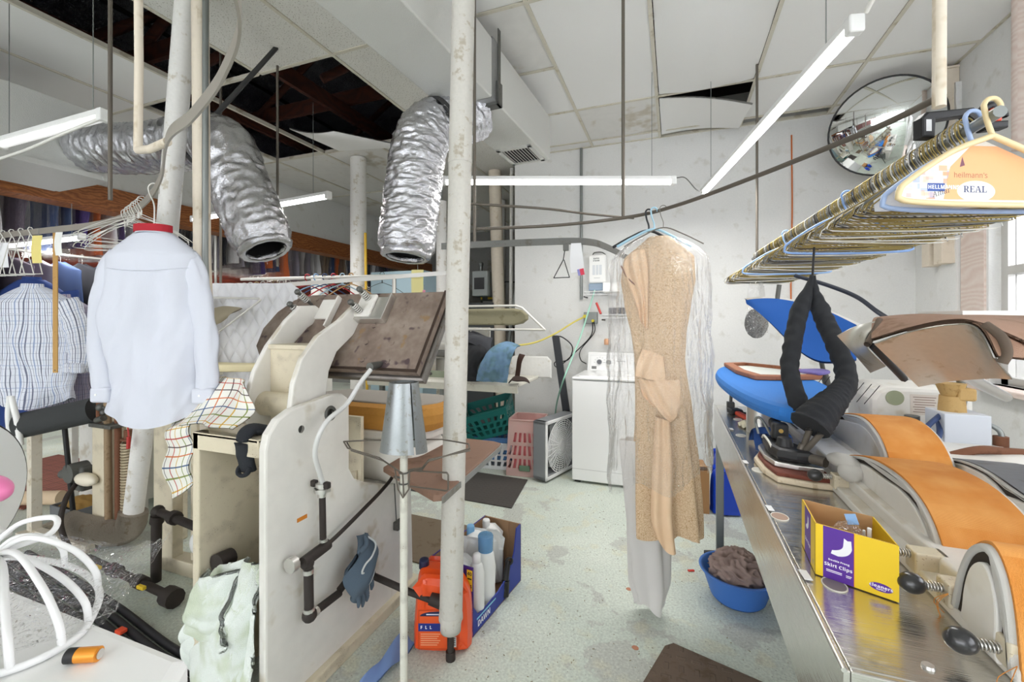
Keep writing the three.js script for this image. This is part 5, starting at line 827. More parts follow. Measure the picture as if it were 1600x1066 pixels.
// ---------------------------------------------------------------- wire hangers on the right rail
{
  const hookPts = []; for (let i = 0; i <= 10; i++) { const a = Math.PI * (-0.15 + 1.15 * i / 10); hookPts.push([Math.cos(a) * 0.0165, Math.sin(a) * 0.0165, 0]); }
  const line = [...hookPts.map(p => [p[0], p[1], 0]), [-0.014, -0.02, 0], [-0.002, -0.045, 0], [0, -0.07, 0]];
  const hangerGeo = (r, w = 0.205, drop = 0.2, n = 1) => metreUV(merge([tube(line, r, 26, 5), tube([[0, -0.068, 0], [-w * 0.45, -0.105, 0], [-w * 0.96, drop * -0.86, 0], [-w, -drop * 0.95, 0], [-w * 0.94, -drop, 0], [0, -drop - 0.004, 0], [w * 0.94, -drop, 0], [w, -drop * 0.95, 0], [w * 0.96, drop * -0.86, 0], [w * 0.45, -0.105, 0], [0, -0.068, 0]], r, 44, 5), rod([0, -0.05, 0], [0, -0.075, 0], r * 2, r * 2, 6)]));
  const thin = hangerGeo(0.0018), wide = hangerGeo(0.0018, 0.21, 0.21); HG.thin = hangerGeo(0.002); HG.wide = hangerGeo(0.005, 0.2, 0.2);
  const mats = [[std(0x9c8a55, 0.35, { metalness: 0.8 }), 'gold coloured wire hanger'], [std(0x8d8d8a, 0.35, { metalness: 0.85 }), 'silver wire hanger'], [std(0x4a4642, 0.4, { metalness: 0.7 }), 'dark wire hanger'], [std(0xf0eee8, 0.5), 'white coated wire hanger']];
  const r = rng(11);
  for (let i = 0; i < 190; i++) {
    const d = 1.37 + (3.52 - 1.37) * (i + (r() - 0.5) * 0.7) / 190, x = lerp(0.662, 0.549, (d - 1.37) / 2.15);
    const k = r() < 0.55 ? 0 : r() < 0.6 ? 1 : r() < 0.7 ? 2 : 3;
    const m = new THREE.Mesh(k === 3 ? wide : thin, mats[k][0]); m.name = numbered('wire_hanger'); m.position.set(x, 1.8625 + 0.0045, -d); m.rotation.order = 'YXZ'; m.rotation.set(0.10 * (r() - 0.5), 0.18 + 0.16 * (r() - 0.5), 0.08 * (r() - 0.5)); scene.add(m);
    tag(m, mats[k][1] + (d < 2.0 ? ' in the near third of the right hand rail' : d < 2.8 ? ' in the middle of the right hand rail' : ' toward the far end of the right hand rail'), 'hanger', 'wire hangers on the right rail');
  }
  // plastic hangers and a printed card at the near end
  const ph = (name, label, x, d, turn, col, rr, sc = 1, card = null) => {
    const t = thing(name, label, 'hanger', [x, 1.866, -d], turn);
    obj('hook', tube([...line.slice(0, 11).map(p => [p[0] * 1.25, p[1] * 1.25 + 0.003, 0]), [-0.012, -0.03, 0], [0, -0.06, 0]], rr * 0.8, 26, 8), std(col, 0.45), t);
    obj('frame', tube([[0, -0.06, 0], [-0.1 * sc, -0.10, 0], [-0.2 * sc, -0.165, 0], [-0.222 * sc, -0.19, 0], [-0.2 * sc, -0.21, 0], [0, -0.215, 0], [0.2 * sc, -0.21, 0], [0.222 * sc, -0.19, 0], [0.2 * sc, -0.165, 0], [0.1 * sc, -0.10, 0], [0, -0.06, 0]], rr, 80, 8), std(col, 0.45), t);
    return t;
  };
  ph('plastic_hanger', 'cream plastic hanger at the near end of the right rail', 0.667, 1.285, 0.42, 0xe8d3a4, 0.0065);
  ph('plastic_hanger', 'pale blue plastic hanger behind the printed cardboard hanger', 0.664, 1.345, 0.40, 0xa9bfe6, 0.006);
  ph('plastic_hanger', 'sky blue plastic hanger halfway along the right rail', 0.62, 2.0, 0.22, 0x8fb2ea, 0.0045);
  ph('plastic_hanger', 'light blue plastic hanger near the far end of the rail', 0.575, 2.75, 0.2, 0x9cc0f0, 0.0045);
  const pc = thing('printed_card', 'printed cardboard shoulder guard on a near hanger', 'card', [0.666, 1.866, -1.312], 0.41);
  const shape = shapeOf([[-0.21, -0.185], [-0.2, -0.165], [-0.09, -0.098], [0, -0.062], [0.09, -0.098], [0.2, -0.165], [0.21, -0.185], [0.2, -0.2], [-0.2, -0.2]]);
  const g = new THREE.ExtrudeGeometry(shape, { depth: 0.002, bevelEnabled: false }); const uv = g.attributes.uv, pp = g.attributes.position; for (let i = 0; i < uv.count; i++) uv.setXY(i, (pp.getX(i) + 0.21) / 0.42, (pp.getY(i) + 0.2) / 0.14);
  obj('card_sheet', g, std(0xffffff, 0.6, { map: canvasTex(768, 256, (c, w, h) => {
    c.fillStyle = '#f2eee6'; c.fillRect(0, 0, w, h); const cols = ['#e58f5a', '#b9d2f0', '#8fa7dc', '#d8b79c', '#f0d9c0', '#c9a3a3']; const q = rng(4); for (let i = 0; i < 60; i++) { c.globalAlpha = 0.55; c.fillStyle = cols[q() * 6 | 0]; c.fillRect(q() * w * 0.34, h * (0.4 + q() * 0.6), 10 + q() * 30, 8 + q() * 24); } c.globalAlpha = 1;
    c.fillStyle = '#f0b27c'; c.beginPath(); c.moveTo(w * 0.26, h); c.lineTo(w * 0.3, h * 0.45); c.lineTo(w * 0.42, h * 0.1); c.lineTo(w * 0.75, h * 0.1); c.lineTo(w * 0.8, h); c.fill(); c.fillStyle = '#7a4858'; c.beginPath(); c.moveTo(w * 0.355, h * 0.45); c.lineTo(w * 0.37, h * 0.28); c.lineTo(w * 0.385, h * 0.42); c.fill();
    c.fillStyle = '#2f4f9c'; c.fillRect(w * 0.17, h * 0.72, w * 0.1, h * 0.13); c.fillStyle = '#fff'; c.font = `bold ${h * 0.09}px sans-serif`; c.fillText('HELLMANNS', w * 0.173, h * 0.815);
    c.fillStyle = '#a2573c'; c.font = `${h * 0.12}px sans-serif`; c.fillText("heilmann's", w * 0.32, h * 0.62); c.fillStyle = '#f5f2ee'; c.beginPath(); c.ellipse(w * 0.45, h * 0.84, w * 0.11, h * 0.17, 0, 0, 7); c.fill(); c.fillStyle = '#333c66'; c.font = `bold ${h * 0.15}px serif`; c.fillText('REAL', w * 0.375, h * 0.86);
    c.strokeStyle = '#333'; c.lineWidth = 3; c.font = `italic ${h * 0.12}px serif`; c.fillStyle = '#333'; c.save(); c.translate(w * 0.2, h * 0.95); c.rotate(-0.3); c.fillText('Amar', 0, 0); c.restore();
  }) }), pc, { own: true });
  obj('white_bottom_tube', [rod([-0.2, -0.204, 0.003], [0.2, -0.204, 0.003], 0.007, 0.007, 8)], std(0xf2f0ee, 0.6), pc);
  const wp = thing('card_guard', 'white cardboard tube guard among the near hangers', 'card', [0.66, 1.866, -1.42], 0.36);
  obj('sheet', patch([[[-0.2, -0.17, 0], [-0.1, -0.1, 0], [0, -0.065, 0], [0.1, -0.1, 0]], [[-0.205, -0.2, 0.01], [-0.1, -0.2, 0.012], [0, -0.2, 0.012], [0.1, -0.2, 0.01]]], 20, 6, 0.0015), std(0xe9ecf4, 0.7), wp);
  // black moulded handle resting on the hanger hooks
  const bh = thing('strapping_tool', 'black plastic tool handle with orange tab lying over the hooks', 'tool', [0.62, 1.865, -1.455], 0.36);
  obj('grip', ext([[-0.035, 0.0], [0.0, 0.0], [0.002, 0.045], [0.085, 0.058], [0.135, 0.02], [0.19, 0.026], [0.19, 0.045], [0.145, 0.042], [0.1, 0.078], [-0.02, 0.066], [-0.035, 0.05]], 0.03, 0.005), M.black, bh);
  obj('sticker', at(new THREE.PlaneGeometry(0.014, 0.03), -0.018, 0.03, 0.0305), std(0xd9dadb, 0.5), bh);
  obj('orange_tab', box(0.155, 0.18, 0.045, 0.08, 0.006, 0.024, 0.004), std(0xe8563c, 0.5), bh);
  obj('hook_end', new THREE.TorusGeometry(0.03, 0.011, 8, 20, 3.6).translate(0.165, 0.06, 0.01), M.black, bh);
}
// clear sleeve with a round dark pad hanging from the far end of the rail
{
  const t = thing('hanging_pad', 'round grey fluffy pad in a clear bag below the far hangers', 'pad', [0.516, 1.38, -3.29], 0.36);
  const g = new THREE.SphereGeometry(1, 28, 20).scale(0.08, 0.10, 0.012); const p = g.attributes.position; for (let i = 0; i < p.count; i++) { const k = 1 + 0.05 * N3(p.getX(i) * 40, p.getY(i) * 40, 3); p.setXYZ(i, p.getX(i) * k, p.getY(i) * k, p.getZ(i) * k); } g.computeVertexNormals();
  T.fluff = tex(256, (u, v) => { const k = clamp(0.35 + 0.8 * fbm(u, v, 16, 4)); return mix3(hex(0x4a4844), hex(0xb4b4b4), k); });
  obj('pad', g, std(0xffffff, 0.9, { map: R(T.fluff, 5) }), t);
  obj('clear_bag', patch([[[-0.05, 0.27, 0], [0.0, 0.28, 0.02], [0.05, 0.27, 0]], [[-0.07, 0.15, 0.01], [0, 0.15, 0.03], [0.06, 0.15, 0.01]], [[-0.08, 0.05, 0.015], [0, 0.05, 0.03], [0.08, 0.05, 0.015]], [[-0.07, -0.06, 0.014], [0, -0.1, 0.02], [0.07, -0.06, 0.014]]], 14, 20, 0.0006, (u, v) => 0.01 * N3(u * 5, v * 9, 2)), M.bag, t);
}
// ================================================================ gown in clear bag
{
  const S = 0.003015, ox = -0.065, oz = -2.163, px = u => (u - 1030) * S, py = v => 1.39 + (503 - v) * S;
  T.lace = tex(512, (u, v) => { const w = 0.03 * pn(u, v, 8, 2); const a = Math.abs(pn(u + w, v, 22, 1)), b = Math.abs(pn(u, v + w, 30, 6)); const k = a < 0.07 || b < 0.06 ? 1 : 0; return mix3(hex(0xf0d4b0), hex(0xcaa070), k * 0.8); });
  T.satin = tex(256, (u, v) => mix3(hex(0xf6d8b6), hex(0xeac49c), clamp(0.5 + fbm(u, v, 4, 3))));
  const lace = std(0xffffff, 0.85, { map: R(T.lace, 3.2), bumpMap: R(T.fine, 14), bumpScale: 0.003 }), satin = std(0xffffff, 0.45, { map: R(T.satin, 2) });
  const t = thing('gown', 'peach lace and satin gown hanging inside a clear bag', 'dress', [ox, 0, oz], 0.12);
  const tab = [[366, 1030, 0.030, 0.02], [382, 1030, 0.085, 0.035], [402, 1029, 0.155, 0.05], [440, 1027, 0.165, 0.06], [480, 1026, 0.145, 0.06], [520, 1028, 0.12, 0.06], [560, 1030, 0.108, 0.06], [620, 1034, 0.118, 0.065], [700, 1038, 0.128, 0.07], [770, 1040, 0.132, 0.072], [832, 1041, 0.135, 0.075]];
  const prof = v => { let i = 0; while (i < tab.length - 2 && v > tab[i + 1][0]) i++; const a = tab[i], b = tab[i + 1], s = clamp((v - a[0]) / (b[0] - a[0])); return [lerp(a[1], b[1], s), lerp(a[2], b[2], s), lerp(a[3], b[3], s)]; };
  const tubeGarment = (v0, v1, grow, folds, amp, ph = 0, nv = 60) => sheet((u, q) => { const v = lerp(v0, v1, q), [c, w, d] = prof(v), a = u * Math.PI * 2; const f = 1 + amp * sstep(v0, v1, v) * Math.sin(a * folds + ph + q * 2) + 0.02 * N3(Math.cos(a) * 2, Math.sin(a) * 2, v * 0.02); return V(px(c) + Math.cos(a) * (w + grow) * f, py(v + 6 * Math.sin(a * 3 + ph) * sstep(700, 832, v)), Math.sin(a) * (d + grow) * f); }, 96, nv, 0.002, true);
  obj('bodice', tubeGarment(370, 570, 0.001, 9, 0.05), lace, t);
  obj('skirt', tubeGarment(555, 832, 0.004, 7, 0.22, 1), lace, t);
  obj('satin_bodice', patch([[[px(975), py(412), 0.03], [px(990), py(395), 0.055], [px(1008), py(392), 0.06]], [[px(978), py(430), 0.045], [px(995), py(430), 0.075], [px(1012), py(425), 0.075]], [[px(992), py(470), 0.06], [px(1003), py(465), 0.08], [px(1012), py(465), 0.08]], [[px(1000), py(500), 0.06], [px(1006), py(510), 0.075], [px(1012), py(515), 0.075]]], 24, 30, 0.003, (u, v) => 0.006 * Math.sin(u * 18)), satin, t);
  obj('satin_sash', patch([[[px(1004), py(545), 0.062], [px(1018), py(548), 0.075], [px(1034), py(556), 0.078]], [[px(996), py(565), 0.066], [px(1014), py(572), 0.085], [px(1036), py(580), 0.086]], [[px(993), py(586), 0.07], [px(1014), py(590), 0.09], [px(1036), py(594), 0.088]]], 24, 20, 0.003, (u, v) => 0.006 * Math.sin(u * 12 + v * 3)), satin, t);
  obj('satin_sash', patch([[[px(999), py(588), 0.068], [px(1014), py(592), 0.082], [px(1034), py(590), 0.086], [px(1056), py(590), 0.07]], [[px(1001), py(606), 0.072], [px(1016), py(614), 0.09], [px(1036), py(618), 0.094], [px(1058), py(612), 0.074]], [[px(1006), py(618), 0.074], [px(1020), py(630), 0.095], [px(1038), py(640), 0.098], [px(1056), py(632), 0.078]], [[px(1014), py(622), 0.076], [px(1028), py(638), 0.092], [px(1042), py(652), 0.096], [px(1050), py(648), 0.082]]], 36, 30, 0.003, (u, v) => 0.007 * Math.sin(u * 16 - v * 9)), satin, t);
  obj('satin_train', patch([[[px(1022), py(645), 0.085], [px(1032), py(648), 0.105], [px(1042), py(650), 0.09]], [[px(1018), py(720), 0.09], [px(1032), py(720), 0.115], [px(1046), py(720), 0.095]], [[px(1016), py(790), 0.095], [px(1030), py(790), 0.12], [px(1045), py(792), 0.10]], [[px(1020), py(815), 0.09], [px(1036), py(843), 0.115], [px(1050), py(845), 0.10]]], 24, 40, 0.003, (u, v) => 0.012 * Math.sin(u * 9)), satin, t);
  obj('sleeve_edge', tube([[px(972), py(415), 0.04], [px(982), py(435), 0.055], [px(998), py(452), 0.07], [px(1003), py(470), 0.075]], 0.004, 20, 6), std(0x8a5a44, 0.6), t);
  // long white under-cover showing below the hem
  const veil = phys(0xf4f2f0, 0.7, { transmission: 0.45, thickness: 0 });
  obj('white_liner', sheet((u, q) => { const v = lerp(690, 948, q), a = u * Math.PI * 2, c = lerp(1008, 1016, q), w = lerp(0.105, 0.085, q) * (1 - 0.25 * sstep(0.85, 1, q)); const f = 1 + 0.16 * Math.sin(a * 5 + q * 3); return V(px(c) + Math.cos(a) * w * f, Math.max(0.012, py(v + 10 * Math.sin(a * 2) * q)), Math.sin(a) * 0.05 * f - 0.01); }, 64, 40, 0.0015, true), veil, t);
  const bag = thing('garment_bag', 'crinkled clear plastic garment bag around the peach gown', 'bag', [ox, 0, oz], 0.12);
  obj('film', sheet((u, q) => { const a = u * Math.PI * 2, v = lerp(372, 735, q); const c = lerp(1028, 1030, q), w = (q < 0.09 ? lerp(0.05, 0.2, Math.sqrt(q / 0.09)) : lerp(0.2, 0.225, q)); const f = 1 + 0.06 * Math.sin(a * 6 + q * 4) + 0.05 * N3(Math.cos(a) * 2.5, Math.sin(a) * 2.5, q * 9) + 0.06 * (1 - 2.5 * Math.abs(N3(Math.cos(a) * 8, Math.sin(a) * 8, q * 4))) + 0.02 * (1 - 2.5 * Math.abs(N3(Math.cos(a) * 20, Math.sin(a) * 20, q * 16))); return V(px(c) + Math.cos(a) * w * f, py(v + (-22 * Math.sin(a + 2.2) + 12 * Math.sin(a * 5 + 1)) * sstep(0.75, 1, q)), Math.sin(a) * (0.06 + 0.085 * Math.min(1, q * 6)) * f); }, 200, 200, 0, true), M.bagFilm, bag);
  const hg = (x, turn, col, label, r) => { const h = thing('gown_hanger', label, 'hanger', [x[0], 1.9, x[2]], turn); const hp = []; for (let i = 0; i <= 10; i++) { const a = Math.PI * (-0.1 + 1.1 * i / 10); hp.push([Math.cos(a) * 0.015, Math.sin(a) * 0.015, 0]); } obj('hook', tube([...hp, [-0.01, -0.03, 0], [0, -0.06, 0], [0, -0.085, 0]], r * 0.6, 24, 6), std(col, 0.5), h); obj('arms', tube([[-0.17, -0.165, 0], [-0.09, -0.12, 0], [0, -0.085, 0], [0.09, -0.12, 0], [0.17, -0.165, 0]], r, 24, 8), std(col, 0.5), h); return h; };
  hg([-0.11, 0, -2.125], 0.45, 0x24262b, 'black hanger at the left shoulder of the bagged gown', 0.007);
  hg([-0.085, 0, -2.1], 0.35, 0xa9cfe2, 'pale blue hanger hooked over the gown rail', 0.006);
  hg([-0.045, 0, -2.075], 0.12, 0x77726a, 'wire hanger inside the top of the gown bag', 0.003);
}
// ---------------------------------------------------------------- washing machine
{
  const t = thing('washing_machine', 'white top loading washing machine against the back wall', 'washing machine', [-0.83, 0, -3.72]);
  obj('cabinet', box(0, 0.68, 0.02, 0.885, -0.68, 0, 0.012), M.enamel, t);
  obj('lid', [box(0.0, 0.68, 0.89, 0.915, -0.56, 0.008, 0.012), box(0.05, 0.63, 0.912, 0.922, -0.52, -0.04, 0.01)], M.enamel, t);
  obj('plinth_line', box(-0.001, 0.681, 0.12, 0.123, -0.68, 0.001), std(0xb8b8b8, 0.5), t);
  obj('foot', box(0.02, 0.07, 0, 0.03, -0.08, -0.03), M.black, t); obj('foot', box(0.6, 0.65, 0, 0.03, -0.08, -0.03), M.black, t);
  const p = obj('control_panel', extX([[0.545, 0.89], [0.575, 1.07], [0.60, 1.09], [0.68, 1.09], [0.68, 0.89]], 0.03, 0.65, 0.012), M.enamel, t);
  for (const x of [0.15, 0.24, 0.5]) { const k = obj('knob', at(new THREE.CylinderGeometry(0.022, 0.025, 0.03, 24), x, 1.0, -0.548, Math.PI / 2 - 0.16, 0, 0), std(0x6e7074, 0.35, { metalness: 0.6 }), p); }
  obj('panel_print', at(new THREE.PlaneGeometry(0.55, 0.14), 0.34, 0.985, -0.5505, -0.165, 0, 0), decal(0.55, 0.14, (g, w, h) => { g.fillStyle = '#f3f3f3'; g.fillRect(0, 0, w, h); g.fillStyle = '#9a9ca0'; for (const x of [0.15, 0.31, 0.78]) for (let i = 0; i < 7; i++) { const a = -Math.PI + i * Math.PI / 6; g.fillRect(w * x + Math.cos(a) * h * 0.36, h * 0.42 + Math.sin(a) * h * 0.36, 10, 2); } g.fillStyle = '#777'; g.fillRect(w * 0.02, h * 0.7, 34, 20); g.fillRect(w * 0.45, h * 0.3, 60, 3); }, 400), p, { own: true });
}
// box fan
{
  const t = thing('box_fan', 'grey and white box fan standing on the floor beside the washer', 'fan', [-1.015, 0, -3.87], -0.3);
  obj('housing', [box(-0.065, 0.065, 0.02, 0.53, 0.22, 0.27, 0.012), box(-0.065, 0.065, 0.02, 0.53, -0.27, -0.22, 0.012), box(-0.065, 0.065, 0.49, 0.53, -0.27, 0.27, 0.012), box(-0.065, 0.065, 0.02, 0.06, -0.27, 0.27, 0.012), box(-0.068, -0.06, 0.05, 0.5, -0.24, 0.24)], std(0x8d9094, 0.6), t);
  const ring = []; for (let i = 1; i < 13; i++) ring.push(new THREE.TorusGeometry(0.018 * i + 0.02, 0.004, 5, 44).rotateY(Math.PI / 2).translate(0.07, 0.275, 0));
  for (let i = 0; i < 28; i++) { const a = i / 28 * Math.PI * 2; ring.push(rod([0.07, 0.275 + Math.sin(a) * 0.04, Math.cos(a) * 0.04], [0.07, 0.275 + Math.sin(a) * 0.24, Math.cos(a) * 0.24], 0.0035, 0.0035, 4)); }
  obj('grille', [...ring, box(0.062, 0.075, 0.02, 0.05, -0.27, 0.27, 0.006), box(0.062, 0.075, 0.50, 0.53, -0.27, 0.27, 0.006), box(0.062, 0.075, 0.02, 0.53, -0.27, -0.24, 0.006), box(0.062, 0.075, 0.02, 0.53, 0.24, 0.27, 0.006)], std(0xf0f0f0, 0.5), t);
  obj('hub', new THREE.CylinderGeometry(0.045, 0.045, 0.02, 24).rotateZ(Math.PI / 2).translate(0.07, 0.275, 0), std(0xe4e4e4, 0.5), t);
  for (let k = 0; k < 5; k++) { const a = k / 5 * Math.PI * 2; obj('blade', at(new THREE.BoxGeometry(0.012, 0.16, 0.1), 0, 0.275 + Math.sin(a) * 0.13, Math.cos(a) * 0.13, Math.PI / 2 - a, 0, 0), std(0xc4c6c8, 0.5), t); }
}
// slotted baskets
function basket(name, label, pos, rot, w, d, h, mat, { taper = 0.82, rows = 3, cols = 7, group } = {}) {
  const t = thing(name, label, 'basket', pos, 0, group); t.rotation.order = 'YXZ'; t.rotation.set(...rot);
  const side = (L) => { const holes = []; for (let r = 0; r < rows; r++) for (let c = 0; c < cols; c++) { const x0 = -L / 2 + L * (c + 0.5) / cols - L / cols * 0.28, x1 = x0 + L / cols * 0.56, y0 = h * (0.14 + r * 0.7 / rows), y1 = y0 + h * 0.7 / rows * 0.72; holes.push([[x0 * taper, y0], [x1 * taper, y0], [x1 * 0.95, y1], [x0 * 0.95, y1]]); } return ext([[-L / 2 * taper, 0], [L / 2 * taper, 0], [L / 2, h], [-L / 2, h]], 0.004, 0, holes); };
  const lean = (dist) => Math.atan2(dist * (1 - taper) / 2, h);
  obj('wall', at(side(w), 0, 0, d / 2 * taper, lean(d), 0, 0), mat, t); obj('wall', at(side(w), 0, 0, -d / 2 * taper, -lean(d), 0, 0), mat, t);
  for (const s of [-1, 1]) { const g = side(d); g.rotateX(lean(w)); obj('wall', at(g, s * w / 2 * taper, 0, 0, 0, s * Math.PI / 2, 0), mat, t); }
  obj('bottom', box(-w / 2 * taper, w / 2 * taper, 0, 0.005, -d / 2 * taper, d / 2 * taper), mat, t);
  const a = w / 2 + 0.004, b = d / 2 + 0.004; obj('rim', tube([[-a, h, -b * 0.8], [-a, h, b * 0.8], [-a * 0.85, h, b], [a * 0.85, h, b], [a, h, b * 0.8], [a, h, -b * 0.8], [a * 0.85, h, -b], [-a * 0.85, h, -b]], 0.009, 80, 8, true, 0.2), mat, t);
  return t;
}
basket('laundry_basket', 'white laundry basket at the bottom of the basket pile', [-1.62, 0.002, -3.93], [0, 0.15, 0], 0.48, 0.36, 0.25, std(0xe9ebee, 0.5));
basket('laundry_basket', 'blue rimmed laundry basket nested in the white one', [-1.63, 0.09, -3.93], [0, 0.15, 0], 0.46, 0.34, 0.21, std(0x5a8bc4, 0.5));
basket('laundry_basket', 'dark green slotted laundry basket tipped on top of the pile', [-1.63, 0.345, -3.86], [0.22, 0.2, 0.30], 0.5, 0.36, 0.26, std(0x14706c, 0.5));
{ // clear and pink bin, open side to the front
  const t = basket('slotted_bin', 'clear plastic bin lined with pink standing beside the fan', [-1.27, 0.002, -3.86], [0, 0.1, 0], 0.30, 0.30, 0.50, phys(0xf3d5cf, 0.3, { transmission: 0.45, thickness: 0 }), { taper: 1.12, rows: 3, cols: 7 });
  obj('pink_liner', box(-0.13, 0.13, 0.02, 0.40, -0.13, 0.13, 0.02), std(0xe2848a, 0.6), t);
  obj('latch', box(-0.05, 0.05, 0.05, 0.1, 0.165, 0.18, 0.006), std(0x6f8a72, 0.5), t);
}
// ---------------------------------------------------------------- white work table with heaped clothes
{
  const t = thing('work_table', 'chipped white work table heaped with dark clothes', 'table', [0, 0, 0]);
  obj('tabletop', [box(-2.7, -1.2, 0.85, 0.88, -3.38, -3.95, 0.008), extX([[3.36, 0.88], [3.345, 0.86], [3.36, 0.80], [3.375, 0.80], [3.365, 0.86], [3.38, 0.87]], -2.7, -1.2, 0.002)], std(0xf0efea, 0.5, { map: R(T.specks, 1.2) }), t);
  obj('back_tray', extZ([[-1.5, 0.86], [-1.5, 1.02], [-1.46, 1.06], [-1.12, 1.06], [-1.08, 1.02], [-1.08, 0.86]], -3.99, -3.96, 0.01), std(0xf0efec, 0.5, { map: R(T.dirt, 1.2) }), t);
  for (const [x, z] of [[-2.6, -3.45], [-1.95, -3.45], [-2.6, -3.9], [-1.95, -3.9]]) obj('leg', box(x - 0.02, x + 0.02, 0, 0.85, z - 0.02, z + 0.02), M.galv, t);
  const m = thing('small_press', 'white steam press unit with green control band on the work table', 'press', [-2.2, 0.881, -3.7]);
  obj('body', [box(-0.2, 0.35, 0, 0.16, -0.15, 0.05, 0.02), box(-0.2, 0.3, 0.16, 0.3, -0.2, -0.05, 0.02)], M.pressWhite, m);
  obj('control_band', box(-0.25, 0.5, 0.0, 0.06, 0.19, 0.2, 0.003), std(0x98a28c, 0.5), m);
  obj('gauge', [new THREE.CylinderGeometry(0.018, 0.018, 0.012, 18).rotateX(Math.PI / 2).translate(0.02, 0.03, 0.205), new THREE.CylinderGeometry(0.014, 0.014, 0.012, 18).rotateX(Math.PI / 2).translate(0.10, 0.03, 0.205)], M.galvDark, m);
  obj('pad_board', box(-0.3, 0.45, 0.18, 0.24, 0.02, 0.12, 0.02), std(0x7c7a78, 0.8), m);
  const cl = (name, label, rows, mat, w) => tag(obj(name, patch(rows, 36, 36, 0.008, w), mat), label, 'clothes');
  const bk = std(0x26272b, 0.9, { bumpMap: R(T.fine, 8), bumpScale: 0.004 });
  cl('black_trousers', 'black garment draped from the board over the work table', [[[-1.80, 1.24, -3.36], [-1.62, 1.26, -3.36], [-1.50, 1.20, -3.36]], [[-1.80, 1.16, -3.28], [-1.62, 1.17, -3.28], [-1.46, 1.13, -3.30]], [[-1.80, 1.02, -3.27], [-1.66, 1.02, -3.27], [-1.54, 1.0, -3.29]], [[-1.80, 0.92, -3.29], [-1.68, 0.91, -3.29], [-1.52, 0.905, -3.32]], [[-1.80, 0.89, -3.34], [-1.6, 0.89, -3.34], [-1.42, 0.888, -3.36]]], bk, (u, v) => 0.02 * Math.sin(u * 9 + v * 3) + 0.012 * N3(u * 9, v * 9, 2));
  cl('dark_jacket', 'charcoal garment folded at the top of the clothes heap', [[[-1.78, 1.28, -3.45], [-1.6, 1.30, -3.45], [-1.45, 1.24, -3.45]], [[-1.78, 1.24, -3.34], [-1.6, 1.27, -3.33], [-1.44, 1.2, -3.36]], [[-1.78, 1.19, -3.30], [-1.6, 1.2, -3.30], [-1.42, 1.15, -3.33]]], std(0x3c3d42, 0.9), (u, v) => [0, 0.015 * Math.sin(u * 7 + v * 5), 0]);
  cl('jeans', 'light blue jeans hanging down over the work table', [[[-1.44, 1.16, -3.42], [-1.34, 1.22, -3.44], [-1.20, 1.19, -3.44]], [[-1.44, 1.14, -3.30], [-1.34, 1.19, -3.28], [-1.20, 1.17, -3.32]], [[-1.50, 1.02, -3.27], [-1.37, 1.05, -3.25], [-1.24, 1.05, -3.30]], [[-1.54, 0.90, -3.29], [-1.40, 0.90, -3.27], [-1.27, 0.895, -3.31]]], std(0x8fb4e0, 0.9, { map: R(T.quilt, 3), bumpMap: R(T.weave, 16), bumpScale: 0.002 }), (u, v) => 0.014 * Math.sin(u * 8) + 0.008 * N3(u * 9, v * 9, 1));
  cl('brown_sock', 'dark brown cloth lying right of the blue jeans', [[[-1.26, 0.90, -3.36], [-1.20, 0.95, -3.38], [-1.12, 0.90, -3.40]], [[-1.26, 0.89, -3.31], [-1.20, 0.92, -3.31], [-1.09, 0.89, -3.34]]], std(0x3a2c28, 0.9), (u, v) => [0, 0.01 * Math.sin(u * 9), 0]);
  cl('brown_sleeve', 'dark brown sleeve sticking up behind the blue jeans', [[[-1.22, 1.12, -3.46], [-1.17, 1.11, -3.46]], [[-1.24, 1.04, -3.46], [-1.20, 1.03, -3.46]], [[-1.27, 0.92, -3.46], [-1.23, 0.91, -3.46]]], std(0x4a342c, 0.9), (u, v) => 0.02 * Math.sin(v * 5));
  // rounded pressing board and its wire guard behind
  const b = thing('pressing_board', 'olive padded pressing board with round end and steel guard rod', 'press board', [0, 0, 0]);
  obj('board', extZ([[-2.3, 1.36], [-2.3, 1.50], [-1.28, 1.505], [-1.20, 1.49], [-1.155, 1.45], [-1.155, 1.41], [-1.20, 1.375], [-1.28, 1.36]], -3.52, -3.46, 0.014), std(0x8f8a70, 0.75, { map: R(T.dirt, 2) }), b);
  obj('guard_rod', wire([[-2.2, 1.525, -3.42], [-1.24, 1.525, -3.42], [-1.18, 1.505, -3.42], [-0.98, 1.325, -3.40], [-1.7, 1.325, -3.42], [-2.2, 1.325, -3.42]], 0.010, 8), M.railWhite, b);
  obj('stand', [box(-2.25, -2.1, 0.88, 1.4, -3.6, -3.5, 0.01), rod([-1.66, 1.325, -3.44], [-1.68, 1.25, -3.44], 0.008), tube([[-1.68, 1.25, -3.44], [-1.6, 1.28, -3.44], [-1.52, 1.24, -3.44]], 0.006, 16, 6), box(-1.8, -1.55, 1.18, 1.34, -3.62, -3.6, 0.01)], M.pressWhite, b);
}
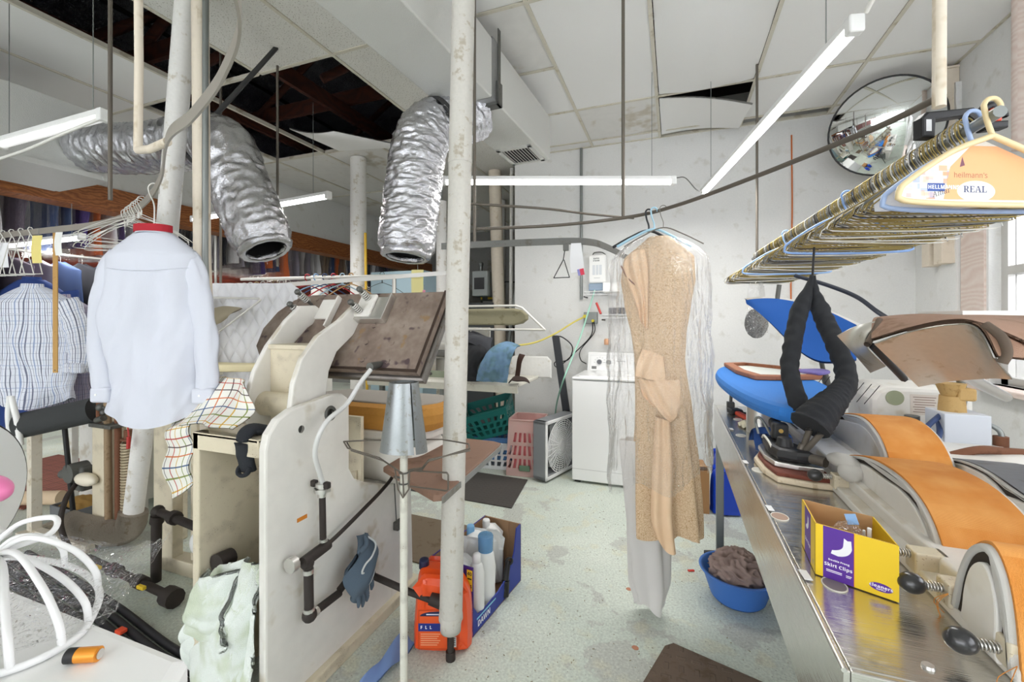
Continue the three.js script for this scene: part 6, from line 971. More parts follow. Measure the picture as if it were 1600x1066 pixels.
// ---------------------------------------------------------------- things on the back wall
{
  const t = thing('steam_generator', 'small white wall mounted steamer above the wire shelf', 'steamer', [-0.727, 1.78, -4.5]);
  obj('body', box(-0.088, 0.088, 0.0, 0.29, 0, 0.09, 0.02), M.plasticWhite, t);
  obj('front_print', at(new THREE.PlaneGeometry(0.15, 0.24), 0, 0.15, 0.0905), decal(0.15, 0.24, (g, w, h) => { g.fillStyle = '#f4f4f2'; g.fillRect(0, 0, w, h); g.fillStyle = '#222'; g.font = `bold ${h * 0.085}px sans-serif`; g.fillText('RAPID', w * 0.26, h * 0.12); g.fillText('STEAM', w * 0.24, h * 0.21); g.fillStyle = '#d6dade'; for (let i = 0; i < 3; i++) g.fillRect(w * (0.2 + i * 0.22), h * 0.36, w * 0.18, h * 0.42); g.fillStyle = '#8a8e94'; g.fillRect(w * 0.3, h * 0.9, w * 0.4, h * 0.012); }), t, { own: true });
  obj('water_tank', box(-0.085, 0.06, -0.075, -0.002, 0.01, 0.085, 0.008), phys(0xb9cfe4, 0.2, { transmission: 0.5, thickness: 0 }), t);
  obj('handle', tube([[-0.05, 0.29, 0.05], [-0.03, 0.315, 0.05], [0.04, 0.315, 0.05], [0.08, 0.29, 0.05]], 0.006, 20, 6), M.galvDark, t);
  const shelf = (y, x0, x1, label) => { const s = thing('wire_shelf', label, 'shelf', [0, y, -4.5]); obj('wires', [rod([x0, 0, 0.2], [x1, 0, 0.2], 0.004), rod([x0, 0.03, 0.2], [x1, 0.03, 0.2], 0.004), rod([x0, 0, 0.005], [x1, 0, 0.005], 0.004), ...Array.from({ length: 12 }, (_, i) => rod([lerp(x0, x1, i / 11), 0, 0.005], [lerp(x0, x1, i / 11), 0.03, 0.2], 0.0022, 0.0022, 5))], std(0xf0f0f0, 0.5), s); obj('bracket', rod([x0, -0.02, 0.0], [x0, -0.02, 0.18], 0.007), M.black, s); return s; };
  shelf(1.66, -0.84, -0.3, 'upper white wire shelf under the wall steamer'); shelf(1.43, -0.66, -0.3, 'lower white wire shelf behind the gown');
  const it = (n, l, c, g, m) => tag(obj(n, g, m), l, c);
  it('shelf_box', 'white carton on the upper wire shelf', 'box', box(-0.66, -0.5, 1.68, 1.78, -4.45, -4.35, 0.005), M.plasticWhite);
  it('shelf_box', 'dark carton on the lower wire shelf', 'box', box(-0.60, -0.45, 1.455, 1.53, -4.45, -4.35, 0.005), std(0x3c3c44, 0.6));
  it('red_stick', 'red and white stick leaning on the lower wire shelf', 'stick', rod([-0.68, 1.47, -4.36], [-0.73, 1.58, -4.4], 0.012), std(0xd04a46, 0.5));
  const o = thing('outlet_box', 'grey wall outlet with yellow plug at the conduit foot', 'outlet', [-0.80, 1.37, -4.5]);
  obj('box', box(-0.07, 0.07, 0, 0.12, 0, 0.05, 0.006), M.galv, o); obj('plug', [rod([-0.05, 0.075, 0.05], [-0.05, 0.075, 0.1], 0.018), rod([0.03, 0.03, 0.05], [0.03, 0.03, 0.09], 0.014)], std(0xd8c63c, 0.5), o);
  it('pill_bottle', 'small white and orange bottle under the lower shelf', 'bottle', lathe([[0, 0], [0.03, 0], [0.03, 0.05], [0.02, 0.06], [0, 0.06]], 16, [-0.63, 1.16, -4.44]), std(0xe6b08a, 0.5));
  it('power_cord', 'yellow extension cord drooping from the outlet to the work table', 'cord', tube([[-0.85, 1.445, -4.42], [-0.95, 1.38, -4.3], [-1.1, 1.27, -4.15], [-1.25, 1.19, -3.95], [-1.42, 1.165, -3.7]], 0.009, 40, 8), std(0xd6c766, 0.5));
  it('power_cord', 'black cord looping from the outlet behind the washer', 'cord', tube([[-0.77, 1.40, -4.42], [-0.79, 1.25, -4.43], [-0.95, 1.08, -4.44], [-1.13, 0.92, -4.42], [-1.16, 0.97, -4.4], [-1.02, 1.0, -4.4], [-0.98, 1.13, -4.42], [-1.08, 1.23, -4.4], [-1.19, 1.245, -4.38]], 0.006, 70, 6), M.black);
  it('power_cord', 'short black cord from the outlet to the washer panel', 'cord', tube([[-0.76, 1.40, -4.42], [-0.76, 1.28, -4.44], [-0.90, 1.10, -4.45], [-0.90, 1.0, -4.45], [-0.84, 0.96, -4.44]], 0.005, 30, 6), M.black);
  it('water_hose', 'mint green hose running from the steamer down past the washer', 'hose', tube([[-0.75, 1.71, -4.42], [-0.80, 1.5, -4.35], [-0.86, 1.25, -4.25], [-0.93, 1.0, -4.1], [-0.97, 0.85, -4.0], [-1.08, 0.62, -4.2], [-1.15, 0.4, -4.35]], 0.008, 50, 8), std(0xa8dcc8, 0.4));
  it('black_bar', 'black flat bar leaning between the fan and washer', 'bar', at(new THREE.BoxGeometry(0.07, 1.26, 0.03), -1.04, 0.62, -4.32, 0, 0, 0.145), std(0x3a3d42, 0.6));
  // hanging triangle hook and paper tags on the flat rail
  const h = thing('triangle_hook', 'black wire triangle hanging on a clip from the flat rail', 'hook', [-0.515, 1.78, -2.165]);
  obj('wire', wire([[0, 0, 0], [-0.012, -0.075, 0], [-0.062, -0.165, 0], [0.02, -0.165, 0], [-0.008, -0.075, 0]], 0.0025), M.black, h); obj('clip', box(-0.012, 0.016, -0.03, 0.005, -0.008, 0.008, 0.003), M.galvDark, h);
  const p = thing('paper_ticket', 'white paper ticket with red and blue corner on the flat rail', 'ticket', [-0.46, 1.785, -2.16], 0.15);
  obj('paper', patch([[[-0.025, 0, 0], [0.025, 0.0, 0]], [[-0.03, -0.08, 0.01], [0.035, -0.075, 0.01]], [[-0.025, -0.15, 0], [0.04, -0.14, 0]]], 6, 12, 0.0008), std(0xe4e4e6, 0.8), p);
  obj('colour_patch', [at(new THREE.BoxGeometry(0.02, 0.032, 0.001), 0.03, -0.145, 0.004, 0, 0, 0.2)], std(0xd83a52, 0.6), p); obj('blue_patch', [at(new THREE.BoxGeometry(0.012, 0.032, 0.001), 0.014, -0.148, 0.004, 0, 0, 0.2)], std(0x8d8ac4, 0.6), p);
}
// ---------------------------------------------------------------- floor mats and things on the floor
{
  T.matDots = tex(256, (u, v) => { const x = u * 8 % 1, y = v * 8 % 1, row = (v * 8 | 0) % 2; const k = row ? (x > 0.2 && x < 0.8 && y > 0.35 && y < 0.65) : (x > 0.35 && x < 0.65 && y > 0.2 && y < 0.8); const s = k ? 1 : 0.3; return [s, s, s]; }, { srgb: false });
  tag(obj('floor_mat', extY([[-2.05, 3.06], [-1.13, 3.03], [-1.2, 3.62], [-2.1, 3.66]], 0.001, 0.009, 0.002), std(0x4a4643, 0.9, { bumpMap: R(T.matDots, 3), bumpScale: 0.002 })), 'dark grey rubber mat in front of the laundry baskets', 'mat');
  tag(obj('floor_mat', extY([[-1.75, 2.18], [-1.2, 2.14], [-1.24, 2.66], [-1.78, 2.68]], 0.001, 0.009, 0.002), std(0x7a6c5a, 0.9, { map: R(T.dirt, 2) })), 'brown rubber mat under the white press', 'mat');
  const c = [-0.047, 2.0], a = [-0.075 * 2.6, -0.255 * 2.6], b = [0.341 * 1.35, -0.1 * 1.35];
  tag(obj('floor_mat', extY([[c[0] + 0.01, c[1] - 0.04], [c[0] + 0.045, c[1] - 0.01], [c[0] + b[0], c[1] + b[1]], [c[0] + a[0] + b[0], c[1] + a[1] + b[1]], [c[0] + a[0], c[1] + a[1]]], 0.001, 0.016, 0.006), std(0x6b5b4e, 0.85, { bumpMap: R(T.matDots, 2.2), bumpScale: 0.004, map: R(T.dirt, 2) })), 'brown cushioned mat with raised pattern at the bottom edge', 'mat');
  const t = thing('wash_tub', 'round blue plastic tub on the floor below the table edge', 'tub', [0.30, 0, -2.44]);
  obj('bowl', lathe([[0, 0.004], [0.11, 0.004], [0.125, 0.02], [0.165, 0.14], [0.178, 0.145], [0.18, 0.15], [0.163, 0.15], [0.12, 0.024], [0, 0.014]], 48), std(0x3f74c4, 0.5), t);
  const w = new THREE.SphereGeometry(1, 90, 60, 0, Math.PI * 2, 0, Math.PI * 0.62); const p = w.attributes.position;
  for (let i = 0; i < p.count; i++) { const x = p.getX(i), y = p.getY(i), z = p.getZ(i); const f = 1 + 0.34 * (1 - Math.abs(N3(x * 3.4 + 3, y * 3.4, z * 3.4)) * 2.6) * 0.7 + 0.08 * N3(x * 7, y * 7, z * 7); p.setXYZ(i, x * 0.116 * f, y * 0.10 * f, z * 0.116 * f); } w.computeVertexNormals();
  tag(obj('towel', w.translate(0.30, 0.125, -2.44), std(0xb9a29a, 0.98, { bumpMap: R(T.fine, 20), bumpScale: 0.006 })), 'crumpled pinkish brown towel heaped in the blue tub', 'towel');
  const bm = phys(0x1646c8, 0.35, { clearcoat: 0.2 });
  for (const [x, z, l, tn, h] of [[0.36, -3.52, 'big blue jug standing nearest behind the steel table leg', 0.3, 0.33], [0.40, -3.78, 'blue jug with light blue cap by the back wall', 0.5, 0.40]]) {
    const j = thing('blue_jug', l, 'jug', [x, 0, z], tn);
    obj('body', jugGeo([[-0.09, 0], [0.09, 0], [0.105, 0.05], [0.1, h * 0.68], [0.07, h * 0.88], [0.02, h * 0.97], [-0.04, h * 0.97], [-0.09, h * 0.85], [-0.105, h * 0.6], [-0.105, 0.05]], [[[-0.02, h * 0.72], [0.045, h * 0.7], [0.045, h * 0.76], [0.0, h * 0.85], [-0.03, h * 0.84]]], 0.16, 0.05), bm, j);
    obj('cap', lathe([[0, h + 0.03], [0.024, h + 0.03], [0.026, h - 0.03], [0, h - 0.03]], 18, [-0.03, 0, 0]), std(0x4aa0e8, 0.5), j);
  }
  const cb = thing('cardboard_box', 'brown cardboard box with yellow label behind the gown', 'box', [0.13, 0, -3.55], 0.1);
  obj('body', box(-0.13, 0.1, 0, 0.31, -0.16, 0.12, 0.003), std(0xab8055, 0.85), cb); obj('flap', at(new THREE.BoxGeometry(0.23, 0.004, 0.12), -0.015, 0.325, 0.06, -0.25, 0, 0), std(0xb88d60, 0.85), cb); obj('yellow_label', box(-0.02, 0.03, 0.20, 0.235, 0.12, 0.1215), std(0xf0e03c, 0.6), cb);
  // scrap metal and litter under the table
  const sc = std(0x3a3734, 0.8, { map: R(T.dirt, 4) });
  for (const [x, d, w0, l0, a0, i] of [[0.30, 2.86, 0.26, 0.05, 0.3, 0], [0.36, 2.72, 0.3, 0.07, 0.25, 1], [0.42, 2.6, 0.2, 0.06, 0.5, 2]]) tag(obj('scrap_plate', at(new THREE.BoxGeometry(w0, 0.02, l0), x, 0.012, -d, 0, a0, 0), sc), ['thin dark metal scrap furthest under the table', 'wide dark metal scrap behind the blue tub', 'short dark metal scrap right behind the blue tub'][i], 'scrap');
  tag(obj('red_scrap', at(new THREE.BoxGeometry(0.035, 0.006, 0.012), 0.09, 0.004, -2.62, 0, 0.4, 0), std(0xd03a2c, 0.6)), 'small red scrap on the floor left of the tub', 'scrap');
  for (const [x, d, l] of [[-0.22, 2.33, 'round chipped terracotta spot of bare floor near the mat'], [-0.155, 1.92, 'small terracotta chip beside the cushioned mat']]) tag(obj('paint_chip', extY([[x - 0.014, d], [x - 0.004, d + 0.013], [x + 0.012, d + 0.008], [x + 0.014, d - 0.006], [x, d - 0.012]], 0.0004, 0.002, 0, [], true), std(0xc0876c, 0.9)), l, 'chip');
  const r = rng(21), crumb = []; for (let i = 0; i < 420; i++) { const x = lerp(-1.2, 0.6, r()), d = lerp(1.3, 3.5, r()); const s = 0.0015 + r() * 0.0032; crumb.push(at(new THREE.BoxGeometry(s * 2, 0.0016, s * 0.8), x, 0.0012, -d, 0, r() * 6, 0)); }
  const cr0 = tag(obj('floor_crumbs', crumb, std(0x98927c, 0.9)), 'fine crumbs and lint scattered on the painted floor', 'litter'); cr0.userData.kind = 'stuff';
}
// ================================================================ hanging shirts and the left work area
// shirt seen from the back: closed body, two sleeves, collar; origin at the collar base, y down
function shirt(name, label, pos, turn, o) {
  const { w = 0.2, hemw = 0.2, len = 0.8, dep = 0.06, mat, uv = 1, sl, collar = mat, seed = 1, tail = 0.05 } = o;
  const t = thing(name, label, 'shirt', pos, turn, o.group);
  const body = sheet((u, q) => {
    const a = u * Math.PI * 2, ca = Math.cos(a), sa = Math.sin(a), wx = lerp(w, hemw, q) * (q < 0.13 ? lerp(0.3, 1, Math.pow(q / 0.13, 0.85)) : 1);
    const x = Math.sign(ca) * Math.pow(Math.abs(ca), 0.75) * wx, fold = (0.008 * Math.sin(x * 46 + seed + 2 * N3(x * 5, q * 3, 1)) + 0.045 * N3(x * 9, q * 3.2, seed) + 0.012 * N3(x * 24 + q * 6, q * 8, seed)) * sstep(0.08, 0.5, q);
    let y = -len * q; y += tail * sstep(0.75, 1, q) * (Math.pow(Math.abs(x) / hemw, 2) - 0.25) * 1.4;
    return V(x, y, sa * dep * (q < 0.13 ? lerp(0.45, 1, q / 0.13) : lerp(1, 0.8, q)) + fold);
  }, 100, 60, 0.002, true);
  const scale = (g, a, b) => { const k = g.attributes.uv; for (let i = 0; i < k.count; i++) k.setXY(i, k.getX(i) * a, k.getY(i) * b); return g; };
  obj('body', scale(body, Math.round(w * 4.4 * 4) / 4, len), mat, t, { own: true });
  for (const s of sl) {
    const g = sweep(curve(s.p), (a, q) => { const k = lerp(s.r0, s.r1, q) * (1 + 0.22 * N3(Math.cos(a) * 1.4, Math.sin(a) * 1.4, q * 7 + seed)); return [Math.cos(a) * k, Math.sin(a) * k * 0.55]; }, 50, 26, true, V(0, 0, 1));
    const sv = obj('sleeve', scale(g, 0.3, 0.65), mat, t, { own: true });
    if (s.cuff) { const e = s.p[s.p.length - 1]; obj('cuff', [box(e[0] - s.r1 * 1.05, e[0] + s.r1 * 1.05, e[1] - 0.005, e[1] + 0.06, e[2] - s.r1 * 0.62, e[2] + s.r1 * 0.62, 0.012)], mat, sv); obj('button', new THREE.CylinderGeometry(0.0045, 0.0045, 0.003, 10).rotateX(Math.PI / 2).translate(e[0] - 0.01, e[1] + 0.03, e[2] + s.r1 * 0.63), M.plasticWhite, sv); }
  }
  obj('collar', sheet((u, v) => { const a = -0.25 + u * (Math.PI + 0.5) + Math.PI, r = lerp(0.062, 0.07, v); return V(Math.cos(a) * r, lerp(0.022, -0.022, v) - 0.012 * Math.sin(a) * v, -Math.sin(a) * r * 0.62); }, 30, 5, 0.005), collar, t);
  obj('yoke_seam', tube(Array.from({ length: 13 }, (_, i) => { const x = lerp(-w * 0.92, w * 0.92, i / 12); return [x, -0.155 - 0.02 * Math.cos(x / w * 1.5), dep * Math.sqrt(Math.max(0.05, 1 - Math.pow(Math.abs(x) / w, 2.6))) + 0.003]; }), 0.0016, 30, 4), mat, t);
  return t;
}
const wf = 0.00272;
{
  const m = std(0xd6d9e4, 0.85, { bumpMap: R(T.weave, 12), bumpScale: 0.0004 });
  const t = shirt('dress_shirt', 'white long sleeved shirt with red collar band hanging from the rail', [-2.073, 1.775, -1.203], 0.356, { w: 0.195, hemw: 0.20, len: 0.81, mat: m, seed: 3, dep: 0.065, sl: [{ p: [[-0.135, -0.10, 0], [-0.195, -0.2, 0.005], [-0.235, -0.4, 0.0], [-0.225, -0.58, 0.005], [-0.205, -0.72, 0.01]], r0: 0.05, r1: 0.038, cuff: true }, { p: [[0.135, -0.11, 0.0], [0.185, -0.2, 0.01], [0.225, -0.38, 0.015], [0.242, -0.55, 0.02], [0.245, -0.72, 0.03]], r0: 0.05, r1: 0.045, cuff: true }] });
  obj('red_band', sheet((u, v) => { const a = -0.2 + u * (Math.PI + 0.4) + Math.PI, r = 0.074; return V(Math.cos(a) * r, lerp(0.024, -0.006, v), -Math.sin(a) * r * 0.64); }, 30, 3, 0.004), std(0xb01f2e, 0.8), t);
  const hk = thing('shirt_hanger', 'wire hook of the white shirt on the curved rail', 'hanger', [-2.09, 1.94, -1.215], 0.356);
  obj('hook', tube([[0.02, 0.0, 0], [0.018, 0.03, 0], [-0.004, 0.045, 0], [-0.024, 0.03, 0], [-0.02, 0.0, 0], [0, -0.05, 0], [0, -0.14, 0]], 0.003, 30, 6), M.railWhite, hk); obj('arms', tube([[-0.15, -0.24, 0], [-0.07, -0.185, 0], [0, -0.14, 0], [0.07, -0.185, 0], [0.15, -0.24, 0]], 0.003, 20, 6), M.railWhite, hk);
  T.plaid = tex(512, (u, v) => { let c = [0.90, 0.91, 0.95]; const st = [[0.04, 0.02, 0], [0.09, 0.012, 1], [0.14, 0.03, 0], [0.22, 0.014, 2], [0.3, 0.035, 1], [0.38, 0.01, 0], [0.46, 0.022, 2], [0.55, 0.03, 0], [0.63, 0.012, 1], [0.72, 0.034, 2], [0.8, 0.014, 0], [0.88, 0.028, 1], [0.95, 0.01, 2]]; const cols = [hex(0x666b82), hex(0x8c9dc2), hex(0x4a5068)]; for (const [o, w, k] of st) if (Math.abs(u - o) < w / 2) c = mix3(c, cols[k], 0.9); for (const [o, w, k] of [[0.1, 0.012, 2], [0.4, 0.01, 2], [0.7, 0.012, 0], [0.85, 0.03, 1]]) if (Math.abs(v - o) < w / 2) c = mix3(c, cols[k], 0.5); return c; });
  const pm = std(0xffffff, 0.9, { map: R(T.plaid, 7) });
  const p = shirt('plaid_shirt', 'blue and grey plaid shirt hanging at the left edge', [-3.93, 1.615, -1.575], 0.356, { w: 0.27, hemw: 0.275, len: 0.77, mat: pm, seed: 8, dep: 0.07, sl: [{ p: [[0.22, -0.1, 0], [0.29, -0.24, 0.01], [0.33, -0.42, 0.02], [0.32, -0.55, 0.03]], r0: 0.085, r1: 0.06, cuff: true }, { p: [[-0.22, -0.1, 0], [-0.29, -0.24, 0.01], [-0.33, -0.42, 0.0], [-0.32, -0.6, 0.0]], r0: 0.085, r1: 0.055, cuff: true }] });
  shirt('lilac_shirt', 'pale pink checked shirt tail showing below the plaid shirt', [-4.02, 1.56, -1.75], 0.356, { w: 0.26, hemw: 0.26, len: 0.80, mat: std(0xd8ccd6, 0.9, { map: R(T.plaid, 7) }), seed: 5, sl: [] });
  shirt('black_blouse', 'black top with patterned peach collar between the two shirts', [-4.02, 1.52, -1.98], 0.356, { w: 0.24, hemw: 0.22, len: 0.62, mat: std(0x2a2c30, 0.9), collar: std(0xd89a7c, 0.9, { map: R(T.plate, 8) }), seed: 6, sl: [{ p: [[0.2, -0.09, 0], [0.26, -0.2, 0], [0.28, -0.36, 0]], r0: 0.07, r1: 0.055 }] });
  shirt('navy_jacket', 'navy garment hanging behind the plaid shirt at far left', [-4.75, 1.72, -1.9], 0.4, { w: 0.3, hemw: 0.32, len: 1.15, mat: std(0x27407e, 0.85), seed: 7, dep: 0.09, sl: [{ p: [[0.26, -0.1, 0], [0.32, -0.3, 0], [0.33, -0.55, 0]], r0: 0.08, r1: 0.06 }] });
}
// folding yardstick
{
  const t = thing('yardstick', 'wooden yardstick hanging from the rail over the plaid shirt', 'yardstick', [-3.53, 1.08, -1.515], 0.356);
  obj('stick', box(-0.0145, 0.0145, 0, 0.88, -0.003, 0.003, 0.001), std(0xc79a55, 0.6, { map: R(T.dirt, 3) }), t);
  obj('rivet', new THREE.CylinderGeometry(0.004, 0.004, 0.008, 10).rotateX(Math.PI / 2).translate(0, 0.015, 0), M.galvDark, t);
  obj('hang_loop', tube([[0, 0.87, 0], [0.004, 0.89, 0], [0, 0.905, 0]], 0.002, 8, 5), M.galvDark, t);
}
// trouser hangers and paper notes on the same rail
{
  const r = rng(9);
  for (let i = 0; i < 7; i++) { const x = -4.35 + i * 0.1, m = new THREE.Mesh(metreUV(merge([tube([[0.012, 0, 0], [0, 0.016, 0], [-0.014, 0.002, 0], [0, -0.03, 0], [-0.01, -0.06, 0], [-0.05, -0.26, 0], [-0.04, -0.275, 0], [0.05, -0.275, 0], [0.055, -0.26, 0], [0.012, -0.06, 0], [0, -0.03, 0]], 0.003, 50, 5)])), M.railWhite); m.name = numbered('trouser_hanger'); m.position.set(x, 1.965, -1.475 - 0.01 * i * 0.3); m.rotation.y = 0.5 + r() * 0.5; scene.add(m); tag(m, 'white wire trouser hanger on the flat left rail', 'hanger', 'trouser hangers on the left rail'); }
  const note = (pos, w, h, col, label, turn = 0.3) => { const n = thing('paper_note', label, 'note', pos, turn); obj('paper', patch([[[-w / 2, 0, 0], [w / 2, 0, 0.004]], [[-w / 2, -h / 2, 0.008], [w / 2, -h / 2, 0.012]], [[-w / 2, -h, 0], [w / 2, -h, 0.006]]], 6, 10, 0.0008), std(col, 0.85), n); obj('pin', rod([0, -0.01, -0.003], [0, 0.04, -0.003], 0.0015, 0.0015, 5), M.galv, n); return n; };
  note([-3.66, 1.92, -1.49], 0.07, 0.17, 0xf0e08c, 'yellow paper slip hanging on the rail left of the yardstick');
  note([-1.755, 1.77, -2.74], 0.09, 0.17, 0xf0e8a4, 'pale yellow notepaper below the right foil duct', 0.3);
  note([-1.70, 1.62, -2.74], 0.022, 0.09, 0xe79ab0, 'narrow pink slip beside the pale yellow notepaper', 0.3);
  note([-3.47, 1.93, -1.508], 0.05, 0.14, 0xf4f4f0, 'white paper tag hanging beside the yardstick', 0.3);
  note([-4.05, 1.90, -1.49], 0.08, 0.16, 0xf2f2f4, 'white paper sheet on the trouser hangers', 0.3);
}
// ---------------------------------------------------------------- sleeve pressing machine
{
  const t = thing('sleeve_machine', 'white sleeve press with black arm, tall coil spring and rusty rods', 'press');
  const dirty = M.pressDirty;
  obj('column', [box(-3.47, -3.34, 0.12, 0.77, -1.74, -1.66, 0.015), box(-3.60, -3.44, 0.0, 0.78, -1.86, -1.76, 0.01)], dirty, t);
  obj('rod', [rod([-3.37, 0.75, -1.65], [-3.37, 1.06, -1.65], 0.014), rod([-3.40, 0.74, -1.66], [-3.40, 1.05, -1.66], 0.009)], M.rust, t);
  obj('rod', [rod([-3.29, 0.1, -1.66], [-3.30, 0.95, -1.66], 0.02)], std(0x9a8264, 0.7, { map: R(T.dirt, 5) }), t);
  obj('rod', [rod([-3.25, 0.1, -1.69], [-3.255, 0.9, -1.69], 0.018)], M.rust, t);
  obj('linkage', [ball(-3.33, 0.86, -1.64, 0.025), ball(-3.30, 0.83, -1.64, 0.02), box(-3.42, -3.2, 0.735, 0.76, -1.70, -1.62, 0.005), rod([-3.3, 0.86, -1.64], [-3.18, 0.8, -1.66], 0.01), rod([-3.35, 0.78, -1.63], [-3.28, 0.80, -1.63], 0.018)], M.galvDark, t);
  obj('spring', Array.from({ length: 30 }, (_, i) => new THREE.TorusGeometry(0.034, 0.0085, 6, 18).rotateX(Math.PI / 2 + 0.1).translate(-3.165, 0.14 + i * 0.0172, -1.70)), std(0xb4a68c, 0.5, { metalness: 0.4 }), t);
  obj('spring_cap', [rod([-3.165, 0.65, -1.7], [-3.165, 0.72, -1.7], 0.025), rod([-3.165, 0.66, -1.7], [-3.165, 0.67, -1.7], 0.042)], M.rust, t);
  obj('upright', [box(-3.23, -3.20, 0.05, 0.74, -1.75, -1.72, 0.003), box(-3.08, -2.93, 0.0, 0.98, -1.90, -1.84, 0.01)], dirty, t);
  obj('red_lever', [tube([[-2.98, 0.72, -1.60], [-2.985, 0.78, -1.60], [-2.95, 0.80, -1.60]], 0.005, 12, 6), rod([-2.985, 0.65, -1.60], [-2.98, 0.72, -1.60], 0.01)], std(0xb8322e, 0.5), t);
  obj('pressing_arm', [rod([-3.79, 0.747, -1.472], [-3.42, 0.836, -1.66], 0.078, 0.078, 28)], std(0x3d3f40, 0.85, { bumpMap: R(T.fine, 10), bumpScale: 0.003 }), t);
  const hk = obj('end_hook', [tube([[-3.80, 0.65, -1.43], [-3.81, 0.80, -1.42], [-3.80, 0.90, -1.42], [-3.785, 0.935, -1.42], [-3.765, 0.90, -1.42], [-3.735, 0.78, -1.43], [-3.725, 0.64, -1.44]], 0.016, 40, 8)], M.plasticWhite, t);
  obj('brace', [rod([-3.64, 0.0, -1.66], [-3.63, 0.74, -1.60], 0.014)], M.black, t);
  obj('leg_frame', [box(-3.93, -3.875, 0.0, 0.66, -1.60, -1.545, 0.004), box(-3.93, -3.3, 0.0, 0.045, -1.60, -1.55, 0.004), box(-3.95, -3.88, 0.0, 0.04, -2.0, -1.5, 0.004)], std(0xe6ddcc, 0.6, { map: R(T.dirt, 2) }), t);
  obj('motor', [new THREE.CylinderGeometry(0.06, 0.06, 0.1, 20).rotateX(Math.PI / 2).translate(-3.62, 0.42, -1.66), box(-3.66, -3.54, 0.3, 0.46, -1.72, -1.64, 0.02), new THREE.CylinderGeometry(0.03, 0.025, 0.06, 16).rotateZ(Math.PI / 2).translate(-3.7, 0.4, -1.64)], std(0x5f605c, 0.6, { map: R(T.dirt, 5) }), t);
  obj('cream_knob', new THREE.SphereGeometry(0.045, 18, 14).scale(2.2, 0.9, 0.9).translate(-3.46, 0.40, -1.63), std(0xeee6d2, 0.5), t);
  obj('floor_duct', sweep(curve([[-3.12, 0.22, -1.70], [-3.14, 0.12, -1.69], [-3.22, 0.09, -1.66], [-3.36, 0.10, -1.63], [-3.5, 0.11, -1.61], [-3.58, 0.12, -1.60]]), (a, s) => { const k = 0.075 * (1 + 0.07 * N3(Math.cos(a) * 2, Math.sin(a) * 2, s * 14)); return [Math.cos(a) * k, Math.sin(a) * k]; }, 60, 24), std(0xb0a596, 0.4, { metalness: 0.6, map: R(T.dirt, 3), bumpMap: R(T.crinkle, 6), bumpScale: 0.01 }), t);
  obj('steam_line', [tube([[-3.55, 0.36, -1.62], [-3.5, 0.30, -1.55], [-3.44, 0.18, -1.50], [-3.30, 0.07, -1.48], [-3.1, 0.055, -1.47]], 0.014, 40, 8), rod([-3.1, 0.055, -1.47], [-2.25, 0.055, -1.40], 0.02), rod([-2.85, 0.055, -1.45], [-2.78, 0.055, -1.445], 0.032), rod([-2.6, 0.055, -1.43], [-2.53, 0.055, -1.425], 0.032), rod([-2.32, 0.055, -1.405], [-2.25, 0.055, -1.40], 0.045)], M.ironPipe, t);
  for (const [x, z] of [[-2.9, -1.40], [-2.48, -1.37]]) obj('yellow_valve_tag', box(x, x + 0.05, 0.075, 0.092, z - 0.01, z + 0.008, 0.003), std(0xe2bf2c, 0.6), t);
}
// other white machine base, elbow pipe and round reservoir between the shirt and the press
{
  const t = thing('boiler_press', 'white machine base with black elbow pipe behind the checked cloth', 'machine', [0, 0, 0]);
  obj('frame', [box(-2.76, -2.60, 0.0, 0.92, -1.66, -1.60, 0.006), box(-2.76, -2.05, 0.0, 0.08, -1.68, -1.60, 0.006), box(-2.45, -2.40, 0.1, 0.9, -1.66, -1.60, 0.004), box(-2.6, -2.2, 0.2, 0.5, -1.75, -1.72)], M.pressDirty, t);
  obj('elbow_pipe', [rod([-2.60, 0.0, -1.52], [-2.56, 0.34, -1.50], 0.024), rod([-2.56, 0.33, -1.50], [-2.55, 0.37, -1.5], 0.032), ball(-2.55, 0.39, -1.50, 0.032), rod([-2.55, 0.39, -1.50], [-1.68, 0.36, -1.42], 0.02), rod([-2.42, 0.386, -1.49], [-2.38, 0.385, -1.485], 0.034)], M.ironPipe, t);
  obj('reservoir', [new THREE.SphereGeometry(0.075, 24, 18).scale(1, 0.95, 0.8).translate(-2.22, 0.28, -1.52)], M.plasticWhite, t);
  obj('stained_rag', patch([[[-2.16, 0.36, -1.47], [-2.10, 0.37, -1.47]], [[-2.18, 0.28, -1.45], [-2.08, 0.28, -1.45]], [[-2.15, 0.2, -1.47], [-2.09, 0.19, -1.47]]], 12, 16, 0.01, (u, v) => 0.012 * N3(u * 6, v * 6, 1)), std(0xc8a878, 0.95), t);
}
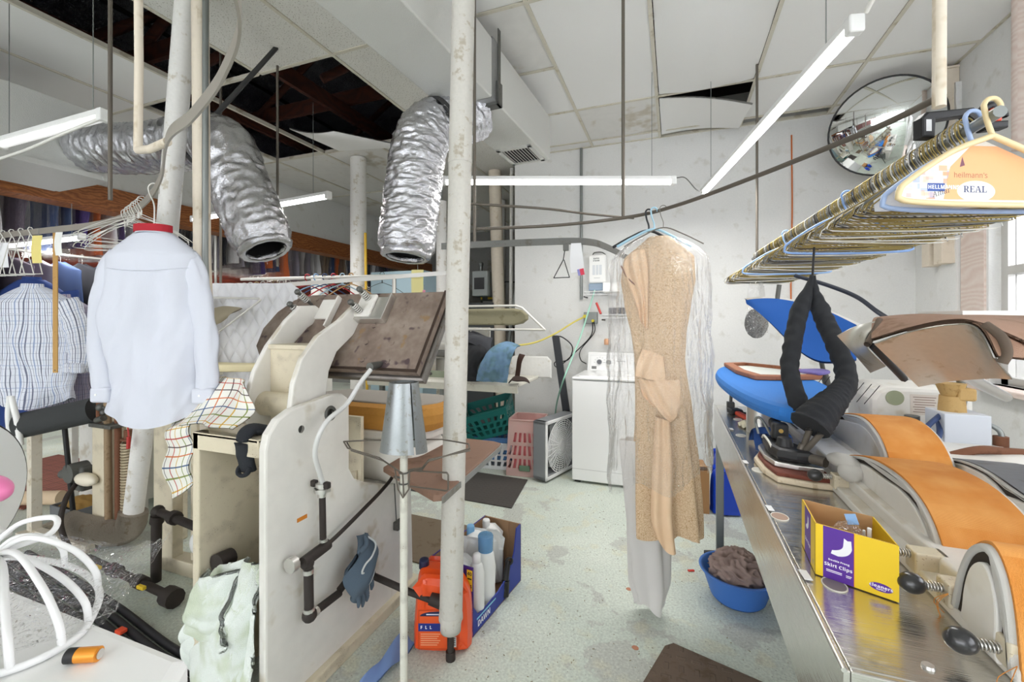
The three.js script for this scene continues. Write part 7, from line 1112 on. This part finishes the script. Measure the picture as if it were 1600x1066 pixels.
{
  const r = rng(31);
  for (let i = 0; i < 6; i++) { const o = i * 0.042; tag(obj('floor_cable', tube([[-3.6, 0.018, -1.42 + o * 0.9], [-3.0, 0.018, -1.36 + o], [-2.5, 0.018, -1.30 + o], [-2.0, 0.018, -1.22 + o], [-1.7, 0.018, -1.2 + o * 1.0]], 0.0155, 40, 8), std(0x26262a, 0.6)), ['nearest the viewer', 'second from the viewer', 'third from the viewer', 'fourth from the viewer', 'fifth from the viewer', 'furthest back'][5 - i].replace(/^/, 'black floor pipe of the bundle left of the press, '), 'pipe', 'black floor pipes'); }
  tag(obj('orange_clip', box(-2.28, -2.24, 0.034, 0.05, -1.20, -1.17, 0.004), std(0xe8502c, 0.6)), 'small orange clip lying on the black floor pipes', 'clip');
  const c = thing('machine_cabinet', 'low white cabinet with yellow warning sticker behind the black arm', 'cabinet', [-3.95, 0, -1.98]);
  obj('body', box(-0.28, 0.26, 0.06, 0.66, -0.3, 0.03, 0.006), M.pressWhite, c);
  obj('warning_sticker', at(new THREE.PlaneGeometry(0.11, 0.075), -0.03, 0.47, 0.0315), decal(0.11, 0.075, (g, w, h) => { g.fillStyle = '#d8d8d0'; g.fillRect(0, 0, w, h); g.fillStyle = '#d8c020'; for (const x of [0.12, 0.55]) { g.beginPath(); g.moveTo(w * x, h * 0.85); g.lineTo(w * (x + 0.18), h * 0.15); g.lineTo(w * (x + 0.36), h * 0.85); g.fill(); } g.fillStyle = '#222'; g.fillRect(w * 0.28, h * 0.4, 5, h * 0.25); g.fillRect(w * 0.71, h * 0.4, 5, h * 0.25); }, 128), c, { own: true });
  obj('red_stripe', box(0.05, 0.2, 0.565, 0.58, 0.03, 0.032), std(0xb83a30, 0.6), c);
  const b = thing('parts_tray', 'grey tray of cloth scraps on the floor behind the machine', 'tray', [-4.0, 0, -1.85]);
  obj('tray', [box(-0.14, 0.14, 0, 0.012, -0.1, 0.1), box(-0.15, 0.15, 0, 0.09, 0.09, 0.1, 0.004), box(-0.15, 0.15, 0, 0.09, -0.1, -0.09, 0.004), box(-0.15, -0.14, 0, 0.09, -0.1, 0.1, 0.004), box(0.14, 0.15, 0, 0.09, -0.1, 0.1, 0.004)], std(0x77797c, 0.6), b); obj('scraps', patch([[[-0.12, 0.06, -0.08], [0, 0.11, -0.08], [0.12, 0.06, -0.08]], [[-0.12, 0.07, 0], [0, 0.13, 0], [0.12, 0.07, 0]], [[-0.12, 0.06, 0.08], [0, 0.1, 0.08], [0.12, 0.06, 0.08]]], 16, 12, 0.01, (u, v) => [0, 0.02 * N3(u * 7, v * 7, 2), 0]), std(0xb08a4c, 0.95), b);
  const ft = thing('folding_table', 'white table corner with folded garments behind the plaid shirt', 'table', [-3.75, 0, -2.25]);
  obj('top', box(-0.6, 0.34, 0.80, 0.83, -0.35, 0.35, 0.004), M.pressWhite, ft); for (const [x, z] of [[-0.55, 0.3], [0.28, 0.3], [0.28, -0.3], [-0.55, -0.3]]) obj('leg', box(x - 0.02, x + 0.02, 0, 0.8, z - 0.02, z + 0.02), M.pressWhite, ft);
  const fold = (x, z, y, col, label) => tag(obj('folded_garment', patch([[[x - 0.16, y, z - 0.1], [x, y + 0.02, z - 0.1], [x + 0.16, y, z - 0.1]], [[x - 0.17, y + 0.03, z], [x, y + 0.05, z], [x + 0.17, y + 0.035, z]], [[x - 0.16, y, z + 0.12], [x, y + 0.015, z + 0.12], [x + 0.16, y, z + 0.12]]], 24, 18, 0.012, (u, v) => [0, 0.012 * N3(u * 6, v * 6, x), 0]), col), label, 'clothes');
  fold(-3.62, -2.0, 0.838, std(0xb02838, 0.9), 'red garment at the bottom of the folded pile'); fold(-3.58, -2.03, 0.87, std(0xc48a60, 0.9, { map: R(T.plate, 6) }), 'tan patterned garment on top of the folded red one');
  tag(obj('brick_mat', extY([[-5.9, 1.7], [-4.5, 1.75], [-4.6, 2.6], [-6.0, 2.6]], 0.001, 0.012, 0.003), std(0xa0604e, 0.9, { map: R(T.plaid, 3) })), 'brick red rug on the floor at the far left', 'rug');
  tag(obj('cloth_roll', [rod([-4.75, 0.06, -1.72], [-4.35, 0.06, -1.9], 0.05, 0.05, 20)], std(0xe0c8a8, 0.9)), 'cream cloth roll lying on the brick red rug', 'cloth');
}
// ---------------------------------------------------------------- quilted machine and small sleeve press behind the big press
{
  const t = thing('quilted_machine', 'machine under a white diamond quilted cover behind the press arms', 'machine', [0, 0, 0]);
  const A = V(-2.99, 0, -2.09), B = V(-2.38, 0, -2.315);
  obj('quilted_cover', sheet((u, v) => { const y = lerp(1.655, 0.35, v), p = A.clone().lerp(B, u); const top = u > 0.86 ? -(u - 0.86) * 0.55 * (1 - v) : 0; const a = (u * 0.65 + (1.655 - y) * 0.55) / 0.085, b = (u * 0.65 - (1.655 - y) * 0.55) / 0.085; const puff = Math.pow(Math.abs(Math.sin(a * Math.PI) * Math.sin(b * Math.PI)), 0.5); return V(p.x + 0.35 * 0.016 * puff, y + top, p.z + 0.94 * 0.016 * puff); }, 130, 200, 0.006), std(0xe9e9ec, 0.55, { metalness: 0.15 }), t);
  obj('core', extY([[-2.99, 2.11], [-2.38, 2.335], [-2.55, 2.75], [-3.15, 2.55]], 0.0, 1.52, 0.02), M.pressWhite, t);
  const s = thing('sleeve_press', 'small sleeve press with triangular steel rod and beige pad', 'press');
  obj('guard_rod', wire([[-2.93, 1.552, -2.0], [-2.58, 1.545, -2.12], [-2.565, 1.535, -2.12], [-2.575, 1.52, -2.11], [-2.87, 1.275, -1.99]], 0.007, 8), M.railWhite, s);
  obj('shoe', patch([[[-2.86, 1.47, -2.0], [-2.76, 1.49, -2.02], [-2.66, 1.48, -2.06]], [[-2.86, 1.42, -1.99], [-2.77, 1.43, -2.0], [-2.7, 1.45, -2.03]], [[-2.86, 1.33, -1.99], [-2.82, 1.36, -1.99], [-2.76, 1.41, -2.01]]], 20, 16, 0.02), std(0x9c927c, 0.6, { metalness: 0.2 }), s);
  obj('pad', extY([[-2.92, 1.92], [-2.7, 1.94], [-2.52, 2.03], [-2.52, 2.1], [-2.7, 2.08], [-2.92, 2.04]], 1.07, 1.12, 0.018, [], true), std(0xf2e6bc, 0.85), s);
  obj('stand', [box(-2.98, -2.90, 0, 1.55, -2.04, -1.97, 0.006), box(-2.98, -2.8, 1.04, 1.07, -2.04, -1.95, 0.004)], M.pressWhite, s);
}
// plastic hangers on the far rail
{
  tag(obj('garment_rail', rod([-3.3, 1.735, -2.55], [-2.05, 1.76, -2.95], 0.012), M.railWhite), 'white rail with coloured hangers above the press head', 'rail');
  tag(obj('rail_post', rod([-2.1, 0, -2.935], [-2.1, 1.76, -2.935], 0.014), M.railWhite), 'slim white post holding the coloured hanger rail', 'post');
  const cols = [[0xa8242e, 'red'], [0x7fa4c8, 'grey blue'], [0x2c3e66, 'navy'], [0xb01e2c, 'crimson'], [0xa9c4d8, 'sky'], [0xc9a06c, 'wooden']];
  cols.forEach(([c, n], i) => { const m = new THREE.Mesh(HG.wide, std(c, 0.5)); m.name = numbered('coloured_hanger'); const s = 0.42 + i * 0.055; m.position.set(lerp(-3.3, -2.05, s), lerp(1.735, 1.76, s) + 0.012, lerp(-2.55, -2.95, s)); m.rotation.y = 0.9 - i * 0.1; scene.add(m); tag(m, n + ' plastic hanger on the white rail behind the press head', 'hanger', 'coloured hangers on the far rail'); });
  const bh = new THREE.Mesh(HG.thin, M.black); bh.name = numbered('wire_hanger'); bh.position.set(-2.19, 1.774, -2.905); bh.rotation.y = 0.35; scene.add(bh); tag(bh, 'black wire hanger alone at the end of the far white rail', 'hanger');
  for (let i = 0; i < 9; i++) { const m = new THREE.Mesh(HG.thin, i % 3 ? M.railWhite : std(0xb9a878, 0.4, { metalness: 0.6 })); m.name = numbered('wire_hanger'); const s = 0.30 + i * 0.022; m.position.set(lerp(-3.9, -1.5, s), lerp(1.62, 1.74, s) + 0.018, lerp(-2.3, -2.75, s)); m.rotation.set(0, 1.2 + 0.1 * Math.sin(i * 3), 0.05 * Math.sin(i * 5)); scene.add(m); tag(m, 'pale wire hanger bunched under the left foil duct', 'hanger', 'hangers under the left foil duct'); }
  for (let i = 0; i < 9; i++) { const m = new THREE.Mesh(HG.thin, M.railWhite); m.name = numbered('wire_hanger'); m.position.set(-2.72 + i * 0.045, 1.968, -1.444 + i * 0.0155); m.rotation.set(0, 0.75 + 0.35 * Math.sin(i * 4.1), 0.06 * Math.sin(i * 2.3)); scene.add(m); tag(m, 'pale wire hanger bunched on the curved rail behind the white shirt', 'hanger', 'hangers behind the white shirt'); }
}
// ---------------------------------------------------------------- dim recess: pale blue cabinet, tanks, boiler controls
{
  const c = thing('blue_cabinet', 'pale blue metal cabinet beyond the thick white post', 'cabinet', [-2.95, 0, -4.2]);
  obj('body', box(-0.38, 0.33, 0.02, 1.97, -0.4, 0, 0.01), std(0xbcd6e2, 0.35), c); obj('door_line', box(-0.03, -0.024, 0.1, 1.9, 0.0, 0.003), M.galvDark, c); obj('handle', box(0.02, 0.035, 1.0, 1.2, 0, 0.03, 0.004), M.steelBright, c);
  const m = thing('dark_machine', 'dark grey machine with steel boxes left of the capped pipe', 'machine', [-2.5, 0, -4.75]);
  obj('frame', box(-0.1, 0.5, 0.0, 1.62, -0.4, 0, 0.01), std(0x4a4c4e, 0.6), m); obj('steel_box', box(-0.12, 0.2, 1.62, 1.78, -0.3, 0.05, 0.008), M.steelBright, m); obj('panel', box(0.22, 0.42, 1.7, 2.0, -0.3, 0.0, 0.008), std(0x8f9492, 0.5), m); obj('screen', box(0.25, 0.38, 1.78, 1.92, 0.0, 0.006), M.black, m);
  const b = thing('boiler_control', 'grey control box on black pump frame in the dim recess', 'boiler', [-2.36, 0, -5.4]);
  obj('control_box', [box(-0.18, 0.14, 1.68, 2.05, -0.2, 0.05, 0.01)], std(0x6d7470, 0.6), b); obj('pressure_valve', [rod([-0.12, 2.05, -0.05], [-0.12, 2.16, -0.05], 0.025), ball(-0.12, 2.18, -0.05, 0.035)], M.galv, b);
  for (const x of [-0.1, 0.07]) obj('yellow_tag', box(x - 0.045, x + 0.045, 1.69, 1.74, 0.05, 0.054), std(0xe8c82c, 0.6), b);
  obj('frame', [box(-0.2, -0.16, 0, 1.68, -0.2, -0.16), box(0.1, 0.14, 0, 1.68, -0.2, -0.16), box(-0.2, -0.16, 0, 1.68, 0.0, 0.04), box(0.1, 0.14, 0, 1.68, 0.0, 0.04), box(-0.25, 0.5, 1.28, 1.32, -0.2, 0.1)], M.black, b);
  obj('blue_motor', new THREE.CylinderGeometry(0.07, 0.07, 0.14, 20).rotateZ(Math.PI / 2).translate(0.03, 1.40, 0.02), std(0x2f5ea8, 0.5), b); obj('brass_pump', [new THREE.CylinderGeometry(0.06, 0.06, 0.12, 16).translate(0.3, 1.40, 0), box(0.22, 0.42, 1.34, 1.5, -0.06, 0.02, 0.01)], std(0xb89a6a, 0.5, { metalness: 0.4 }), b);
  obj('red_label', box(-0.17, -0.08, 1.34, 1.45, 0.05, 0.054), std(0xb04a34, 0.6), b);
  obj('cable', tube([[0.14, 1.9, 0], [0.3, 1.92, 0.02], [0.5, 1.9, 0], [0.62, 1.91, 0]], 0.008, 20, 6), M.black, b);
}
// ---------------------------------------------------------------- foreground white table with coil rack
{
  const t = thing('plastic_table', 'white plastic table at the lower left corner', 'table', [0, 0, 0]);
  obj('tabletop', extY([[-1.5, -0.4], [-0.60, -0.4], [-0.568, -0.37], [-0.568, 0.345], [-0.60, 0.388], [-1.5, 0.388]], 0.895, 0.95, 0.014), M.plasticWhite, t);
  for (const [x, z] of [[-0.63, -0.33], [-1.42, -0.33], [-0.63, 0.34], [-1.42, 0.34]]) obj('leg', rod([x, 0, z], [x, 0.9, z], 0.02, 0.03, 14), M.plasticWhite, t);
  const k = thing('coil_rack', 'white coated wire rack of looped arcs on the plastic table', 'rack', [0, 0, 0]);
  const wm = phys(0xf6f6f6, 0.35), C = [-1.08, 0.995, -0.385], ring = [[-0.79, -0.375], [-0.765, -0.335], [-0.775, -0.29], [-0.82, -0.26], [-0.95, -0.235], [-1.10, -0.25], [-1.2, -0.32], [-1.16, -0.42], [-1.02, -0.45], [-0.88, -0.43]];
  obj('base_ring', tube(ring.map(p => [p[0], 0.956, p[1]]), 0.005, 90, 8, true), wm, k);
  [[0, 0.016], [1, 0.03], [2, 0.016], [3, 0.02], [4, 0.024], [9, 0.035], [8, 0.024]].forEach(([i, h]) => { const p = ring[i]; obj('arc', tube([[C[0], C[1], C[2]], [lerp(C[0], p[0], 0.35), C[1] + h, lerp(C[2], p[1], 0.3)], [lerp(C[0], p[0], 0.75), C[1] + h * 0.6, lerp(C[2], p[1], 0.75)], [lerp(C[0], p[0], 0.96), 0.985, lerp(C[2], p[1], 0.97)], [p[0], 0.958, p[1]]], 0.0047, 40, 8), wm, k); });
  obj('loop', tube([[-1.07, 1.0, -0.39], [-1.02, 1.02, -0.43], [-1.05, 1.035, -0.45], [-1.11, 1.025, -0.43], [-1.12, 1.0, -0.40]], 0.0047, 30, 8), wm, k);
  const f = thing('plastic_film', 'clear plastic film spread under the looped rack', 'plastic', [0, 0, 0]);
  obj('film', patch([[[-1.15, 0.966, -0.50], [-0.98, 0.975, -0.50], [-0.86, 1.0, -0.50], [-0.80, 1.03, -0.49]], [[-1.15, 0.964, -0.40], [-0.98, 0.966, -0.40], [-0.84, 0.97, -0.40], [-0.76, 0.985, -0.41]], [[-1.15, 0.966, -0.30], [-0.98, 0.968, -0.30], [-0.84, 0.966, -0.31], [-0.75, 0.968, -0.36]], [[-1.15, 0.966, -0.22], [-1.0, 0.97, -0.22], [-0.88, 0.968, -0.24], [-0.80, 0.966, -0.28]]], 50, 50, 0, (u, v) => [0, 0.01 * N3(u * 9, v * 9, 2) + 0.006 * Math.abs(N3(u * 20, v * 20, 4)), 0]), M.bag, f);
  const b = thing('battery', 'small orange and black battery lying on the plastic table', 'battery', [-0.715, 0.9595, -0.334], 0.45);
  obj('cell', new THREE.CylinderGeometry(0.0088, 0.0088, 0.025, 22).rotateZ(Math.PI / 2).translate(0.006, 0, 0), std(0xe8952c, 0.35, { metalness: 0.3 }), b); obj('black_end', new THREE.CylinderGeometry(0.0089, 0.0089, 0.012, 22).rotateZ(Math.PI / 2).translate(-0.0125, 0, 0), M.black, b); obj('terminal', new THREE.CylinderGeometry(0.005, 0.006, 0.002, 16).rotateZ(Math.PI / 2).translate(0.0195, 0, 0), M.steelBright, b);
  tag(obj('white_bag', patch([[[-0.98, 0.952, -0.22], [-0.86, 0.975, -0.25], [-0.76, 0.955, -0.27]], [[-0.98, 0.99, -0.18], [-0.86, 1.0, -0.2], [-0.74, 0.965, -0.23]], [[-0.98, 0.97, -0.12], [-0.86, 0.98, -0.14], [-0.72, 0.953, -0.18]]], 24, 24, 0.002, (u, v) => [0, 0.012 * N3(u * 6, v * 6, 5), 0]), phys(0xf4f4f8, 0.4, { transmission: 0.3, thickness: 0 })), 'milky plastic bag at the bottom left corner', 'bag');
  const pn0 = thing('pink_cone', 'bright pink pointed plastic tip at the left edge', 'plastic', [-1.27, 0.95, -0.44]);
  obj('tip', new THREE.SphereGeometry(0.03, 18, 14).scale(1.8, 0.9, 0.9).translate(-0.03, 0.10, -0.02), std(0xf484b8, 0.4), pn0); obj('stand', lathe([[0, 0], [0.03, 0], [0.012, 0.02], [0.012, 0.09], [0, 0.09]], 16, [-0.03, 0, -0.02]), M.plasticWhite, pn0);
  const fr = thing('round_appliance', 'white round edged appliance with dark trim at the left edge', 'appliance', [-2.40, 0, -0.70], 0.5);
  obj('shell', [new THREE.CylinderGeometry(0.26, 0.26, 0.16, 48).rotateZ(Math.PI / 2).translate(0, 0.78, 0)], M.plasticWhite, fr); obj('trim_ring', new THREE.TorusGeometry(0.262, 0.008, 8, 60).rotateY(Math.PI / 2).translate(0.07, 0.78, 0), M.black, fr); obj('stand', [rod([0, 0, 0], [0, 0.55, 0], 0.03), rod([0, 0, 0], [0, 0.03, 0], 0.18, 0.16, 30)], M.plasticWhite, fr);
}
// ================================================================ bagged garments in the storage bay
{
  tag(obj('storage_rail', rod([-5.45, 2.66, 1.5], [-5.45, 2.66, -7.8], 0.014), M.galv), 'long rail of bagged garments under the timber header', 'rail');
  tag(obj('storage_rail', rod([-5.05, 1.98, -1.6], [-5.05, 1.98, -3.6], 0.012), M.railWhite), 'lower white rail in the storage bay', 'rail');
  for (const z of [-1.2, -2.6, -4.2, -6]) tag(obj('rail_hanger', rod([-5.45, 2.66, z], [-5.45, 2.745, z], 0.01), M.galv), 'short steel drop holding the storage rail', 'bracket', 'storage rail drops');
  for (const z of [-1.62, -3.58]) tag(obj('rail_post', rod([-5.05, 0, z], [-5.05, 2.74, z], 0.015), M.railWhite), z > -2 ? 'near white post of the lower storage rail' : 'far white post of the lower storage rail', 'post');
  const geo = (seed, w, len) => metreUV(sheet((u, q) => { const a = u * Math.PI * 2, k = (q < 0.1 ? lerp(0.2, 1, Math.sqrt(q / 0.1)) : 1) * w * (1 + 0.08 * Math.sin(q * 5 + seed)); const x = Math.cos(a) * k; return V(x, -0.06 - len * q - (q < 0.15 ? 0.08 * Math.abs(x) / w * (1 - q / 0.15) : 0), Math.sin(a) * 0.03 + 0.014 * Math.sin(x * 40 + seed) * q); }, 36, 14, 0, true));
  const gs = [geo(1, 0.22, 0.5), geo(2, 0.24, 0.56), geo(3, 0.2, 0.46), geo(4, 0.25, 0.6)], cover = metreUV(sheet((u, q) => { const a = u * Math.PI * 2, k = (q < 0.1 ? lerp(0.2, 1, Math.sqrt(q / 0.1)) : 1) * 0.26 * (1 + 0.06 * Math.sin(a * 7 + q * 3)); return V(Math.cos(a) * k, -0.05 - 0.62 * q, Math.sin(a) * 0.042 * (1 + 0.2 * Math.sin(a * 9))); }, 40, 12, 0, true));
  const hook = tube([[0.014, 0.0, 0], [0, 0.02, 0], [-0.014, 0.004, 0], [0, -0.03, 0], [0, -0.07, 0]], 0.002, 12, 4);
  const cols = [[0x2b2c34, 'black'], [0x3a3f52, 'slate'], [0x8f8a96, 'grey'], [0xc9c4c4, 'pale grey'], [0x6b6070, 'mauve'], [0x41547e, 'blue'], [0xe8e6e8, 'white'], [0x8a7560, 'tan'], [0xe0713a, 'orange'], [0x5f4a8c, 'purple'], [0x5a4440, 'brown'], [0xb6a4a8, 'dusty pink']].map(([c, n]) => [std(c, 0.9), n]);
  const r = rng(17);
  const hang = (x, y, z, g, ci, turn, label, group, cov = true) => { const t = thing('bagged_garment', label, 'garment', [x, y, z], turn, group); const b = new THREE.Mesh(g, cols[ci][0]); b.name = 'garment'; t.add(b); const h = new THREE.Mesh(hook, M.railWhite); h.name = 'hook'; t.add(h); if (cov) { const c = new THREE.Mesh(cover, M.bag); c.name = 'plastic_cover'; t.add(c); } return t; };
  for (let i = 0; i < 60; i++) { const z = -1.05 - i * 0.108 - r() * 0.02; if (Math.abs(z + 2.15) < 0.07) continue; let ci = r() < 0.8 ? r() * 8 | 0 : 8 + (r() * 4 | 0); if (i < 12 && ci > 7) ci = 4; if (i === 14) ci = 8; if (i === 13) ci = 9; hang(-5.45 + (r() - 0.5) * 0.04, 2.662, z, gs[r() * 4 | 0], ci, (r() - 0.5) * 0.3, cols[ci][1] + ' garment in a clear cover on the long storage rail', 'bagged garments on the storage rail'); }
  for (let i = 0; i < 12; i++) { const ci = [1, 4, 2, 5, 0, 1, 3, 2, 7, 6, 0, 6][i]; hang(-5.05, 1.984, -1.75 - i * 0.15, gs[i % 4], ci, (r() - 0.5) * 0.6, cols[ci][1] + ' garment on the lower storage rail', 'garments on the lower storage rail', false); }
}
scene.traverse(o => { if (o.isMesh) o.castShadow = o.receiveShadow = true; });
renderer.render(scene, camera);
